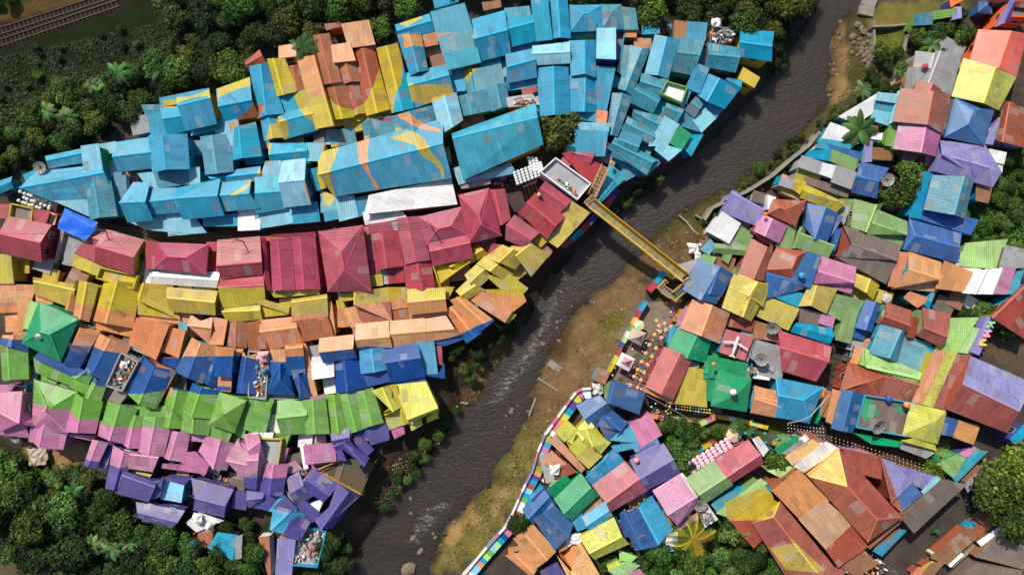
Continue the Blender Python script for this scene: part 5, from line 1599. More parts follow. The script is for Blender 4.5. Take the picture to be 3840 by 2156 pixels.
railway('railway_track', (-20, 88), (275, -8), 'upper railway track with lighter ballast crossing the top left corner')
railway('railway_track', (-20, 118), (300, 10), 'lower rusty railway track next to the grass slope at top left')
railway('railway_track', (-20, 1384), (210, 1452), 'railway track in the bottom left corner')

# ---------------------------------------------------------------- trees and plants
LEAF = {}
def crown_mesh(name, seed, cols, n=3400, lobes=10, flat=.62, leaf=.07):
    r = random.Random(seed); mb_v = []; mb_f = []; cc = []
    L = [(Vector((r.uniform(-.55, .55), r.uniform(-.55, .55), r.uniform(-.12, .32))), r.uniform(.28, .5)) for _ in range(lobes)]
    L.append((Vector((0, 0, .1)), .55))
    tone = [r.uniform(.4, 1.45) for _ in L]
    for i in range(n):
        k = r.randrange(len(L)); c, R = L[k]
        d = Vector((r.gauss(0, 1), r.gauss(0, 1), abs(r.gauss(.2, .8)))).normalized()
        R2 = R * (1 + .45 * noise.noise(d * 2.2 + Vector((k * 7.1, seed, 0)))); p = c + d * R2 * r.uniform(.6, 1.12); p.z *= flat * 1.5
        nn = (d + Vector((r.uniform(-.7, .7), r.uniform(-.7, .7), r.uniform(-.2, .8)))).normalized()
        u = nn.cross(Vector((r.uniform(-1, 1), r.uniform(-1, 1), .3))).normalized(); w = nn.cross(u)
        s = leaf * r.uniform(.6, 1.5)
        o = len(mb_v)
        mb_v += [tuple(p - u * s), tuple(p + w * s * .55), tuple(p + u * s), tuple(p - w * s * .55)]
        mb_f.append([o, o+1, o+2, o+3])
        c0 = cols[r.randrange(len(cols))]; t = tone[k] * r.uniform(.7, 1.3)
        cc += [min(1, v * t) for v in s2l(c0)] + [1]
        cc += cc[-4:] * 3
    me = bpy.data.meshes.new(name); me.from_pydata(mb_v, [], mb_f)
    at = me.color_attributes.new('Col', 'FLOAT_COLOR', 'CORNER'); at.data.foreach_set('color', cc)
    me.materials.append(M['leaf']); return me
GREENS = [(44,66,22), (58,84,28), (38,58,24), (70,96,34)]
KIND = {
 'dark': [crown_mesh('crown', s, [(36,58,20), (46,72,24), (30,48,20), (58,84,28)]) for s in (1, 2, 3)],  # leaf colours darkened to carry cloud shade over the top-left wood
 'mid': [crown_mesh('crown', s, [(60,94,30), (80,116,42), (46,72,24), (100,132,50)]) for s in (4, 5, 6)],
 'olive': [crown_mesh('crown', s, [(78,92,30), (100,104,34), (60,74,26), (48,62,22)]) for s in (7, 8)],
 'light': [crown_mesh('crown', s, [(96,134,62), (118,150,76), (76,110,48), (70,98,44)], n=2000, leaf=.07) for s in (9, 10)],
 'big': [crown_mesh('crown', 11, [(64,92,28), (82,108,34), (96,120,40), (46,66,22)], n=7000, lobes=16, leaf=.05)]}
def trunk_mesh(name, seed):
    r = random.Random(seed); mb = MB(); mb.tube((0, 0, 0), (0, 0, .62), .06, .035, 6)
    for i in range(5):
        a = r.uniform(0, 6.28); mb.tube((0, 0, r.uniform(.35, .6)), (math.cos(a)*.35, math.sin(a)*.35, r.uniform(.75, .95)), .03, .01, 5)
    o = mb.build(name, M['bark']); me = o.data; bpy.data.objects.remove(o); return me
TR = [trunk_mesh('trunk', s) for s in (1, 2)]
def blocked(x, y, rad):
    for g in houses:
        if abs(g['origin'].x - x) > 14 or abs(g['origin'].y - y) > 14: continue
        if inside((x, y), [(p.x, p.y) for p in g['q']]): return True
    return False
def tree(pt, rad, kind, label, group=None, hgt=None, name='tree', z0=None):
    x, y = pt; gz = z0 if z0 is not None else ground_z(x, y); h = hgt or rad * 1.25 + .8
    root = empty(name, (x, y, gz), label, 'tree', group)
    c = bpy.data.objects.new('crown', random.choice(KIND[kind])); COL.objects.link(c); c.parent = root
    c.location = (0, 0, h * .62); c.scale = (rad, rad * random.uniform(.85, 1.15), rad * random.uniform(.8, 1.1)); c.rotation_euler = (0, 0, random.uniform(0, 6.28))
    t = bpy.data.objects.new('trunk', random.choice(TR)); COL.objects.link(t); t.parent = root; t.scale = (rad * .9, rad * .9, h * .9)
    return root
def scatter(poly, n, rads, kinds, label, group, mind=.75, name='tree', tries=60, water=False, hk=1):
    xs = [p[0] for p in poly]; ys = [p[1] for p in poly]; pts = []; c = 0; t = 0
    while c < n and t < n * tries:
        t += 1
        x = random.uniform(min(xs), max(xs)); y = random.uniform(min(ys), max(ys))
        if not inside((x, y), poly): continue
        r = random.uniform(*rads)
        if any((x-a)**2 + (y-b)**2 < ((r + q) * mind) ** 2 for a, b, q in pts): continue
        if blocked(x, y, r) or (not water and pip_water(x, y)): continue
        pts.append((x, y, r)); c += 1
        k = random.choice(kinds)
        lb = label.replace('KIND', {'dark': 'dark green', 'mid': 'mid green', 'olive': 'yellowish olive', 'light': 'pale green'}.get(k, 'green'))
        tree((x, y), r, k, lb, group + ' ' + k, name=name, hgt=(r * 1.25 + .8) * hk)
    return pts
W1 = 'KIND leafy tree in the wood '
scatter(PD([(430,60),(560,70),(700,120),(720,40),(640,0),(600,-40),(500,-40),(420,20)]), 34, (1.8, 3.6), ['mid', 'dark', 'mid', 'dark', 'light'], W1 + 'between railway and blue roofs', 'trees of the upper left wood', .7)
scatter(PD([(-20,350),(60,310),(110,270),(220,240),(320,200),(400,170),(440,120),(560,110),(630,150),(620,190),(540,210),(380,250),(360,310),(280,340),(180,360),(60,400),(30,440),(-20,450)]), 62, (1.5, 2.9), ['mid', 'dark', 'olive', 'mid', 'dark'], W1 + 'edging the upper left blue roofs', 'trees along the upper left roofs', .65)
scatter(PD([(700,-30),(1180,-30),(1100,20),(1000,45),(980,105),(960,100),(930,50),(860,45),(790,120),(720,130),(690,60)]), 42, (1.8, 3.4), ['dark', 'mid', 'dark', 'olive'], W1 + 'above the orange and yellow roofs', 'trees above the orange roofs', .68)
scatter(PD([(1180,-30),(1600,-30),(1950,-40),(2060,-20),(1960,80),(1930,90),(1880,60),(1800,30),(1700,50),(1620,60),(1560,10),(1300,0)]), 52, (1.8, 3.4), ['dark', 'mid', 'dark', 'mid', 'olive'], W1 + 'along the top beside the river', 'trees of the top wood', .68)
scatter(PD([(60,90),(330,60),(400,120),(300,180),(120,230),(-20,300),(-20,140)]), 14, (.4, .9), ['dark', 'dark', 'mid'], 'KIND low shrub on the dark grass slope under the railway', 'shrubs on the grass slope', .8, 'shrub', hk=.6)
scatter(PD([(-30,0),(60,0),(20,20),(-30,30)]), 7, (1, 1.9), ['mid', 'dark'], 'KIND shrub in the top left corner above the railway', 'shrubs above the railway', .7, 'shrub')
scatter(PD([(-20,1130),(60,1150),(110,1180),(260,1200),(340,1280),(330,1330),(460,1320),(480,1446),(200,1446),(90,1390),(-20,1370)]), 60, (1.3, 4.6), ['mid', 'dark', 'mid', 'olive', 'light'], W1 + 'at the bottom left', 'trees of the bottom left wood', .66)
scatter(PD([(340,1330),(460,1320),(540,1400),(540,1460),(380,1470)]), 14, (1.8, 3.2), ['mid', 'light', 'dark'], W1 + 'below the purple roofs', 'trees below the purple roofs', .66)
scatter(PD([(560,1310),(640,1290),(680,1340),(650,1446),(560,1446)]), 10, (1.2, 2.2), ['mid', 'dark'], 'KIND tree by the scrap huts', 'trees by the scrap huts', .7)
scatter(PD([(820,1350),(860,1330),(880,1400),(860,1446),(800,1446)]), 9, (1.2, 2.2), ['dark'], 'KIND bush on the left bank near the bottom', 'bushes of the left bank', .7, 'bush')
scatter(PD([(1100,880),(1180,850),(1230,820),(1320,780),(1300,830),(1220,900),(1180,960)]), 20, (.8, 1.7), ['dark', 'dark', 'mid'], 'KIND bush on the left bank below the orange roofs', 'bushes below the orange roofs', .8, 'bush')
scatter(PD([(1110,1060),(1150,1030),(1060,1190),(980,1280),(940,1300),(1000,1180)]), 14, (.7, 1.5), ['dark', 'mid'], 'KIND bush on the littered left bank', 'bushes of the littered bank', .8, 'bush')
scatter(PD([(1500,560),(1600,480),(1750,400),(1850,310),(1930,220),(1960,150),(1990,150),(1930,250),(1780,400),(1600,510)]), 34, (.6, 1.5), ['dark', 'dark', 'mid'], 'KIND bush between the blue roofs and the water', 'bushes below the blue roofs', .8, 'bush')
scatter(PD([(1930,100),(1990,80),(1980,150),(1940,180)]), 8, (1.0, 2.0), ['dark', 'mid'], 'KIND bush on the left bank near the top', 'bushes of the top left bank', .7, 'bush')
scatter(PD([(2280,60),(2400,50),(2420,80),(2380,150),(2290,140),(2270,110)]), 20, (1.3, 2.4), ['mid', 'light', 'mid', 'dark'], 'KIND tree beside the grey sheet roof at the upper right', 'trees at the upper right', .66)
scatter(PD([(2200,110),(2260,130),(2260,220),(2170,280),(2100,320),(2090,290),(2170,220)]), 26, (.9, 1.9), ['mid', 'dark', 'olive'], 'KIND bush on the right bank slope near the top', 'bushes of the upper right bank', .75, 'bush')
scatter(PD([(2000,340),(2090,290),(2110,300),(1960,450),(1830,540),(1760,560),(1840,490)]), 34, (.5, 1.2), ['mid', 'olive', 'dark'], 'KIND bush along the right bank', 'bushes along the right bank', .8, 'bush')
scatter(PD([(2520,330),(2600,300),(2600,640),(2500,640),(2440,590),(2460,500),(2500,440)]), 34, (.7, 1.8), ['mid', 'light', 'mid'], 'KIND bush on the steep hillside at the right edge', 'bushes of the right hillside', .6, 'bush')
scatter(PD([(2410,620),(2450,570),(2480,590),(2440,650),(2400,660)]), 8, (.8, 1.5), ['light', 'olive'], 'KIND bush beside the pale green slab', 'bushes by the pale green slab', .7, 'bush')
scatter(PD([(1680,1320),(1830,1310),(1880,1300),(1940,1370),(1960,1446),(1620,1446),(1600,1410)]), 36, (1.4, 2.8), ['mid', 'dark', 'mid', 'light'], 'KIND tree around the yellow palm at the bottom', 'trees around the yellow palm', .66)
scatter(PD([(1650,1060),(1710,1050),(1740,1130),(1700,1170),(1670,1120)]), 10, (1.1, 2.0), ['mid', 'light', 'dark'], 'KIND tree above the purple umbrellas', 'trees above the purple umbrellas', .7)
scatter(PD([(1700,1060),(1790,1070),(1900,1060),(1900,1090),(1800,1100),(1720,1110)]), 12, (1.0, 2.1), ['mid', 'light'], 'KIND tree in the garden beside the patterned wall', 'trees by the patterned wall', .7)
scatter(PD([(2500,840),(2576,850),(2600,830),(2580,800),(2480,800)]), 9, (1.0, 1.9), ['mid', 'dark'], 'KIND bush behind the letter wall', 'bushes behind the letter wall', .7, 'bush')
scatter(PD([(1500,1400),(1600,1400),(1620,1446),(1500,1446)]), 6, (.7, 1.2), ['mid', 'light'], 'KIND bush among the pale roofs at the bottom', 'bushes among the pale roofs', .7, 'bush')
for (r_, c_, x, y, rad, kd, lb) in [
 (0,2,500,1290,3.9,'olive','lone round tree with yellowish crown between the long blue halls'),
 (1,3,1330,540,3.3,'mid','round green tree in the courtyard beside the weathered turquoise gable'),
 (1,3,1420,320,2.8,'mid','smaller bright green tree below the pink gabled house'),
 (3,2,1680,240,2.6,'light','round pale green tree left of the purple umbrella rows'),
 (3,3,2430,560,6.0,'big','very large spreading tree hanging over the street at the right edge'),
 (3,3,2560,860,4.8,'mid','tree crown under the very large street tree at the right edge'),
 (2,3,2150,270,2.2,'mid','green bush growing over the pale green wall top'),
 (2,3,2380,360,2.6,'mid','green bush hanging over the dark slope below the corner roof'),
 (2,3,1970,240,1.2,'mid','small bush at the lower end of the white painted stripes'),
 (3,3,90,300,2.3,'mid','bush beside the white block with slots'),
 (3,3,1680,400,1.9,'mid','bush beside the rainbow garden plots'),
 (2,2,1900,770,1.7,'mid','small bright tree next to the emerald mosque roof'),
 (3,2,90,930,2.2,'dark','dark tree beside the riverside promenade wall'),
 (0,0,2180,670,2.6,'olive','golden yellow tree left of the blue and red roofs'),
 (0,1,290,180,2.8,'olive','yellowish tree above the orange shed roof'),
 (3,2,1830,1330,2.8,'mid','leafy tree directly below the yellow palm'),
 (0,2,2350,200,3.2,'mid','bright topped tree above the dark yard of sheds')]:
    p = tp(r_, c_, x, y, rad * 1.2); tree((p.x, p.y), rad, kd, lb)
def frond(mb, c, a, L, wd, droop, cols, r):
    """a long leaf: two strips folded along the midrib"""
    n = 6; d = Vector((math.cos(a), math.sin(a), 0)); s = Vector((-d.y, d.x, 0)); pv = None; up = r.uniform(.25, .6)
    col = tuple(v * r.uniform(.7, 1.3) for v in s2l(r.choice(cols)))
    for i in range(n + 1):
        t = i / n; p = c + d * L * t * (1 - .15 * t) + Vector((0, 0, L * (up * t - droop * t * t)))
        w = wd * (math.sin(PI * min(1, t * .92 + .08)) ** .7) * .5 + .01
        cur = (p - s * w - Vector((0, 0, w * .35)), p, p + s * w - Vector((0, 0, w * .35)))
        if pv:
            mb.add([pv[0], cur[0], cur[1], pv[1]], [(0, 1, 2, 3)], col); mb.add([pv[1], cur[1], cur[2], pv[2]], [(0, 1, 2, 3)], tuple(v * .9 for v in col))
        pv = cur
def banana(pt, rad, label, group=None, seed=0, cols=((86,128,66), (110,146,84), (70,104,50)), n=11):
    r = random.Random(seed); gz = ground_z(*pt); h = rad * 1.1 + .6
    root = empty('banana_plant', (*pt, gz), label, 'banana plant', group)
    MB().tube((0, 0, 0), (0, 0, h), .16, .1, 7, s2l((110,120,70))).build('stem', M['paint'], root)
    for i in range(n):
        mb = MB(); frond(mb, Vector((0, 0, h)), 2 * PI * i / n + r.uniform(-.25, .25), rad * r.uniform(.8, 1.15), rad * .3, r.uniform(.4, .8), cols, r)
        mb.build('leaf', M['leaf'], root)
BN = [(0,0,1170,740,2.6),(0,0,1060,810,2.2),(0,0,1260,700,2.2),(0,0,1600,680,2.6),(0,0,1540,720,2.0),(0,0,450,1110,2.2),(0,0,640,1170,2.4),(0,0,900,850,2.0),(3,0,1110,1200,2.4),(0,3,1000,880,2.0),(0,3,1660,450,2.2),(0,0,1180,920,1.7)]
for i, (r_, c_, x, y, rad) in enumerate(BN):
    p = tp(r_, c_, x, y, rad * 1.1 + 1)
    lbs = {8: 'banana plant among the trees of the bottom left wood', 9: 'banana plant above the big white sloping roof by the bank', 10: 'banana plant in front of the grey sheet roof at the upper right'}
    banana((p.x, p.y), rad, lbs.get(i, 'broad leaved banana plant at the edge of the upper left wood'), 'banana plants of the upper left wood' if i not in lbs else None, seed=i)
p = tp(0, 3, 960, 1290, 5); banana((p.x, p.y), 3.6, 'large banana plant with long green leaves between the white and pale blue roofs', seed=40, cols=((58,104,40), (84,128,56), (46,88,34)), n=13)
def palm(pt, rad, label, cols, seed, name='palm_tree', n=22, h=None):
    r = random.Random(seed); gz = ground_z(*pt); h = h or rad + 2
    root = empty(name, (*pt, gz), label, 'palm tree'); MB().tube((0, 0, 0), (0, 0, h), .2, .13, 8).build('trunk', M['bark'], root)
    cr = MB()
    for i in range(n):
        a = 2 * PI * i / n * 1.618 * 3; L = rad * r.uniform(.55, 1.15); a += r.uniform(-.3, .3); d = Vector((math.cos(a), math.sin(a), 0)); s = Vector((-d.y, d.x, 0)); up = r.uniform(.2, .9); dr = r.uniform(.5, 1.0); bend = r.uniform(-.5, .5)
        col0 = s2l(r.choice(cols))
        for k in range(26):
            t = (k + 1) / 26; p = Vector((0, 0, h)) + (d + s * bend * t) * L * t + Vector((0, 0, L * (up * t - dr * t * t)))
            for sg in (-1, 1):
                l = L * .26 * math.sin(PI * (t * .85 + .1)); q = p + (s * sg + d * .7).normalized() * l + Vector((0, 0, -l * .35)); w = d * .035
                cr.add([p - w, p + w, q + w * .4, q - w * .4], [(0, 1, 2, 3)], tuple(v * r.uniform(.7, 1.3) for v in col0))
    cr.build('crown', M['leaf'], root)
p = tp(3, 2, 1800, 1080, 6); palm((p.x, p.y), 3.9, 'yellow fronded palm tree below the pink gabled house', ((148,140,40), (186,166,44), (96,112,36), (170,130,36), (70,92,30)), 5, n=22)
p = tp(0, 1, 450, 450, 6); palm((p.x, p.y), 2.6, 'dark green palm tree above the long pale orange roof', ((40,74,34), (52,88,40), (64,100,50)), 6)

# ground cover and litter
def cover(name, polys, n, cols, size, seed, dens=None, label_kind='stuff', lift=.15, mat='leaf'):
    r = random.Random(seed); mb_v = []; mb_f = []; cc = []; pts = []
    ar = []
    for po in polys:
        xs = [p[0] for p in po]; ys = [p[1] for p in po]; ar.append((max(xs)-min(xs)) * (max(ys)-min(ys)))
    tot = sum(ar)
    for po, a in zip(polys, ar):
        xs = [p[0] for p in po]; ys = [p[1] for p in po]
        for _ in range(int(n * a / tot)):
            x = r.uniform(min(xs), max(xs)); y = r.uniform(min(ys), max(ys))
            if inside((x, y), po) and noise.noise(Vector((x * .3, y * .3, seed))) > -.12 + r.uniform(-.3, .3): pts.append((x, y))
    Z = heights(np.array(pts))
    for (x, y), z in zip(pts, Z):
        if z < WZ + .05: continue
        s = size * r.uniform(.5, 1.5); a = r.uniform(0, 6.28); tl_ = r.uniform(-.5, .5)
        u = Vector((math.cos(a), math.sin(a), tl_)) * s; w = Vector((-math.sin(a), math.cos(a), r.uniform(-.5, .5))) * s * .6; p = Vector((x, y, z + lift * r.uniform(.3, 1.5)))
        o = len(mb_v); mb_v += [tuple(p-u), tuple(p+w), tuple(p+u), tuple(p-w)]; mb_f.append([o, o+1, o+2, o+3])
        t = r.uniform(.6, 1.35); c = [v * t for v in s2l(r.choice(cols))] + [1]; cc += c * 4
    me = bpy.data.meshes.new(name); me.from_pydata(mb_v, [], mb_f)
    at = me.color_attributes.new('Col', 'FLOAT_COLOR', 'CORNER'); at.data.foreach_set('color', cc); me.materials.append(M[mat])
    o = bpy.data.objects.new(name, me); COL.objects.link(o); o['kind'] = 'stuff'; return o
g = cover('grass', [PD([(-20,150),(400,60),(420,140),(100,300),(-20,350)])], 26000, [(34,48,18), (44,62,24), (28,42,16), (60,72,30)], .16, 3)  # blades coloured darker to stand for cloud shade on this slope
tag(g, 'dark grass covering the slope below the railway', 'grass')
g = cover('undergrowth', [PD([(-20,260),(380,160),(640,130),(600,210),(380,260),(200,370),(-20,450)]), PD([(380,-30),(1180,-30),(1000,60),(940,100),(640,140),(400,100)]), PD([(1180,-30),(2060,-30),(1950,130),(1600,80)]), PD([(-20,1120),(340,1200),(560,1340),(700,1330),(880,1330),(870,1446),(200,1446),(-20,1380)]), PD([(1600,1330),(1900,1290),(1980,1446),(1560,1446)])], 42000, [(44,64,22), (58,84,28), (36,52,20), (84,92,36)], .2, 4, lift=.4)
tag(g, 'green undergrowth filling the woods around the roofs', 'undergrowth')
g = cover('bank_plants', [PD([(1640,640),(1700,540),(1930,400),(2110,290),(2120,330),(1900,520),(1760,640)]), PD([(2180,70),(2290,70),(2270,200),(2190,290),(2080,300),(2150,200)]), PD([(1100,1446),(1200,1260),(1340,1040),(1440,1010),(1340,1250),(1200,1446)]), PD([(1500,790),(1590,780),(1560,860),(1520,880)]), PD([(2420,600),(2520,330),(2600,300),(2600,700)]), PD([(1640,1050),(1990,1070),(1800,1150),(1680,1170)]), PD([(900,1280),(1100,1090),(1200,960),(1320,800),(1330,830),(1210,1000),(1060,1200),(940,1360)])], 36000, [(78,88,34), (96,104,40), (60,78,28), (110,104,50)], .13, 5)
tag(g, 'low grass and weeds on the river banks', 'grass')
g = cover('litter', [PD([(900,1340),(960,1180),(1100,1090),(1150,1040),(1100,1130),(1010,1240),(940,1330)]), PD([(1130,1000),(1240,880),(1250,900),(1180,1010)]), PD([(60,1110),(230,1110),(220,1160),(80,1160)]), PD([(1430,1200),(1470,1180),(1450,1260),(1410,1260)])], 3000, [(210,204,196), (176,160,140), (120,100,84), (90,120,150), (170,90,80)], .09, 6, lift=.08, mat='paint')
tag(g, 'scattered litter on the left river bank', 'litter')
g = cover('rubble', [PD([(1480,760),(1560,700),(1640,720),(1600,800),(1530,960),(1480,985),(1370,1070),(1340,1050),(1350,960),(1390,870),(1430,800)]), PD([(2095,60),(2145,30),(2150,250),(2085,250)]), PD([(1600,640),(1740,560),(1770,600),(1740,660),(1640,700)]), PD([(1090,1440),(1200,1270),(1330,1050),(1440,1010),(1340,1200),(1230,1390)]), PD([(900,1340),(960,1180),(1100,1090),(1240,880),(1330,790),(1320,830),(1200,1000),(1010,1240),(930,1350)])], 6500, [(96,82,66), (126,110,90), (70,58,48), (110,92,70), (150,138,120)], .14, 8, lift=.1, mat='paint')
tag(g, 'small stones and rubble lying on both river banks', 'rubble')

g = cover('hillside_plants', [PD([(2520,330),(2620,300),(2620,640),(2500,640),(2440,590),(2460,500),(2500,440)])], 9000, [(76,112,40), (92,130,50), (60,92,32)], .2, 11, lift=.5)
tag(g, 'bright green vines covering the steep slope at the right edge', 'vines')
# river rocks, boulders, broken walls
rr_rand = random.Random(9)
def rock_mesh(seed):
    bm = bmesh.new(); bmesh.ops.create_icosphere(bm, subdivisions=2, radius=1); r = random.Random(seed); o = Vector((r.random()*50, 0, 0))
    for v in bm.verts: v.co *= 1 + .35 * noise.noise(v.co * 1.3 + o); v.co.z *= .65
    me = bpy.data.meshes.new('boulder'); bm.to_mesh(me); bm.free(); me.materials.append(M['rock']); return me
RK = [rock_mesh(s) for s in range(5)]
RP = [(850,375,34),(905,410,20),(935,465,24),(920,510,26),(915,545,24),(965,555,28),(935,585,22),(1015,560,34),(980,600,26),(1000,520,22),(990,630,20),(935,640,24),(975,665,26),(1015,735,40),(1015,600,18),(960,700,22),(900,450,16),(850,440,18),(880,570,16),(830,540,20),(1035,650,16),(960,510,16),(940,340,30),(985,380,24),(890,260,30),(925,300,26),(970,440,18),(1010,470,20),(880,500,14),(950,620,15)]
for x, y, r_ in RP:
    p = tp(0, 3, x, y, -2); o = bpy.data.objects.new('boulder', rr_rand.choice(RK)); COL.objects.link(o); s = r_ * .0165 * 1.25
    gz = ground_z(p.x, p.y); o.location = (p.x, p.y, max(gz, WZ) + s * .25); o.scale = (s, s * .85, s); o.rotation_euler = (0, 0, rr_rand.uniform(0, 6))
    tag(o, 'rounded brown boulder in the rock heap on the upper right bank', 'boulder', 'boulders of the upper right bank')
for x, y, r_, lb in [(1580,1070,40,'wet boulder in the rapids'), (1650,1210,42,'wet boulder standing just below the rapids boulder'), (1530,1390,90,'long wet boulder in the river at the bottom edge'), (1800,1070,24,'small boulder by the right bank rapids')]:
    p = tp(3, 1, x, y, WZ); o = bpy.data.objects.new('boulder', rr_rand.choice(RK)); COL.objects.link(o); s = r_ * .0165
    o.location = (p.x, p.y, WZ); o.scale = (s, s * .7, s * .8); o.rotation_euler = (0, 0, .8); tag(o, lb, 'boulder')
def strip(name, pts, width, z0, z1, mat, label, cat, cols=None, seglen=None, kind=None, group=None, jag=0):
    """a low wall following a line; coloured panels alternate along it"""
    mb = MB(); r = random.Random(len(pts)); line = []
    for a, b in zip(pts[:-1], pts[1:]):
        d = b - a; k = max(1, int(d.length / (seglen or 1e9))) if seglen else 1
        for i in range(k): line.append(a + d * i / k)
    line.append(pts[-1])
    for i, (a, b) in enumerate(zip(line[:-1], line[1:])):
        d = (b - a).normalized(); n = Vector((-d.y, d.x, 0)) * width / 2
        j = lambda: n * (1 + r.uniform(-jag, jag))
        n0 = j(); c = s2l(PAINT[r.choice(cols)][0]) if cols else (.4, .4, .4)
        zt = z1 + r.uniform(-jag, jag) * .3
        mb.prism([(a - n0)[:2], (b - n0)[:2], (b + n0)[:2], (a + n0)[:2]], z0, zt, c)
    o = mb.build(name, mat, loc=line[0] * 0 + Vector((line[0].x, line[0].y, z0))); tag(o, label, cat, group)
    return o
strip('broken_wall', [tp(2, 2, x, y, -1.6) for x, y in ((370,745),(450,800),(540,850),(600,890),(700,935),(820,980))], 1.0, -3.6, -1.5, M['concrete'], 'broken pale concrete wall lying across the sandy right bank', 'wall', seglen=1.0, jag=.3)
strip('low_wall', [tp(2, 2, x, y, -1.6) for x, y in ((260,905),(400,990),(580,1100))], .3, -3.6, -1.4, M['concrete'], 'thin concrete wall below the broken one on the right bank', 'wall', seglen=1.5, jag=.15)
strip('low_wall', [tp(2, 2, x, y, -1.8) for x, y in ((240,1100),(200,1200),(170,1285))], .3, -4, -1.8, M['concrete'], 'short thin wall edging the lower sand bank', 'wall', seglen=1.5, jag=.15)
strip('low_wall', [tp(1, 2, x, y, -1.2) for x, y in ((1680,720),(1750,780),(1820,870),(1870,910))], .35, -3, -1, M['concrete'], 'broken wall line on the right bank above the bridge', 'wall', seglen=1, jag=.3)
strip('low_wall', [tp(1, 2, x, y, -1.2) for x, y in ((1840,715),(1900,750),(1960,795))], .3, -3, -1, M['concrete'], 'short broken wall line nearer the lavender roof', 'wall', seglen=1, jag=.3)
strip('low_wall', [tp(2, 1, x, y, -1.5) for x, y in ((1850,1090),(1980,1130),(2130,1160))], .4, -3.3, -1.4, M['concrete'], 'dull concrete wall on the left bank right of the lemon roofs', 'wall', seglen=1, jag=.3)
strip('low_wall', [tp(0, 3, x, y, 0) for x, y in ((1480,250),(1380,400),(1340,560),(1290,700),(1270,820),(1160,900))], .5, -2, .5, M['concrete'], 'grey retaining wall winding down beside the upper right slope', 'wall', seglen=1.4, jag=.15)
strip('low_wall', [tp(0, 3, x, y, 0) for x, y in ((1040,275),(1250,268),(1470,240))], .3, -2, .4, M['concrete'], 'thin straight wall edging the green plot at upper right', 'wall', seglen=2, jag=.1)
strip('low_wall', [tp(0, 3, x, y, -1) for x, y in ((1035,230),(1040,400),(1035,540))], .3, -3, 0, M['concrete'], 'dark retaining wall beside the rock heap', 'wall', seglen=2, jag=.1)
strip('broken_wall', [tp(0, 3, x, y, -1) for x, y in ((1060,-60),(1010,60),(990,150))], 2.6, -3.6, -1.2, M['concrete'], 'wide worn concrete spillway at the top of the river', 'wall', seglen=1.2, jag=.25)
strip('low_wall', [tp(1, 3, x, y, .5) for x, y in ((-640,760),(-560,640),(-200,470),(40,320),(200,180),(400,20),(520,-120))], .55, -2, .7, M['concrete'], 'long pale promenade wall along the upper right bank', 'wall', seglen=2, jag=.1)
strip('low_wall', [tp(3, 3, x, y, .4) for x, y in ((1830,1350),(2110,1100),(2350,980))], .45, -.2, .9, M['concrete'], 'long whitewashed wall beside the street', 'wall', seglen=2)
# painted promenade along the right bank
CP = 'mypvbgoALBYrwCh'
def promenade(pts, label, z=1.2, wd=1.5):
    strip('promenade_rail', [p for p in pts], .28, z - .3, z + .55, M['paint'], 'white railing of the ' + label, 'railing', cols='wwwwlp', seglen=1.3)
    q = []
    for i, p in enumerate(pts):
        a = pts[max(0, i-1)]; b = pts[min(len(pts)-1, i+1)]; d = (b - a).normalized(); q.append(p + Vector((d.y, -d.x, 0)) * PROM_SIDE * (wd / 2 + .15))
    strip('painted_promenade', q, wd, z - 4, z, M['paint'], label, 'promenade', cols=CP, seglen=.75)
PROM_SIDE = 1
PT = lambda r, c, L, z=1.2: [tp(r, c, x, y, z) for x, y in L]
PROM_SIDE = -1
promenade(PT(2, 2, [(790,1005),(700,1012),(640,1045),(590,1110),(540,1180),(460,1290),(350,1446)]) + PT(3, 2, [(330,30),(260,200),(210,380),(100,600),(0,830)]) + PT(3, 1, [(2500,960),(2390,1080),(2250,1240),(2100,1420),(2020,1500)]), 'curved promenade of many coloured squares along the lower right bank')
strip('painted_wall', PT(2, 2, [(1350,140),(1290,230),(1180,440),(1090,600),(1020,760),(975,840)]), .55, -3, 1.6, M['paint'], 'multicoloured low wall between lantern plaza and sand bank', 'wall', cols=CP, seglen=1.0)
strip('painted_wall', PT(1, 2, [(1540,1290),(1450,1390),(1380,1480)]), .8, -2, 1.4, M['paint'], 'short painted wall below the end of the yellow footbridge', 'wall', cols='mygbCGl', seglen=1)
strip('painted_wall', PT(1, 2, [(1060,450),(1010,530),(930,640)]), 1.1, -3, 1.2, M['paint'], 'magenta and purple river wall right of the footbridge steps', 'wall', cols='mmv', seglen=1.6)
strip('painted_wall', PT(1, 2, [(860,700),(780,790),(700,870),(600,960),(500,1030)]), 1.0, -3, 1.0, M['paint'], 'magenta and blue river wall left of the footbridge', 'wall', cols='mbvB', seglen=1.6)
strip('painted_wall', PT(2, 2, [(1400,1285),(1560,1310),(1800,1350),(1850,1390),(2060,1290),(2300,1330),(2571,1400)]), .7, -.3, 1.3, M['paint'], 'pebble patterned garden wall with coloured edge below the lantern plaza', 'wall', cols='yohwpA', seglen=.9)
strip('painted_wall', PT(3, 2, [(1480,420),(1760,260),(2000,130),(2160,40)]), .5, -.3, 1.3, M['paint'], 'yellow and turquoise garden wall above the purple umbrellas', 'wall', cols='yCrh', seglen=1.4)
strip('painted_wall', PT(2, 3, [(560,1000),(540,1150),(520,1250),(480,1360)]), .5, -.3, 1.6, M['paint'], 'narrow painted wall right of the turquoise hip roof', 'wall', cols='oGbym', seglen=.9)
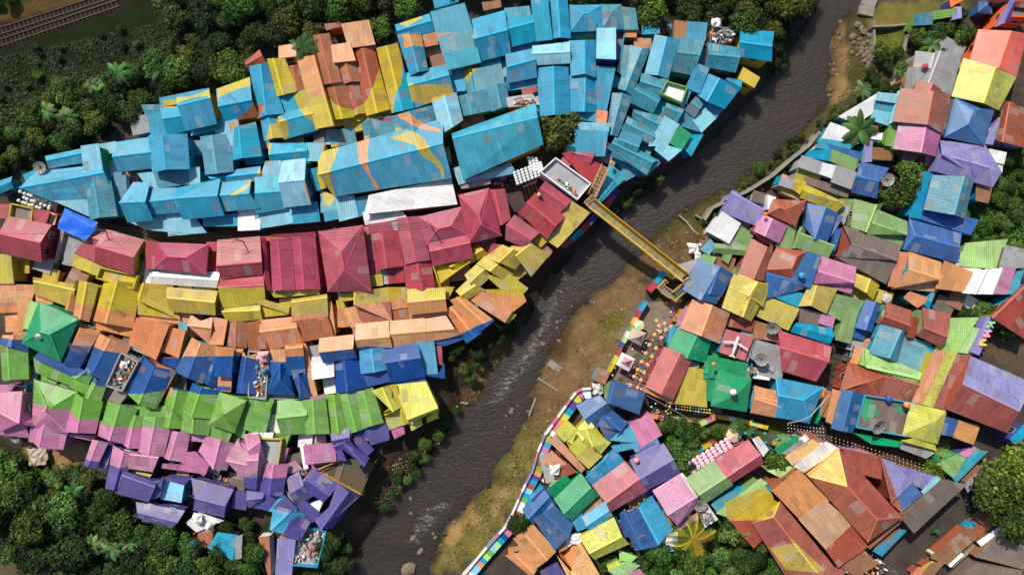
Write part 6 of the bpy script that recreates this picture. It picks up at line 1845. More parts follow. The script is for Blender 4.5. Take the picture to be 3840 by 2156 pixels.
# more boulders scattered over the banks and the rapids
for i in range(46):
    q = rr_rand.choice([(1400,700,1440,900),(1290,850,1370,1040),(1080,1300,1180,1440),(1560,600,1720,700),(1240,1020,1330,1150),(2090,40,2120,240),(1000,1230,1080,1300)])
    x, y = rr_rand.uniform(q[0], q[2]), rr_rand.uniform(q[1], q[3]); p = dl(x, y, -1.5); s = rr_rand.uniform(.15, .5)
    o = bpy.data.objects.new('boulder', rr_rand.choice(RK)); COL.objects.link(o); wet_ = pip_water(p.x, p.y)
    o.location = (p.x, p.y, max(ground_z(p.x, p.y), WZ)); o.scale = (s, s * rr_rand.uniform(.6, 1), s * .8); o.rotation_euler = (0, 0, rr_rand.uniform(0, 6))
    tag(o, 'small brown stone breaking the river surface' if wet_ else 'small brown stone lying on the muddy bank', 'stone', 'stones in the river' if wet_ else 'stones on the banks'); o.name = 'stone'
BN2 = [(620,1250),(900,1150),(300,700),(700,620),(1250,1150),(180,1000)]
for i, (x, y) in enumerate(BN2):
    p = tp(3, 0, x, y, 4); banana((p.x, p.y), 2.3, 'broad leaved banana plant rising from the bottom left wood', 'banana plants of the bottom left wood', seed=60 + i)
# ---------------------------------------------------------------- footbridge
YEL = s2l((200,156,46)); YEL2 = s2l((214,188,104))
def bridge():
    z = 4.2
    a = tp(1, 2, 790, 600, z); b = tp(1, 2, 1730, 1345, z); d = b - a; L = d.length; u = d.normalized(); n = Vector((-u.y, u.x, 0)); ang = math.atan2(d.y, d.x); o = (a + b) / 2
    root = empty('footbridge', (o.x, o.y, z), 'long yellow steel footbridge with railings crossing the brown river', 'footbridge')
    R = lambda x, y, zz: u * x + n * y + Vector((0, 0, zz))
    mb = MB()
    for i in range(int(L / .45)):
        mb.box(R(-L/2 + .45 * (i + .5), 0, 0), (.43, .8, .08), ang, s2l(random.Random(i).choice(((132,128,92), (146,138,96), (118,116,88)))))
    mb.build('deck', M['paint'], root)
    for s in (-1, 1):
        t = MB(); t.box(R(0, s * .47, -.08), (L, .14, .24), ang, YEL); t.build('beam', M['paint'], root)
        rl_ = MB()
        for zz, w in ((1.1, .09), (.9, .05), (.7, .05), (.5, .05), (.3, .05)): rl_.box(R(0, s * (.5 + .26 * zz), zz), (L, w * 1.2, w), ang, YEL if int(zz * 10) % 4 else YEL2)
        rl_.add([R(-L/2, s * .5, .05), R(L/2, s * .5, .05), R(L/2, s * .72, .85), R(-L/2, s * .72, .85)], [(0, 1, 2, 3)], YEL2 if s < 0 else YEL)
        rl_.build('railing', M['paint'], root)
        for i in range(int(L / 1.2) + 1):
            p = MB(); x = -L/2 + i * 1.2; p.tube(R(x, s * .5, -.2), R(x, s * .79, 1.12), .045, .045, 5, YEL); p.build('post', M['paint'], root)
    for i in range(3):
        x = L * (-.5 + .02) if i == 0 else (L * .5 - .3 if i == 1 else L * .08)
        if i < 2:
            p = MB(); p.box(R(x, 0, -2.6), (.5, 1.2, 4.6), ang, s2l((150,140,120))); p.build('pier', M['concrete'], root)
    for s in (-1, 1):
        c = MB(); K = 16
        for i in range(K):
            t0, t1 = i / K, (i + 1) / K; f = lambda t: R(-L/2 + L * t, s * .86, .3 + 1.1 * (2*t-1) ** 2)
            c.tube(f(t0), f(t1), .04, .04, 5, YEL2)
        c.build('cable', M['paint'], root)
bridge()
def stairs(name, a, b, za, zb, wd, label, col=(150,120,96), n=14, rail=True):
    d = Vector((b.x - a.x, b.y - a.y, 0)); L = d.length; u = d.normalized(); nn = Vector((-u.y, u.x, 0)); ang = math.atan2(d.y, d.x); o = Vector((a.x, a.y, min(za, zb)))
    root = empty(name, o, label, 'stairs'); mb = MB()
    for i in range(n):
        t = (i + .5) / n; z = za + (zb - za) * (i + 1) / n - o.z
        mb.box(u * L * t + Vector((0, 0, z - .1)), (L / n * .96, wd, .22), ang, s2l((col[0] + (i % 2) * 30, col[1] + (i % 2) * 20, col[2] + (i % 2) * 20)))
    mb.build('steps', M['paint'], root)
    if rail:
        for s in (-1, 1):
            r = MB()
            for k in (1.0, .5): r.tube(nn * s * wd / 2 + Vector((0, 0, za - o.z + k)), u * L + nn * s * wd / 2 + Vector((0, 0, zb - o.z + k)), .06, .06, 5, YEL)
            for i in range(6): t = i / 5; p = u * L * t + nn * s * wd / 2 + Vector((0, 0, za + (zb - za) * t - o.z)); r.tube(p, p + Vector((0, 0, 1)), .05, .05, 5, YEL)
            r.build('railing', M['paint'], root)
stairs('bridge_steps', tp(1, 2, 930, 235, 5), tp(1, 2, 800, 520, 4.6), 5.8, 4.25, 1.35, 'orange and grey steps with yellow railing descending to the footbridge', n=16)
def platform(name, pts, z, label, cat='platform', col=(128,116,108), rail=True, floor=None):
    c = sum(pts, Vector()) / len(pts); root = empty(name, (c.x, c.y, z), label, cat); mb = MB()
    mb.prism([(p - c)[:2] for p in pts], -.2, 0, s2l(col)); mb.build('floor', M['paint'], root)
    for i, (p, q) in enumerate(zip(pts, pts[1:] + pts[:1])):
        if rail is True or i in rail:
            r = MB(); p0 = Vector((p.x - c.x, p.y - c.y, 0)); q0 = Vector((q.x - c.x, q.y - c.y, 0)); Z = Vector((0, 0, 1))
            r.tube(p0 + Z, q0 + Z, .07, .07, 5, YEL); r.tube(p0 + Z * .5, q0 + Z * .5, .04, .04, 5, YEL)
            k = max(2, int((q0 - p0).length / .9))
            for j in range(k + 1): s = p0 + (q0 - p0) * j / k; r.tube(s, s + Z, .04, .04, 5, YEL)
            r.build('railing', M['paint'], root)
    pz = MB()
    for p in pts: pz.tube(Vector((p.x - c.x, p.y - c.y, -.2)) * 1, Vector((p.x - c.x, p.y - c.y, -z - .2)), .1, .1, 6, s2l((180,140,50)))
    pz.build('post', M['paint'], root)
    return root
platform('bridge_landing', PT(1, 2, [(720,590),(800,520),(880,610),(800,680)], 4.3), 4.3, 'grey landing at the left end of the yellow footbridge', rail=[0, 3])
Q = lambda L, z: [src(2420 + x * .1245, 950 + y * .1245, z) for x, y in L]
platform('bridge_landing', Q([(1140,800),(1280,720),(1410,850),(1230,1050),(1120,960)], 4.1), 4.1, 'grey landing at the right end of the yellow footbridge', rail=[0, 1, 2])
a, b = Q([(1150,1000),(900,1260)], 3.6); stairs('tower_stairs', a, b, 4.1, 2.9, 1.3, 'upper flight of the yellow railed stair tower', col=(84,110,112), n=9)
platform('stair_landing', Q([(830,1200),(980,1300),(870,1440),(700,1320)], 2.8), 2.8, 'lower landing of the yellow railed stair tower', rail=[1, 2])
a, b = Q([(760,1260),(520,1080)], 2.4); stairs('tower_stairs', a, b, 2.8, 1.8, 1.2, 'lower flight of the yellow railed stair tower', col=(110,110,120), n=7)
platform('stair_landing', Q([(560,790),(650,890),(470,1140),(320,1040)], 1.7), 1.7, 'grey platform at the foot of the yellow railed stair tower', rail=[0, 2, 3])
platform('scaffold', PT(3, 1, [(620,380),(880,270),(1190,320),(1060,620)], 2.6), 2.4, 'open bamboo frame platform below the purple gable by the river', 'platform', (84,76,58), rail=[0, 3])
# ---------------------------------------------------------------- lanterns, umbrellas, tents on the plaza
LR = random.Random(77)
def ball_mesh(rad, col, name='lantern'):
    mb = MB(); pr = [(rad * math.sin(PI * i / 8) + .001, -rad * math.cos(PI * i / 8)) for i in range(9)]
    mb.lathe((0, 0, 0), pr, 10, [s2l(col)]); o = mb.build(name, M['paint'], smooth=True); me = o.data; bpy.data.objects.remove(o); return me
def umb_mesh(rad, cols, name='umbrella'):
    mb = MB(); mb.lathe((0, 0, 0), [(rad, -rad * .38), (rad * .6, -rad * .12), (.01, 0)], 8, [s2l(c) for c in cols]); mb.tube((0, 0, 0), (0, 0, -rad * .9), .02, .02, 4, (.2, .2, .2))
    o = mb.build(name, M['paint']); me = o.data; bpy.data.objects.remove(o); return me
BM = {k: ball_mesh(.15, c) for k, c in dict(red=(196,52,40), blue=(20,84,170), orange=(232,130,40), yellow=(232,196,40), pink=(224,130,160), white=(226,220,214), teal=(30,150,160), green=(60,160,80)).items()}
def put(me, p, label, cat, group, name):
    o = bpy.data.objects.new(name, me); COL.objects.link(o); o.location = p; o.rotation_euler = (0, 0, LR.uniform(0, 6)); tag(o, label, cat, group); return o
UM = umb_mesh(.36, ((224,70,120), (244,200,50), (150,60,150), (246,214,90)))
for x, y in [(1455,330),(1535,360),(1600,390),(1480,382),(1550,420),(1490,440),(1435,470),(1505,500),(1382,572),(1450,605),(1345,655),(1410,688),(1305,742),(1368,772),(1265,820),(1330,850),(1230,890),(1298,925),(1190,975),(1265,1000)]:
    put(UM, tp(2, 2, x, y, 3.4), 'pink and yellow striped umbrella hanging over the lantern plaza', 'umbrella', 'striped umbrellas over the plaza', 'hanging_umbrella')
pts = [(1548,155,'red'),(1505,232,'red'),(1565,218,'blue'),(1615,200,'blue'),(1635,250,'red'),(1578,275,'red'),(1525,293,'blue'),(1645,305,'blue'),(1593,330,'red'),(1597,240,'white'),(1468,310,'green'),(1505,338,'orange'),(1418,407,'red'),(1462,423,'white'),(1370,500,'red'),(1558,475,'red'),(1524,463,'teal'),(1470,487,'teal'),(1443,535,'blue'),(1413,520,'yellow'),(1515,565,'red'),(1348,552,'white'),(1327,592,'blue'),(1395,630,'red'),(1467,660,'blue'),(1247,642,'red'),(1308,636,'pink'),(1285,680,'blue'),(1325,697,'teal'),(1355,713,'red'),(1425,745,'blue'),(1257,742,'red'),(1335,762,'orange'),(1315,795,'blue'),(1222,805,'red'),(1297,830,'white'),(1385,828,'red'),(1250,857,'yellow'),(1275,867,'red'),(1347,902,'blue'),(1190,877,'red'),(1172,918,'blue'),(1240,943,'red'),(1260,907,'pink'),(1155,962,'pink'),(1282,962,'orange'),(1313,975,'blue'),(1222,985,'teal'),(1295,1015,'white'),(1172,588,'red'),(1210,613,'white'),(1392,733,'orange'),(1230,790,'pink'),(1010,876,'white'),(1036,803,'orange')]
for x, y, k in pts:
    put(BM[k], tp(2, 2, x, y, 3.3), f'round {k} lantern strung over the lantern plaza', 'lantern', f'{k} lanterns over the plaza', 'hanging_lantern')
for i in range(26):
    x = 1650 + (i % 13) * 28; y = 1180 + (i // 13) * 32 + (i % 13) * 3.5; k = LR.choice(('yellow', 'white', 'pink', 'teal', 'orange'))
    put(BM[k], tp(2, 2, x, y, 3), f'round {k} lantern in the rows below the flat yellow panels', 'lantern', f'{k} lanterns below the yellow panels', 'hanging_lantern')
for i in range(18):
    x = 1370 + LR.uniform(0, 260); y = 1150 + LR.uniform(0, 110); k = LR.choice(('teal', 'white', 'pink', 'yellow'))
    put(BM[k], tp(2, 2, x, y, 3), f'round {k} lantern over the passage beside the ribbed blue shed', 'lantern', f'{k} lanterns over the passage', 'hanging_lantern')
SM = {k: ball_mesh(.09, c) for k, c in dict(white=(226,214,214), orange=(214,150,70), yellow=(222,190,80)).items()}
for i in range(60):
    x = 200 + (i % 12) * 32 + (i // 12) * 4; y = 1370 + (i // 12) * 34 + (i % 12) * 4
    put(SM['white'], tp(2, 3, x, y, 3), 'tiny white lantern over the dark courtyard below the turquoise hip roof', 'lantern', 'tiny white courtyard lanterns', 'hanging_lantern')
for j in range(5):
    for i in range(24):
        x = 640 + i * 40; y = 60 + i * 12.2 + j * 32
        put(SM['orange' if (i + j) % 2 else 'yellow'], tp(3, 3, x, y, 2.6), 'tiny %s lantern strung over the lane below the green roof pond' % ('orange' if (i + j) % 2 else 'yellow'), 'lantern', 'tiny %s lane lanterns' % ('orange' if (i + j) % 2 else 'yellow'), 'hanging_lantern')
for i in range(8):
    p = tp(3, 2, 1130 + (i % 4) * 52 + (i // 4) * 40, 790 - (i % 4) * 38 - (i // 4) * -10, 3)
    put(BM['orange'], p, 'round orange lantern in the gap between rose and turquoise roofs', 'lantern', 'orange gap lanterns', 'hanging_lantern')
PU = umb_mesh(.42, ((222,170,206), (236,206,214), (200,140,190), (240,216,200)))
k = 0
for row in range(4):
    for i in range(11):
        x = 1690 + i * 46.5 + row * 18; y = 385 - i * 29.5 + row * 31
        if row == 0 and i < 1: continue
        put(PU, tp(3, 2, x, y, 3), 'pale pink and purple umbrella in the dense rows above the green and rose gables', 'umbrella', 'pink umbrellas in rows', 'hanging_umbrella')
WL = ball_mesh(.3, (208,214,214)); n = 0
for row in range(5):
    for i in range(8):
        x = 25 + i * 37 + row * 8; y = 292 + row * 27 - i * 14
        put(WL, tp(1, 2, x, y, 3.2), 'white globe lantern in the block below the long blue hall', 'lantern', 'white globe lanterns in the block', 'hanging_lantern')
for row in range(5):
    for i in range(3):
        put(WL, tp(1, 2, 165 + i * 38 + row * 10, 140 + row * 30 + i * 4, 3.2), 'white globe lantern in the block below the long blue hall', 'lantern', 'white globe lanterns in the block', 'hanging_lantern')
for x, y in [(205,480),(250,500),(290,512),(318,522),(245,540),(275,555),(365,550),(395,555),(435,565),(465,570),(510,590),(190,570),(235,590),(265,597),(320,570),(350,575),(300,615),(330,615),(415,605),(455,620),(500,630),(375,635),(405,645),(495,650)]:
    put(WL, tp(1, 0, x, y, 3), 'white globe lantern over the dark alley by the big mesh dish', 'lantern', 'white globe lanterns at the left', 'hanging_lantern')
for x, y, kk, rr_ in [(2345,20,'teal',.45),(2415,15,'blue',.4),(2290,70,'blue',.42),(2540,25,'teal',.42),(2550,115,'teal',.4)]:
    p = tp(3, 2, x, y, 3); o = put(BM[kk], p, 'large %s ball lantern by the big beige parasol' % kk, 'lantern', 'large %s ball lanterns' % kk, 'hanging_lantern'); o.scale = (rr_ * 4.5,) * 3
for x, y, kk in [(25,55,'blue'),(110,48,'teal'),(65,125,'orange'),(25,175,'blue')]:
    p = tp(3, 3, x, y, 3); o = put(BM[kk], p, 'large %s ball lantern left of the small emerald roof' % kk, 'lantern', 'large %s ball lanterns left of the emerald roof' % kk, 'hanging_lantern'); o.scale = (2,) * 3
for r_, c_, x, y, z, lb in [(1,2,1000,190,5.4,'orange ball ornament above the footbridge steps'),(1,2,2545,705,6,'orange ball ornament beside the lavender riverside roof'),(2,2,2025,762,7.2,'orange oval ornament on the emerald mosque roof')]:
    o = put(BM['orange'], tp(r_, c_, x, y, z), lb, 'ornament', None, 'ball_ornament'); o.scale = (2.2, 2.2, 2)
def tent(pts, z, apex, col, label, name='canopy_tent'):
    c = sum(pts, Vector()) / 4; gz = ground_z(c.x, c.y); root = empty(name, (c.x, c.y, gz), label, 'tent')
    mb = MB(); L = [Vector((p.x - c.x, p.y - c.y, z)) for p in pts]; ap = Vector((0, 0, apex))
    for a, b in zip(L, L[1:] + L[:1]):
        m1, m2 = a * .45 + ap * .55, b * .45 + ap * .55; m1.z -= .25; m2.z -= .25
        mb.add([a, b, m2, m1], [(0, 1, 2, 3)], s2l(col)); mb.add([m1, m2, ap], [(0, 1, 2)], s2l(col))
        mb.add([a, b, b - Vector((0, 0, .3)), a - Vector((0, 0, .3))], [(0, 1, 2, 3)], s2l(col))
    mb.build('canopy', M['paint'], root)
    for p in L: q = p * .95; q.z = z; t = MB(); t.tube((q.x, q.y, 0), (q.x, q.y, z), .05, .05, 5, (.5, .5, .5)); t.build('pole', M['metal'], root)
tent(PT(2, 2, [(1210,395),(1355,455),(1300,585),(1165,515)], 2.6), 2.5, 4.2, (190,170,158), 'beige pyramid tent on the lantern plaza')
tent(PT(2, 2, [(1105,645),(1240,712),(1175,840),(1045,770)], 2.6), 2.5, 3.6, (222,214,214), 'white square tent with pink pyramid top on the lantern plaza')
tent(PT(2, 2, [(1130,690),(1205,725),(1160,785),(1095,745)], 3.4), 3.1, 4.2, (222,150,150), 'pink pyramid top standing on the white plaza tent', 'tent_top')
def parasol(p, rad, cols, label, z=2.8, cat='parasol'):
    gz = ground_z(p.x, p.y); root = empty('parasol', (p.x, p.y, gz), label, cat); mb = MB()
    mb.lathe((0, 0, z), [(rad, -rad * .28), (.01, 0)], 8, [s2l(c) for c in cols]); mb.build('canopy', M['paint'], root)
    t = MB(); t.tube((0, 0, 0), (0, 0, z), .04, .04, 6, (.4, .4, .4)); t.build('pole', M['metal'], root)
parasol(tp(2, 2, 1285, 375, 2.8), .85, ((190,200,160), (214,206,150), (150,190,180)), 'small pale parasol touching the beige plaza tent')
parasol(tp(3, 2, 2235, 45, 3), 1.25, ((206,184,150), (222,200,160), (188,160,140)), 'big beige parasol at the top of the purple umbrella rows')
parasol(tp(2, 3, 1190, 100, 3), .8, ((190,190,190), (170,170,172)), 'grey folded awning tip beside the thin concrete lane', 3.2)
# mosque finial, dishes, tanks
def lower(p):
    k = p.z if p.z < 3.5 else 2.6 + (p.z - 3) * .62 + .25
    s = (H - k) / (H - p.z); return Vector((p.x * s, p.y * s, k))
def finial(p, label):
    p = Vector(p); p.z = 2.6 + (p.z - 3) * .62 + .8
    mb = MB(); mb.lathe(p, [(.5, -.3), (.55, 0), (.45, .35), (.2, .6), (.05, .8), (.02, 1.5)], 12, [(.75, .72, .62)]); o = mb.build('roof_finial', M['paint'], smooth=True, loc=p); tag(o, label, 'finial')
finial(tp(2, 2, 2268, 1068, 9.4), 'silvery finial on the emerald mosque roof tip')
finial(tp(2, 0, 310, 492, 9.0), 'small silvery finial on the emerald hip roof at left')
def dish(p, rad, label, tilt=(.35, .2), gz=None, col=(150,146,138)):
    if gz is None: p = lower(p)
    base = gz if gz is not None else p.z - 1.6
    root = empty('satellite_dish', (p.x, p.y, base), label, 'satellite dish'); h = p.z - base
    R = Matrix.Rotation(tilt[0], 3, 'X') @ Matrix.Rotation(tilt[1], 3, 'Y')
    mb = MB(); K = 20
    mb.lathe((0, 0, h), [(rad * t, rad * .32 * t * t) for t in (.03, .3, .6, .85, 1)], K, [s2l(tuple(v * f for v in col)) for f in (1, .9)], R)
    mb.build('bowl', M['dish'], root)
    rb = MB()
    for i in range(K // 2):
        a = 2 * PI * i / (K // 2)
        rb.tube(Vector((0, 0, h)), Vector((0, 0, h)) + R @ Vector((math.cos(a) * rad, math.sin(a) * rad, rad * .33)), .025, .025, 4, (.12, .12, .12))
    rb.build('rib', M['steel'], root)
    f = MB(); tip = Vector((0, 0, h)) + R @ Vector((0, 0, rad * .85)); 
    for i in range(3): a = 2 * PI * i / 3; f.tube(Vector((0, 0, h)) + R @ Vector((math.cos(a) * rad * .9, math.sin(a) * rad * .9, rad * .3)), tip, .02, .02, 4, (.2, .2, .2))
    f.box(tip, (.15, .15, .2)); f.build('feed_horn', M['metal'], root)
    m = MB(); m.tube((0, 0, 0), (0, 0, h), .06, .05, 6); m.build('mast', M['metal'], root)
for r_, c_, x, y, z, rad, lb, g0 in [(1,0,408,238,5.6,.98,'large mesh satellite dish left of the upper left blue roofs',None),(3,0,160,62,3,.88,'grey satellite dish below the pink roofs at the left edge',0),
 (1,3,1195,360,6,1.05,'mesh satellite dish over the rusty panel by the courtyard tree',None),(2,3,45,395,6,1.05,'mesh satellite dish left of the rose red gable',None),(2,3,1105,1385,6.3,1.3,'largest mesh satellite dish standing on the green roof pond',None),
 (3,2,1885,735,6,1.1,'mesh satellite dish between the pink and green gables',None),(2,2,2505,712,7.6,1.05,'pale green and grey satellite dish on the grey corrugated roof',None),(3,1,480,410,4.6,.5,'small satellite dish beside the long pink gable end',None),
 (1,1,2345,-1040,5,.01,'x',None)]:
    if rad > .1: dish(tp(r_, c_, x, y, z), rad, lb, gz=g0, tilt=(LR.uniform(.1, .45), LR.uniform(-.3, .3)))
def tank(p, rad, col, label, h=1.1):
    p = lower(p)
    root = empty('water_tank', (p.x, p.y, p.z), label, 'water tank'); c = s2l(col)
    MB().lathe((0, 0, 0), [(.01, 0), (rad, 0), (rad, h * .3), (rad * 1.04, h * .33), (rad, h * .36), (rad, h * .8), (rad * .75, h * .95), (rad * .28, h)], 14, [c]).build('drum', M['paint'], root, True)
    MB().lathe((0, 0, h), [(rad * .3, 0), (rad * .3, .1), (.01, .12)], 10, [tuple(v * .7 for v in c)]).build('lid', M['paint'], root)
    f = MB()
    for i in range(4): a = PI / 4 + i * PI / 2; f.tube((math.cos(a) * rad * .8, math.sin(a) * rad * .8, 0), (math.cos(a) * rad * .8, math.sin(a) * rad * .8, -1.2), .05, .05, 4)
    f.build('stand', M['steel'], root)
for r_, c_, x, y, z, rad, col, lb in [(3,1,52,255,5,.34,(16,70,160),'blue water drum inside the yellow railed terrace'),(2,3,1200,1108,5.4,.5,(40,96,180),'blue water tank above the green roof pond'),(2,3,1380,1168,6.2,.45,(226,140,90),'orange water tank at the corner of the green roof pond'),
 (1,3,330,1320,7,.5,(70,140,190),'pale blue water tank on the dusty blue roof'),(2,1,95,832,6.2,.36,(30,130,190),'blue tub on the cluttered blue terrace'),(3,2,1245,285,6.4,.4,(236,150,150),'pink water drum beside the big purple gable'),(3,0,1965,1110,2.6,.5,(28,90,150),'blue water drum beside the scrap huts'),
 (2,0,1690,470,5.5,.01,(0,0,0),'x'),(1,0,2240,1,5,.01,(0,0,0),'x'),(3,1,1358,480,-2,.55,(150,120,70),'round tan container on the littered bank'),(3,1,1325,532,-2,.62,(160,126,74),'larger round tan container on the littered bank'),(2,1,1928,785,-1,.4,(120,96,60),'tan basket right of the royal blue roofs'),(1,2,270,515,6.5,.3,(210,190,140),'cream bucket between the magenta gables')]:
    if rad > .1: tank(tp(r_, c_, x, y, z), rad, col, lb, h=.9 if z > 0 else .35)
# tarpaulin
def tarp():
    z = 4.4; pts = PT(1, 0, [(650,645),(980,785),(960,870),(870,970),(580,850)], z); c = sum(pts, Vector()) / 5
    bm = bmesh.new(); vs = [bm.verts.new(p - c) for p in pts]; f = bm.faces.new(vs); bmesh.ops.poke(bm, faces=[f]); bmesh.ops.subdivide_edges(bm, edges=bm.edges[:], cuts=6, use_grid_fill=True)
    for v in bm.verts: v.co.z += .35 * noise.noise(v.co * .5) + .12 * noise.noise(v.co * 2) + .3 * (1 - min(1, v.co.xy.length / 6))
    me = bpy.data.meshes.new('canopy'); bm.to_mesh(me); bm.free(); me.materials.append(M['tarp']); me.polygons.foreach_set('use_smooth', [True] * len(me.polygons))
    root = empty('tarpaulin_awning', (c.x, c.y, 0), 'bright blue tarpaulin awning stretched over the alley at left', 'awning')
    o = bpy.data.objects.new('canopy', me); COL.objects.link(o); o.parent = root; o.location = (0, 0, z)
    for p in pts: t = MB(); q = (p - c) * .96; t.tube((q.x, q.y, 0), (q.x, q.y, z), .05, .05, 5); t.build('pole', M['metal'], root)
    p0, p1 = PT(3, 1, [(560,740),(670,720)], 6)
tarp()
# aeroplane sculpture
def plane():
    z = 5.5; nose = tp(2, 2, 2272, 480, z); tail = tp(2, 2, 2205, 690, z); c = (nose + tail) / 2; d = nose - tail; L = d.length; ang = math.atan2(d.y, d.x)
    root = empty('aeroplane_sculpture', (c.x, c.y, z - .4), 'white model aeroplane mounted on the flat rose red roof', 'sculpture'); root.rotation_euler = (0, 0, ang); W_ = s2l((206,202,200))
    b = MB(); K = 12; pr = [(-.5, .03), (-.42, .1), (-.2, .16), (.1, .2), (.32, .2), (.43, .16), (.48, .09), (.5, .01)]
    vs = []; 
    for t, r in pr:
        for i in range(K): vs.append((t * L, r * math.cos(2 * PI * i / K) * L / 3.4 * 1.3, .6 + r * math.sin(2 * PI * i / K) * L / 3.4 * 1.3))
    b.add(vs, [(k * K + i, k * K + (i + 1) % K, (k + 1) * K + (i + 1) % K, (k + 1) * K + i) for k in range(len(pr) - 1) for i in range(K)], W_)
    b.build('fuselage', M['paint'], root, True)
    for s in (-1, 1):
        w = MB(); w.prism([(.12 * L, s * .12), (.22 * L, s * .12), (.08 * L, s * L * .56), (.0 * L, s * L * .58)], .5, .6, W_); w.build('wing', M['paint'], root)
        t = MB(); t.prism([(-.48 * L, s * .05), (-.38 * L, s * .05), (-.47 * L, s * L * .14), (-.52 * L, s * L * .14)], .6, .66, W_); t.build('tailplane', M['paint'], root)
        e = MB(); e.tube((.04 * L, s * L * .26, .42), (.2 * L, s * L * .26, .42), .1, .1, 8, W_); e.build('engine', M['paint'], root)
    f = MB(); f.add([(-.5 * L, -.03, .6), (-.38 * L, -.03, .65), (-.5 * L, -.03, 1.3), (-.5 * L, .03, .6), (-.38 * L, .03, .65), (-.5 * L, .03, 1.3)], [(0, 1, 2), (5, 4, 3), (0, 3, 4, 1), (1, 4, 5, 2), (2, 5, 3, 0)], W_); f.build('tail_fin', M['paint'], root)
    s = MB(); s.tube((0, 0, -.6), (0, 0, .5), .08, .08, 6, (.3, .3, .3)); s.build('stand', M['metal'], root)
plane()
# raised letters on the pale wall
LQ = lambda L, z: [src(3500 + x * .1321, 1150 + y * .1321, z) for x, y in L]
for nm, L, col, lb in [('K', [(1585,420),(1765,420),(1760,480),(1650,485),(1720,600),(1680,600),(1630,520),(1560,600),(1520,600),(1620,490),(1570,470)], (140,206,140), 'pale green raised letter K, uppermost on the wall'),
 ('M', [(1500,660),(1670,660),(1665,715),(1560,720),(1600,760),(1540,800),(1620,805),(1610,865),(1425,865),(1430,830),(1530,760),(1480,715)], (226,150,176), 'pink raised letter M between the green and yellow letters'),
 ('U', [(1395,915),(1510,915),(1505,975),(1425,975),(1385,1050),(1500,1050),(1520,1110),(1325,1110),(1330,1070)], (232,190,84), 'yellow raised letter, lowest on the wall')]:
    z = 5.0; pts = LQ(L, z); c = sum(pts, Vector()) / len(pts); mb = MB(); mb.prism([(p - c)[:2] for p in pts], -.35, 0, s2l(col)); o = mb.build('wall_letter', M['paint']); o.location = (c.x, c.y, z); tag(o, lb, 'letter', 'raised letters on the wall')
for L, lb in [([(480,930),(530,830)], 0)]: pass
o = strip('letter_wall', LQ([(1620,300),(1500,600),(1400,870),(1200,1340)], 4.6), 1.2, 0, 4.65, M['paint'], 'lavender wall carrying the three raised letters', 'wall', cols='l', seglen=3)
# slots on the white block and green wall
# ---------------------------------------------------------------- street things
def motorbike(p, ang):
    root = empty('motorcycle', (p.x, p.y, .05), 'dark motorcycle ridden along the grey street', 'motorcycle'); root.rotation_euler = (0, 0, ang)
    for x in (-.62, .62):
        w = MB(); w.lathe((x, 0, .3), [(.2, -.05), (.3, -.05), (.3, .05), (.2, .05), (.2, -.05)], 16, [(.02, .02, .02)], Matrix.Rotation(PI / 2, 3, 'X')); w.build('wheel', M['rubber'], root)
    b = MB(); b.box((0, 0, .55), (.9, .24, .3), 0, (.03, .1, .06), .8); b.box((.5, 0, .75), (.2, .2, .3), 0, (.03, .1, .06)); b.build('body', M['paint'], root)
    s = MB(); s.box((-.25, 0, .76), (.7, .24, .1), 0, (.02, .02, .02), .9); s.build('seat', M['rubber'], root)
    h = MB(); h.tube((.48, -.32, 1.0), (.48, .32, 1.0), .02, .02, 5); h.tube((.62, 0, .3), (.46, 0, 1.0), .03, .03, 5); h.build('handlebar', M['metal'], root)
    # rider
    rd = empty('person', (p.x, p.y, .05), 'person in green jacket and helmet riding the motorcycle on the street', 'person'); rd.rotation_euler = (0, 0, ang)
    me = bpy.data.meshes.new('body'); J = [(-.2, 0, .86, .15), (-.16, 0, 1.1, .14), (-.08, 0, 1.35, .15), (-.04, 0, 1.46, .06), (-.02, 0, 1.6, .09)]
    V = [j[:3] for j in J]; Rr = [j[3] for j in J]; E = [(0, 1), (1, 2), (2, 3), (3, 4)]
    for s in (-1, 1):
        k = len(V); V += [(-.08, s * .19, 1.4), (.12, s * .27, 1.18), (.42, s * .26, 1.03), (.47, s * .27, 1.02)]; Rr += [.07, .055, .045, .04]; E += [(2, k), (k, k+1), (k+1, k+2), (k+2, k+3)]
        k = len(V); V += [(-.12, s * .13, .84), (.26, s * .2, .8), (.12, s * .2, .42), (.1, s * .2, .3), (.26, s * .2, .27)]; Rr += [.1, .08, .06, .05, .045]; E += [(0, k), (k, k+1), (k+1, k+2), (k+2, k+3), (k+3, k+4)]
    me.from_pydata(V, E, []); bo = bpy.data.objects.new('body', me); COL.objects.link(bo); bo.parent = rd
    m = bo.modifiers.new('skin', 'SKIN'); bo.modifiers.new('sub', 'SUBSURF').levels = 1
    for v, r in zip(me.skin_vertices[0].data, Rr): v.radius = (r, r)
    me.skin_vertices[0].data[0].use_root = True
    me.materials.append(M['jacket'])
    hh = MB(); hh.lathe((0, 0, 1.64), [(.14, -.1), (.15, 0), (.12, .09), (.01, .14)], 12, [(.02, .12, .05)]); hh.build('helmet', M['paint'], rd, True)
M['jacket'] = simple('green_jacket', (24, 120, 70), .8)
a = tp(3, 3, 1675, 1000, .5); motorbike(a, math.radians(48))
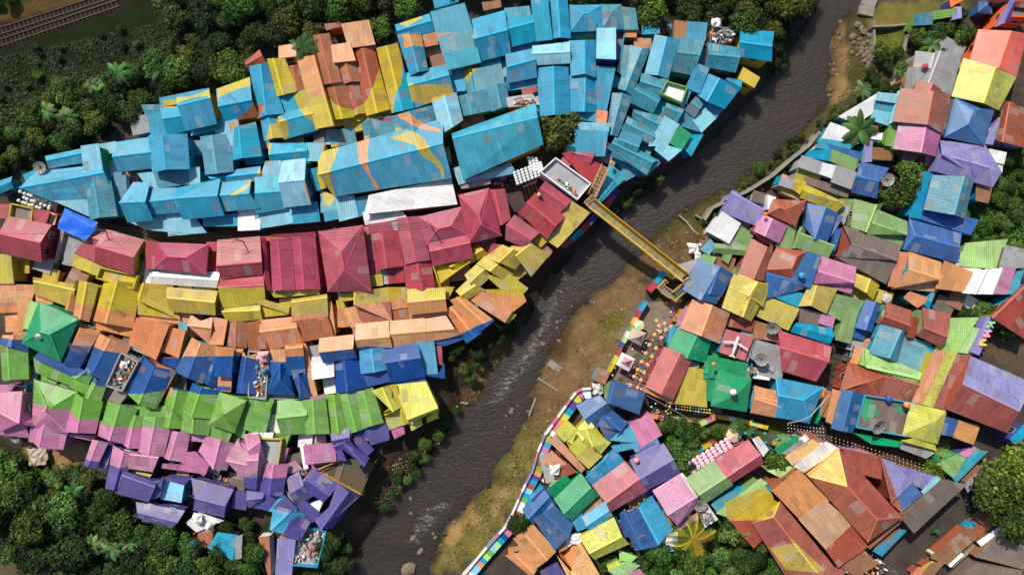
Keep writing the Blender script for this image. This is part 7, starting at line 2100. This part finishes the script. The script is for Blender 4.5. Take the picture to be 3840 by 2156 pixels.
def lamp(p0, tip, label):
    root = empty('street_lamp', (p0.x, p0.y, 0), label, 'street lamp'); t = Vector((tip.x - p0.x, tip.y - p0.y, tip.z))
    k = MB(); k.tube((0, 0, 0), (0, 0, tip.z - .3), .09, .06, 8); k.tube((0, 0, tip.z - .3), t, .05, .04, 6); k.build('pole', M['metal'], root)
    h = MB(); h.box(t, (.55, .22, .12), math.atan2(t.y, t.x), (.85, .85, .82)); h.build('lamp_head', M['paint'], root)
lamp(tp(3, 3, 1090, 1270, 0), tp(3, 3, 1182, 1388, 6.5), 'street lamp with white head leaning over the street at the bottom')
# poles and wires
def pole(p, h, label, group='utility poles'):
    root = empty('utility_pole', (p.x, p.y, ground_z(p.x, p.y)), label, 'utility pole'); k = MB(); k.tube((0, 0, 0), (0, 0, h), .12, .08, 8, (.5, .48, .44)); k.build('mast', M['concrete'], root)
    a = MB(); a.box((0, 0, h - .3), (1.2, .08, .08), .6, (.3, .3, .3)); a.build('crossarm', M['steel'], root); return Vector((p.x, p.y, root.location.z + h - .3))
def wire(a, b, label, sag=.6, r=.025, grp=None):
    mb = MB(); K = 10
    f = lambda t: a.lerp(b, t) - Vector((0, 0, sag * 4 * t * (1 - t)))
    for i in range(K): mb.tube(f(i / K), f((i + 1) / K), r, r, 4, (.03, .03, .03), False)
    o = mb.build('cable', M['rubber'], loc=a); tag(o, label, 'cable', grp)
A1 = pole(dl(310, 585), 8, 'utility pole at the left end of the dark alley'); A2 = pole(dl(640, 612), 8, 'utility pole in the dark alley above the magenta roofs'); A3 = pole(dl(1095, 578), 8.5, 'utility pole at the right end of the white tin canopy')
for k in range(3):
    of = Vector((0, .4 * k - .4, 0)); wire(A1 + of, A2 + of, 'thin black cable over the alley between blue and magenta roofs', grp='alley cables left'); wire(A2 + of, A3 + of, 'thin black cable crossing the white tin canopy', grp='canopy cables')
wire(A1, tp(1, 0, 1050, 905, 9), 'thin black cable over the blue tarpaulin'); wire(tp(1, 0, 1050, 905, 9), tp(1, 0, -60, 900, 9), 'thin black cable over the magenta gable at left')
for k, (x0, y0, x1, y1) in enumerate([(655,570,860,640),(640,640,820,700),(625,700,815,745),(590,790,760,835),(565,870,720,915)]):
    wire(tp(2, 3, x0, y0, 5), tp(2, 3, x1, y1, 5), 'garland of yellow flags over the dark lane right of the rose gable', .3, .07, 'lane garlands')
mb = MB(); f0 = [(200,1355),(330,1330),(430,1280),(520,1180),(620,1065)]
for (x0, y0), (x1, y1) in zip(f0[:-1], f0[1:]): mb.tube(tp(2, 3, x0, y0, 6), tp(2, 3, x1, y1, 6), .1, .1, 5)
tag(mb.build('cable_duct', M['metal']), 'grey bent pipe running past the turquoise hip roof', 'pipe')
mb = MB(); mb.tube(tp(2, 2, 1350, 1075, 5), tp(2, 2, 1850, 1350, 3), .08, .08, 5); tag(mb.build('pipe', M['metal']), 'long grey pipe crossing below the flat yellow panels', 'pipe')
# aerials on roofs
AR = random.Random(21)
def aerial(h, i):
    z = h['zz'] + h['rise'] * .5; p = h['origin']; root = empty('tv_aerial', (p.x, p.y, z - .3), f'aerial on {h["wd"][2]} roof {direction(h["xy"][0]-h["ms"][0][0][0], h["xy"][1]-h["ms"][0][0][1])} {h["ms"][0][1]}', 'aerial', 'television aerials on the roofs')
    L = AR.uniform(2, 3.4); a = AR.uniform(0, 3.1); k = MB(); k.tube((0, 0, 0), (0, 0, L), .04, .03, 5); k.build('mast', M['metal'], root)
    y = MB(); d = Vector((math.cos(a), math.sin(a), 0)); s = Vector((-d.y, d.x, 0)); c = Vector((0, 0, L)); y.tube(c - d * .5, c + d * .6, .025, .025, 4, (.7, .7, .7))
    for j in range(6): q = c + d * (-.45 + j * .19); y.tube(q - s * (.4 - j * .03), q + s * (.4 - j * .03), .018, .018, 4, (.7, .7, .7))
    y.build('antenna', M['metal'], root)
cand = [h for h in houses if h['ty'] in 'gh' and h['area'] > 9000]
AR.shuffle(cand); used_l = set()
for i, h in enumerate(cand[:34]): aerial(h, i)
# white sheet of cloth and torn heaps
def rag(p, rad, label, col=(206,202,196), name='cloth_heap', cat='cloth'):
    p = lower(p)
    bm = bmesh.new(); bmesh.ops.create_grid(bm, x_segments=12, y_segments=12, size=rad); r = random.Random(int(p.x * 10))
    of = Vector((r.random() * 99, 0, 0))
    for v in bm.verts:
        k = 1 + .35 * noise.noise(v.co * .9 + of); v.co.x *= k; v.co.y *= k; v.co.z = .5 + .45 * noise.noise(v.co * 1.6 + of) - .3 * (v.co.xy.length / rad) ** 2
    me = bpy.data.meshes.new(name); bm.to_mesh(me); bm.free()
    at = me.color_attributes.new('Col', 'FLOAT_COLOR', 'CORNER'); at.data.foreach_set('color', list((*s2l(col), 1)) * len(me.loops)); me.materials.append(M['paint'])
    o = bpy.data.objects.new(name, me); COL.objects.link(o); o.location = p; tag(o, label, cat); return o
for r_, c_, x, y, z, rad, lb, col in [(3,0,1990,880,4,.8,'white crumpled sheets on the scrap hut below the purple roofs',(226,222,218)),(3,0,2100,950,4,.6,'smaller white sheet on the brown scrap hut',(216,210,200)),(3,2,640,1080,5,.9,'white plastic sheet beside the small brown roof',(220,220,226)),
 (3,2,1600,1080,5,1.0,'white torn sheet at the ragged end of the turquoise gable',(226,226,226)),(1,2,1820,1050,1.6,.8,'white sacks at the edge of the right bank',(220,214,206)),(1,2,1870,1120,1.6,.6,'smaller white sacks above the royal blue roof',(214,210,204)),(2,2,860,1010,2,.9,'pile of pale bundles at the end of the painted promenade',(196,190,180)),
 (0,2,2055,235,4,.7,'white cloth heap beside the dark yard of sheds',(226,222,224)),(2,1,60,690,6.6,.8,'white and red laundry heap on the cluttered blue terrace',(216,160,160)),(3,2,430,390,4.6,.8,'white rubbish sheet on the broken orange roof',(220,214,208)),(3,0,380,250,1,1.5,'heap of pale rubble below the pink roofs',(176,160,140)),(2,0,1250,770,6.3,.6,'white folded sheet in the rubbish filled terrace',(216,212,206)),(0,3,1570,670,5.8,.5,'red bundle in the gap of the grey sheet roof',(170,60,70))]:
    rag(tp(r_, c_, x, y, z), rad, lb, col)
# heaps of small junk in open yards and terraces
def junk(poly, z, n, label, seed):
    r = random.Random(seed); mb = MB(); xs = [p.x for p in poly]; ys = [p.y for p in poly]; pp = [(p.x, p.y) for p in poly]; t = 0
    while n and t < 4000:
        t += 1; x = r.uniform(min(xs), max(xs)); y = r.uniform(min(ys), max(ys))
        if not inside((x, y), pp): continue
        n -= 1; s = (r.uniform(.15, .8), r.uniform(.12, .45), r.uniform(.1, .4)); mb.box((x, y, z + s[2] / 2), s, r.uniform(0, 3.1), s2l(PAINT[r.choice('nnkwswtrboqn')][0]), r.uniform(.7, 1))
    c = sum(poly, Vector()) / len(poly); o = mb.build('household_junk', M['paint'], loc=Vector((c.x, c.y, z))); tag(o, label, 'junk', None, 'stuff')
for i, (r_, c_, pts_, z, n, lb) in enumerate([(2,0,[(1235,670),(1390,750),(1245,1005),(1110,960)],6.02,60,'household junk filling the open terrace between blue roofs'),(2,1,[(-50,650),(130,670),(100,1080),(-50,1060)],5.02,80,'household junk covering the blue terrace'),
 (3,1,[(480,960),(700,1010),(610,1330),(380,1310)],2.42,70,'junk stored in the walled riverside yard'),(0,2,[(1500,250),(1640,260),(1620,380),(1480,380)],.2,30,'junk in the dark yard between the top sheds'),(0,2,[(2000,300),(2250,320),(2230,440),(1980,430)],3.05,35,'planks and junk on the brown shed at top'),
 (3,0,[(1860,900),(2230,850),(2380,1060),(2330,1270),(2000,1160)],.8,120,'collapsed scrap around the huts at the bottom'),(1,2,[(440,330),(500,360),(660,500),(640,540)],7.02,40,'row of small white pots and junk on the white walled terrace'),(1,2,[(1930,870),(2000,960),(1900,1180),(1850,1060)],.2,60,'loose scrap beside the light grey roof'),
 (3,2,[(300,300),(640,400),(480,450),(360,520),(250,500)],.3,80,'loose planks and scrap by the broken orange roof'),(3,3,[(1640,1180),(1800,1080),(1840,1100),(1660,1260)],.2,30,'goods of the pavement stalls beside the street'),(2,2,[(2340,760),(2450,820),(2400,900),(2340,880)],6.0,30,'junk beside the emerald mosque roof'),
 (3,3,[(760,1360),(1150,1240),(1160,1446),(800,1446)],3,40,'loose rusty sheets at the lower end of the brown hall'),(1,1,[(2330,260),(2571,200),(2571,420),(2350,440)],.1,50,'junk on the dark yard right of the striped hall'),(0,2,[(20,980),(180,960),(260,1040),(20,1050)],5.02,40,'laundry and junk on the grey deck above the long blue hall'),
 (3,2,[(1850,780),(2000,800),(2040,900),(1930,930)],5.05,25,'roof clutter around the dish beside the green gable'),(3,0,[(2060,420),(2440,480),(2400,600),(2340,560)],1.5,40,'garden clutter between the purple roofs')]):
    z = z if z < 3.2 else 2.6 + (z - 3) * .62; junk(PT(r_, c_, pts_, z), z, n, lb, i)
# small loose sheets on roofs: skylights and patches
# ---------------------------------------------------------------- light and camera
SUN_AZ = 32.0; SUN_EL = 49.0     # azimuth left of the picture's up direction
w = bpy.data.worlds.new('World'); SC.world = w; w.use_nodes = True; nt = w.node_tree
bg = nt.nodes['Background']; sky = nt.nodes.new('ShaderNodeTexSky'); sky.sky_type = 'NISHITA'; sky.sun_disc = False
sky.sun_elevation = math.radians(SUN_EL); sky.sun_rotation = math.radians(-SUN_AZ); sky.air_density = 1.0; sky.dust_density = 1.5
nt.links.new(sky.outputs[0], bg.inputs[0]); bg.inputs[1].default_value = .105
ld = bpy.data.lights.new('sun', 'SUN'); ld.energy = 4.25; ld.angle = math.radians(.6); ld.color = (1, .93, .80)
lo = bpy.data.objects.new('sun', ld); COL.objects.link(lo)
az = math.radians(SUN_AZ); el = math.radians(SUN_EL)
dirv = Vector((-math.sin(az) * math.cos(el), math.cos(az) * math.cos(el), math.sin(el)))
lo.rotation_euler = dirv.to_track_quat('Z', 'Y').to_euler(); lo.location = (0, 0, 60)
cd = bpy.data.cameras.new('camera'); co = bpy.data.objects.new('camera', cd); COL.objects.link(co)
co.location = (0, 0, H); co.rotation_euler = (0, 0, 0); cd.sensor_width = 36; cd.lens = 36 * H / W; cd.clip_end = 3000; cd.clip_start = 1
SC.camera = co
SC.view_settings.view_transform = 'Standard'; SC.view_settings.look = 'None'; SC.view_settings.exposure = .22; SC.view_settings.gamma = 1
SC.cycles.max_bounces = 5; SC.cycles.diffuse_bounces = 3; SC.cycles.transparent_max_bounces = 4
